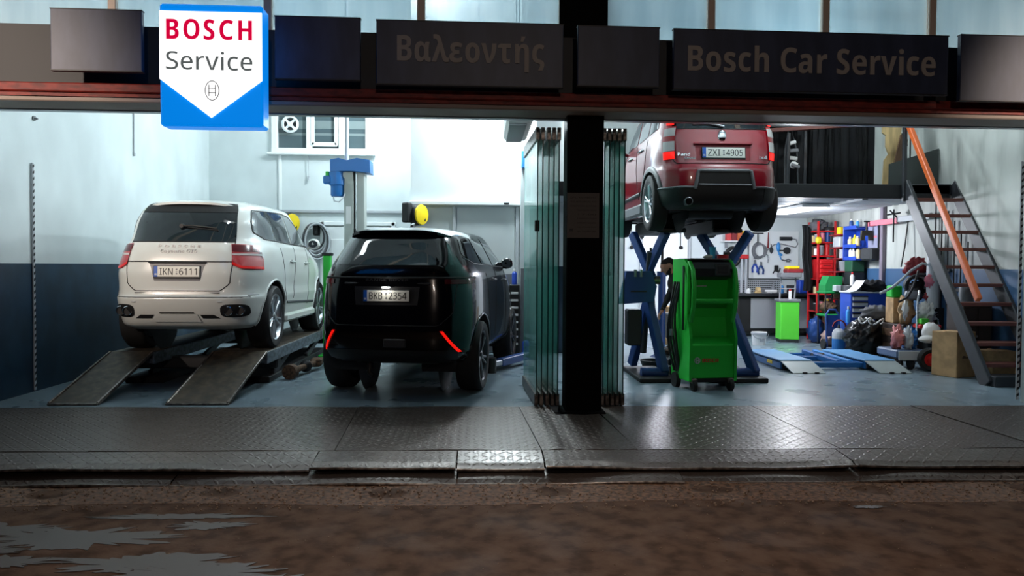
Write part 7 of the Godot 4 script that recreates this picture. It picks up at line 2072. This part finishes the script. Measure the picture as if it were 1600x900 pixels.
	part(cf, "seat", MB.new().box(Vector3(0.0, 0.6, 0.02), Vector3(0.36, 0.07, 0.24), 0.02), M.red)
	part(cf, "rear_leg", MB.new().cyl(Vector3(-0.12, 0, -0.14), Vector3(-0.12, 0.58, -0.08), 0.016, 0.016, 8).next().cyl(Vector3(0.12, 0, -0.14), Vector3(0.12, 0.58, -0.08), 0.016, 0.016, 8), M.chrome)
	solo("rag_heap", MB.new().blob(Vector3(0, 0.16, 0), Vector3(0.16, 0.18, 0.1), 0.4, 3.6, 61, 26, 16, -0.85), M.rag_white, "white rags heaped on the stool's seat", "rags", Vector3(7.24, 0.638, -12.16))
	solo("lime_box", MB.new().box(Vector3(0, 0.05, 0), Vector3(0.12, 0.09, 0.1), 0.01), M.lime, "small lime green box on the stool's seat", "box", Vector3(7.12, 0.638, -12.06))
	solo("white_glove", MB.new().blob(Vector3(0, 0.16, 0), Vector3(0.05, 0.16, 0.05), 0.3, 3.0, 63, 16, 12), M.rag_white, "long white rag hanging beside the cardboard box", "rag", Vector3(6.98, 0.7, -12.35))
	# low cart with a big wheel
	var ct := thing("cart", "low blue-grey cart with a red-hubbed tyre", "cart", Vector3(6.62, 0.0, -11.6))
	part(ct, "deck", MB.new().box(Vector3(-0.1, 0.24, 0), Vector3(0.5, 0.12, 0.6), 0.02), mat("blue_grey", rgb(92, 108, 136), 0.5))
	part(ct, "edge", MB.new().box(Vector3(-0.1, 0.22, 0.31), Vector3(0.46, 0.14, 0.02), 0.006), M.light_grey)
	for x in [-0.28, -0.1]:
		part(ct, "castor", MB.new().cyl(Vector3(x, 0.09, 0.2), Vector3(x + 0.04, 0.09, 0.2), 0.09, 0.09, 14), M.tyre)
	var B := Transform3D(Basis(Quaternion(Vector3.UP, Vector3(-0.25, 0, 1).normalized())), Vector3(0.1, 0.178, 0.42))
	part(ct, "big_tyre", MB.new().lathe([Vector2(0.1, -0.05), Vector2(0.15, -0.065), Vector2(0.175, -0.04), Vector2(0.175, 0.04), Vector2(0.15, 0.065), Vector2(0.1, 0.05)], 28, B), M.tyre)
	part(ct, "red_hub", MB.new().lathe([Vector2(0.11, 0.0), Vector2(0.1, 0.055), Vector2(0.06, 0.04), Vector2(0.05, 0.07), Vector2(0.0, 0.07)], 24, B), M.red)
	solo("blue_bag", MB.new().blob(Vector3(0, 0.16, 0), Vector3(0.12, 0.17, 0.14), 0.38, 4.5, 71, 20, 14, -0.9), M.lift_blue, "blue plastic bag on the low cart", "bag", Vector3(6.63, 0.29, -11.6))
	solo("pink_bag", MB.new().blob(Vector3(0, 0.16, 0), Vector3(0.09, 0.18, 0.12), 0.4, 4.5, 73, 20, 14, -0.9), mat("salmon", rgb(214, 130, 126), 0.4), "salmon pink plastic bag at the low cart's left end", "bag", Vector3(6.38, 0.3, -11.5))
	solo("clear_bag", MB.new().blob(Vector3(0, 0.15, 0), Vector3(0.07, 0.18, 0.1), 0.4, 4.5, 75, 18, 12, -0.9), M.light_grey, "pale plastic bag between the pink and blue bags", "bag", Vector3(6.5, 0.3, -11.42))
	var hm := thing("helmet", "white plastic fairing with a dark slot on the low cart", "fairing", Vector3(6.82, 0.37, -11.35))
	part(hm, "shell", MB.new().blob(Vector3(0, 0.2, 0), Vector3(0.14, 0.15, 0.12), 0.06, 1.5, 77, 24, 14).blob(Vector3(-0.06, 0.1, 0.06), Vector3(0.17, 0.06, 0.1), 0.05, 1.5, 78, 20, 10), M.white)
	part(hm, "slot", MB.new().box(Vector3(-0.02, 0.07, 0.14), Vector3(0.14, 0.03, 0.06), 0.01), M.black)
	part(hm, "pink_flash", MB.new().blob(Vector3(0.1, 0.14, 0.09), Vector3(0.04, 0.08, 0.03), 0.0, 1, 1, 10, 8), M.pink)
	# cardboard box by the stairs
	var bx := thing("cardboard_box", "large cardboard box on the floor at the foot of the stairs", "box", Vector3(6.83, 0.0, -10.74), 0.35)
	part(bx, "carton", MB.new().box(Vector3(-0.06, 0.32, 0.0), Vector3(0.38, 0.64, 0.4), 0.008), M.cardboard)
	part(bx, "flap", MB.new().box(Vector3(-0.06, 0.642, 0.1), Vector3(0.38, 0.006, 0.19)), M.cardboard)
	part(bx, "print", MB.new().box(Vector3(-0.06, 0.28, 0.2015), Vector3(0.16, 0.02, 0.002)).box(Vector3(-0.1, 0.3, 0.2015), Vector3(0.05, 0.02, 0.002)), M.wood_brown)
	var bx2 := thing("cardboard_box", "lower cardboard box half hidden behind the stair's stringer", "box", Vector3(7.27, 0.0, -10.45), 0.0)
	part(bx2, "carton", MB.new().box(Vector3(-0.04, 0.2, 0), Vector3(0.36, 0.4, 0.34), 0.008), M.cardboard)
	part(bx2, "tape", MB.new().box(Vector3(-0.04, 0.402, 0), Vector3(0.05, 0.004, 0.34)), M.wood_pale)


# ---------------------------------------------------------------- the worker
func smin(a: float, b: float, k: float) -> float:
	var h := clampf(0.5 + 0.5 * (b - a) / k, 0.0, 1.0)
	return lerpf(b, a, h) - k * h * (1.0 - h)


func capsule(p: Vector3, a: Vector3, b: Vector3, ra: float, rb: float) -> float:
	var ab := b - a
	var t := clampf((p - a).dot(ab) / maxf(ab.length_squared(), 1e-9), 0.0, 1.0)
	return p.distance_to(a + ab * t) - lerpf(ra, rb, t)


func nets(mb: MB, bones: Array, k: float, cell: float):
	# surface nets over the smooth union of tapered capsules; bones: [a, b, ra, rb]
	var lo := Vector3(1e9, 1e9, 1e9)
	var hi := -lo
	for b in bones:
		var r: float = maxf(b[2], b[3]) + cell * 2
		for q in [b[0], b[1]]:
			lo = lo.min(q - Vector3(r, r, r))
			hi = hi.max(q + Vector3(r, r, r))
	var n := Vector3i(((hi - lo) / cell).ceil()) + Vector3i.ONE
	var sx := n.x
	var sxy := n.x * n.y
	var F := PackedFloat32Array()
	F.resize(sxy * n.z)
	F.fill(1e3)
	for b in bones:
		var r: float = maxf(b[2], b[3]) + cell * 2 + k
		var l: Vector3 = (b[0] as Vector3).min(b[1]) - Vector3(r, r, r)
		var h: Vector3 = (b[0] as Vector3).max(b[1]) + Vector3(r, r, r)
		var i0 := Vector3i(((l - lo) / cell).floor()).clamp(Vector3i.ZERO, n - Vector3i.ONE)
		var i1 := Vector3i(((h - lo) / cell).ceil()).clamp(Vector3i.ZERO, n - Vector3i.ONE)
		for z in range(i0.z, i1.z + 1):
			for y in range(i0.y, i1.y + 1):
				for x in range(i0.x, i1.x + 1):
					var d := capsule(lo + Vector3(x, y, z) * cell, b[0], b[1], b[2], b[3])
					var at := x + y * sx + z * sxy
					F[at] = d if F[at] > 1e2 else smin(F[at], d, k)
	var V := {}
	var C := [Vector3i(0, 0, 0), Vector3i(1, 0, 0), Vector3i(0, 1, 0), Vector3i(1, 1, 0), Vector3i(0, 0, 1), Vector3i(1, 0, 1), Vector3i(0, 1, 1), Vector3i(1, 1, 1)]
	var E := [[0, 1], [2, 3], [4, 5], [6, 7], [0, 2], [1, 3], [4, 6], [5, 7], [0, 4], [1, 5], [2, 6], [3, 7]]
	for z in n.z - 1:
		for y in n.y - 1:
			for x in n.x - 1:
				var at := x + y * sx + z * sxy
				var f := [F[at], F[at + 1], F[at + sx], F[at + sx + 1], F[at + sxy], F[at + sxy + 1], F[at + sxy + sx], F[at + sxy + sx + 1]]
				var m := 0
				for i in 8:
					if f[i] < 0.0:
						m += 1
				if m == 0 or m == 8:
					continue
				var s := Vector3.ZERO
				var c := 0
				for e in E:
					var a: float = f[e[0]]
					var b: float = f[e[1]]
					if (a < 0.0) != (b < 0.0):
						s += Vector3(C[e[0]]).lerp(Vector3(C[e[1]]), a / (a - b))
						c += 1
				V[at] = lo + (Vector3(x, y, z) + s / c) * cell
	mb.smooth()
	for at in V:
		for ax in 3:
			var d: int = [1, sx, sxy][ax]
			var u: int = [sx, sxy, 1][ax]
			var w: int = [sxy, 1, sx][ax]
			if (F[at] < 0.0) == (F[at + d] < 0.0):
				continue
			if not (V.has(at - u) and V.has(at - w) and V.has(at - u - w)):
				continue
			if F[at] < 0.0:
				mb.raw(V[at], V[at - u - w], V[at - u])
				mb.raw(V[at], V[at - w], V[at - u - w])
			else:
				mb.raw(V[at], V[at - u], V[at - u - w])
				mb.raw(V[at], V[at - u - w], V[at - w])


func build_person():
	# a mechanic bending forward to the left behind the green machine; local axes: x right, z toward the street
	var t := thing("person", "bearded worker in dark clothes bending forward behind the green machine", "person", Vector3(3.05, 0.0, -11.8))
	var hip := Vector3(0.16, 0.92, 0)
	var chest := Vector3(0.0, 1.28, 0.02)
	var neck := Vector3(-0.08, 1.43, 0.04)
	var mb := MB.new()
	nets(mb, [
		[hip + Vector3(0, 0, -0.08), hip + Vector3(0, 0, 0.08), 0.13, 0.13], [hip, chest, 0.14, 0.16], [chest + Vector3(0.02, 0.02, -0.15), chest + Vector3(0.02, 0.02, 0.15), 0.1, 0.1], [chest, neck, 0.13, 0.065],
		[hip + Vector3(0, 0, 0.1), Vector3(0.1, 0.5, 0.13), 0.095, 0.065], [Vector3(0.1, 0.5, 0.13), Vector3(0.16, 0.09, 0.13), 0.062, 0.045], [Vector3(0.16, 0.06, 0.13), Vector3(0.0, 0.045, 0.14), 0.05, 0.04],
		[hip + Vector3(0, 0, -0.1), Vector3(0.14, 0.5, -0.13), 0.095, 0.065], [Vector3(0.14, 0.5, -0.13), Vector3(0.22, 0.09, -0.13), 0.062, 0.045], [Vector3(0.22, 0.06, -0.13), Vector3(0.06, 0.045, -0.14), 0.05, 0.04],
		[chest + Vector3(0.0, 0.03, 0.2), Vector3(-0.07, 1.03, 0.25), 0.065, 0.048], [Vector3(-0.07, 1.03, 0.25), Vector3(-0.13, 0.84, 0.22), 0.046, 0.034],
		[chest + Vector3(0.0, 0.03, -0.2), Vector3(-0.09, 1.05, -0.22), 0.065, 0.048], [Vector3(-0.09, 1.05, -0.22), Vector3(-0.2, 0.86, -0.16), 0.046, 0.034],
	], 0.05, 0.016)
	part(t, "clothes", mb, M.shirt, "dark work clothes")
	# head, neck and face, looking down to the left
	var hd := Vector3(-0.17, 1.54, 0.05)
	var F := Vector3(-0.88, -0.45, 0.12).normalized()
	var U := (Vector3.UP - F * F.y).normalized()
	var S := F.cross(U)
	var hm := MB.new()
	nets(hm, [
		[neck + Vector3(0.01, -0.02, 0), hd - F * 0.02 - U * 0.04, 0.056, 0.055], [hd - F * 0.03 + U * 0.03, hd + F * 0.025 + U * 0.03, 0.088, 0.08], [hd + F * 0.03 + U * 0.0, hd + F * 0.045 - U * 0.07, 0.07, 0.042],
		[hd + F * 0.1 + U * 0.02, hd + F * 0.122 - U * 0.02, 0.01, 0.017], [hd + F * 0.07 + U * 0.035 + S * 0.035, hd + F * 0.07 + U * 0.035 - S * 0.035, 0.03, 0.03],
		[hd - F * 0.01 + S * 0.083 + U * 0.015, hd - F * 0.012 + S * 0.086 - U * 0.02, 0.02, 0.013], [hd - F * 0.01 - S * 0.083 + U * 0.015, hd - F * 0.012 - S * 0.086 - U * 0.02, 0.02, 0.013],
		[hd + F * 0.085 - U * 0.045 - S * 0.015, hd + F * 0.085 - U * 0.045 + S * 0.015, 0.013, 0.013],
	], 0.02, 0.007)
	part(t, "head", hm, M.skin)
	var hr := MB.new()
	nets(hr, [[hd - F * 0.04 + U * 0.045, hd + F * 0.015 + U * 0.055, 0.09, 0.075], [hd - F * 0.055 + U * 0.02, hd - F * 0.05 - U * 0.03, 0.075, 0.06]], 0.02, 0.008)
	part(t, "hair", hr, M.hair)
	var br := MB.new()
	nets(br, [[hd + F * 0.04 - U * 0.085 + S * 0.03, hd + F * 0.04 - U * 0.085 - S * 0.03, 0.034, 0.034], [hd + F * 0.0 - U * 0.03 + S * 0.07, hd + F * 0.05 - U * 0.085 + S * 0.03, 0.016, 0.026], [hd + F * 0.0 - U * 0.03 - S * 0.07, hd + F * 0.05 - U * 0.085 - S * 0.03, 0.016, 0.026]], 0.02, 0.007)
	part(t, "beard", br, M.hair)
	var ey := MB.new()
	for s in [-1.0, 1.0]:
		ey.blob(hd + F * 0.092 + U * 0.02 + S * 0.032 * s, Vector3(0.011, 0.008, 0.011), 0.0, 1, 1, 10, 6)
	part(t, "eyes", ey, M.ink)
	# hands with five fingers each, hanging slightly curled
	for h in [[Vector3(-0.13, 0.84, 0.22), Vector3(-0.25, -0.95, -0.1), 1.0], [Vector3(-0.2, 0.86, -0.16), Vector3(-0.5, -0.85, 0.1), -1.0]]:
		var w: Vector3 = h[0]
		var d: Vector3 = (h[1] as Vector3).normalized()
		var sd: float = h[2]
		var x := d.cross(Vector3(0, 0, sd)).normalized()  # palm normal
		var y := x.cross(d).normalized()
		var bones := [[w - d * 0.03, w + d * 0.02, 0.03, 0.028]]
		for i in 4:
			var o := y * (0.033 - 0.022 * i)
			bones.append([w + d * 0.015 + o * 0.6, w + d * 0.085 + o, 0.018, 0.013])
		var hb := MB.new()
		for i in 4:
			var o := y * (0.033 - 0.022 * i)
			var L: float = [0.072, 0.08, 0.074, 0.058][i]
			var a := w + d * 0.085 + o
			var b := a + (d + x * 0.25).normalized() * L * 0.5
			bones.append([a, b, 0.0095, 0.009])
			bones.append([b, b + (d + x * 0.9).normalized() * L * 0.5, 0.009, 0.0075])
		bones.append([w + d * 0.025 + y * 0.03, w + d * 0.065 + y * 0.058 + x * 0.015, 0.015, 0.0105])
		bones.append([w + d * 0.065 + y * 0.058 + x * 0.015, w + d * 0.1 + y * 0.06 + x * 0.03, 0.0105, 0.008])
		nets(hb, bones, 0.008, 0.004)
		part(t, "hand", hb, M.skin)
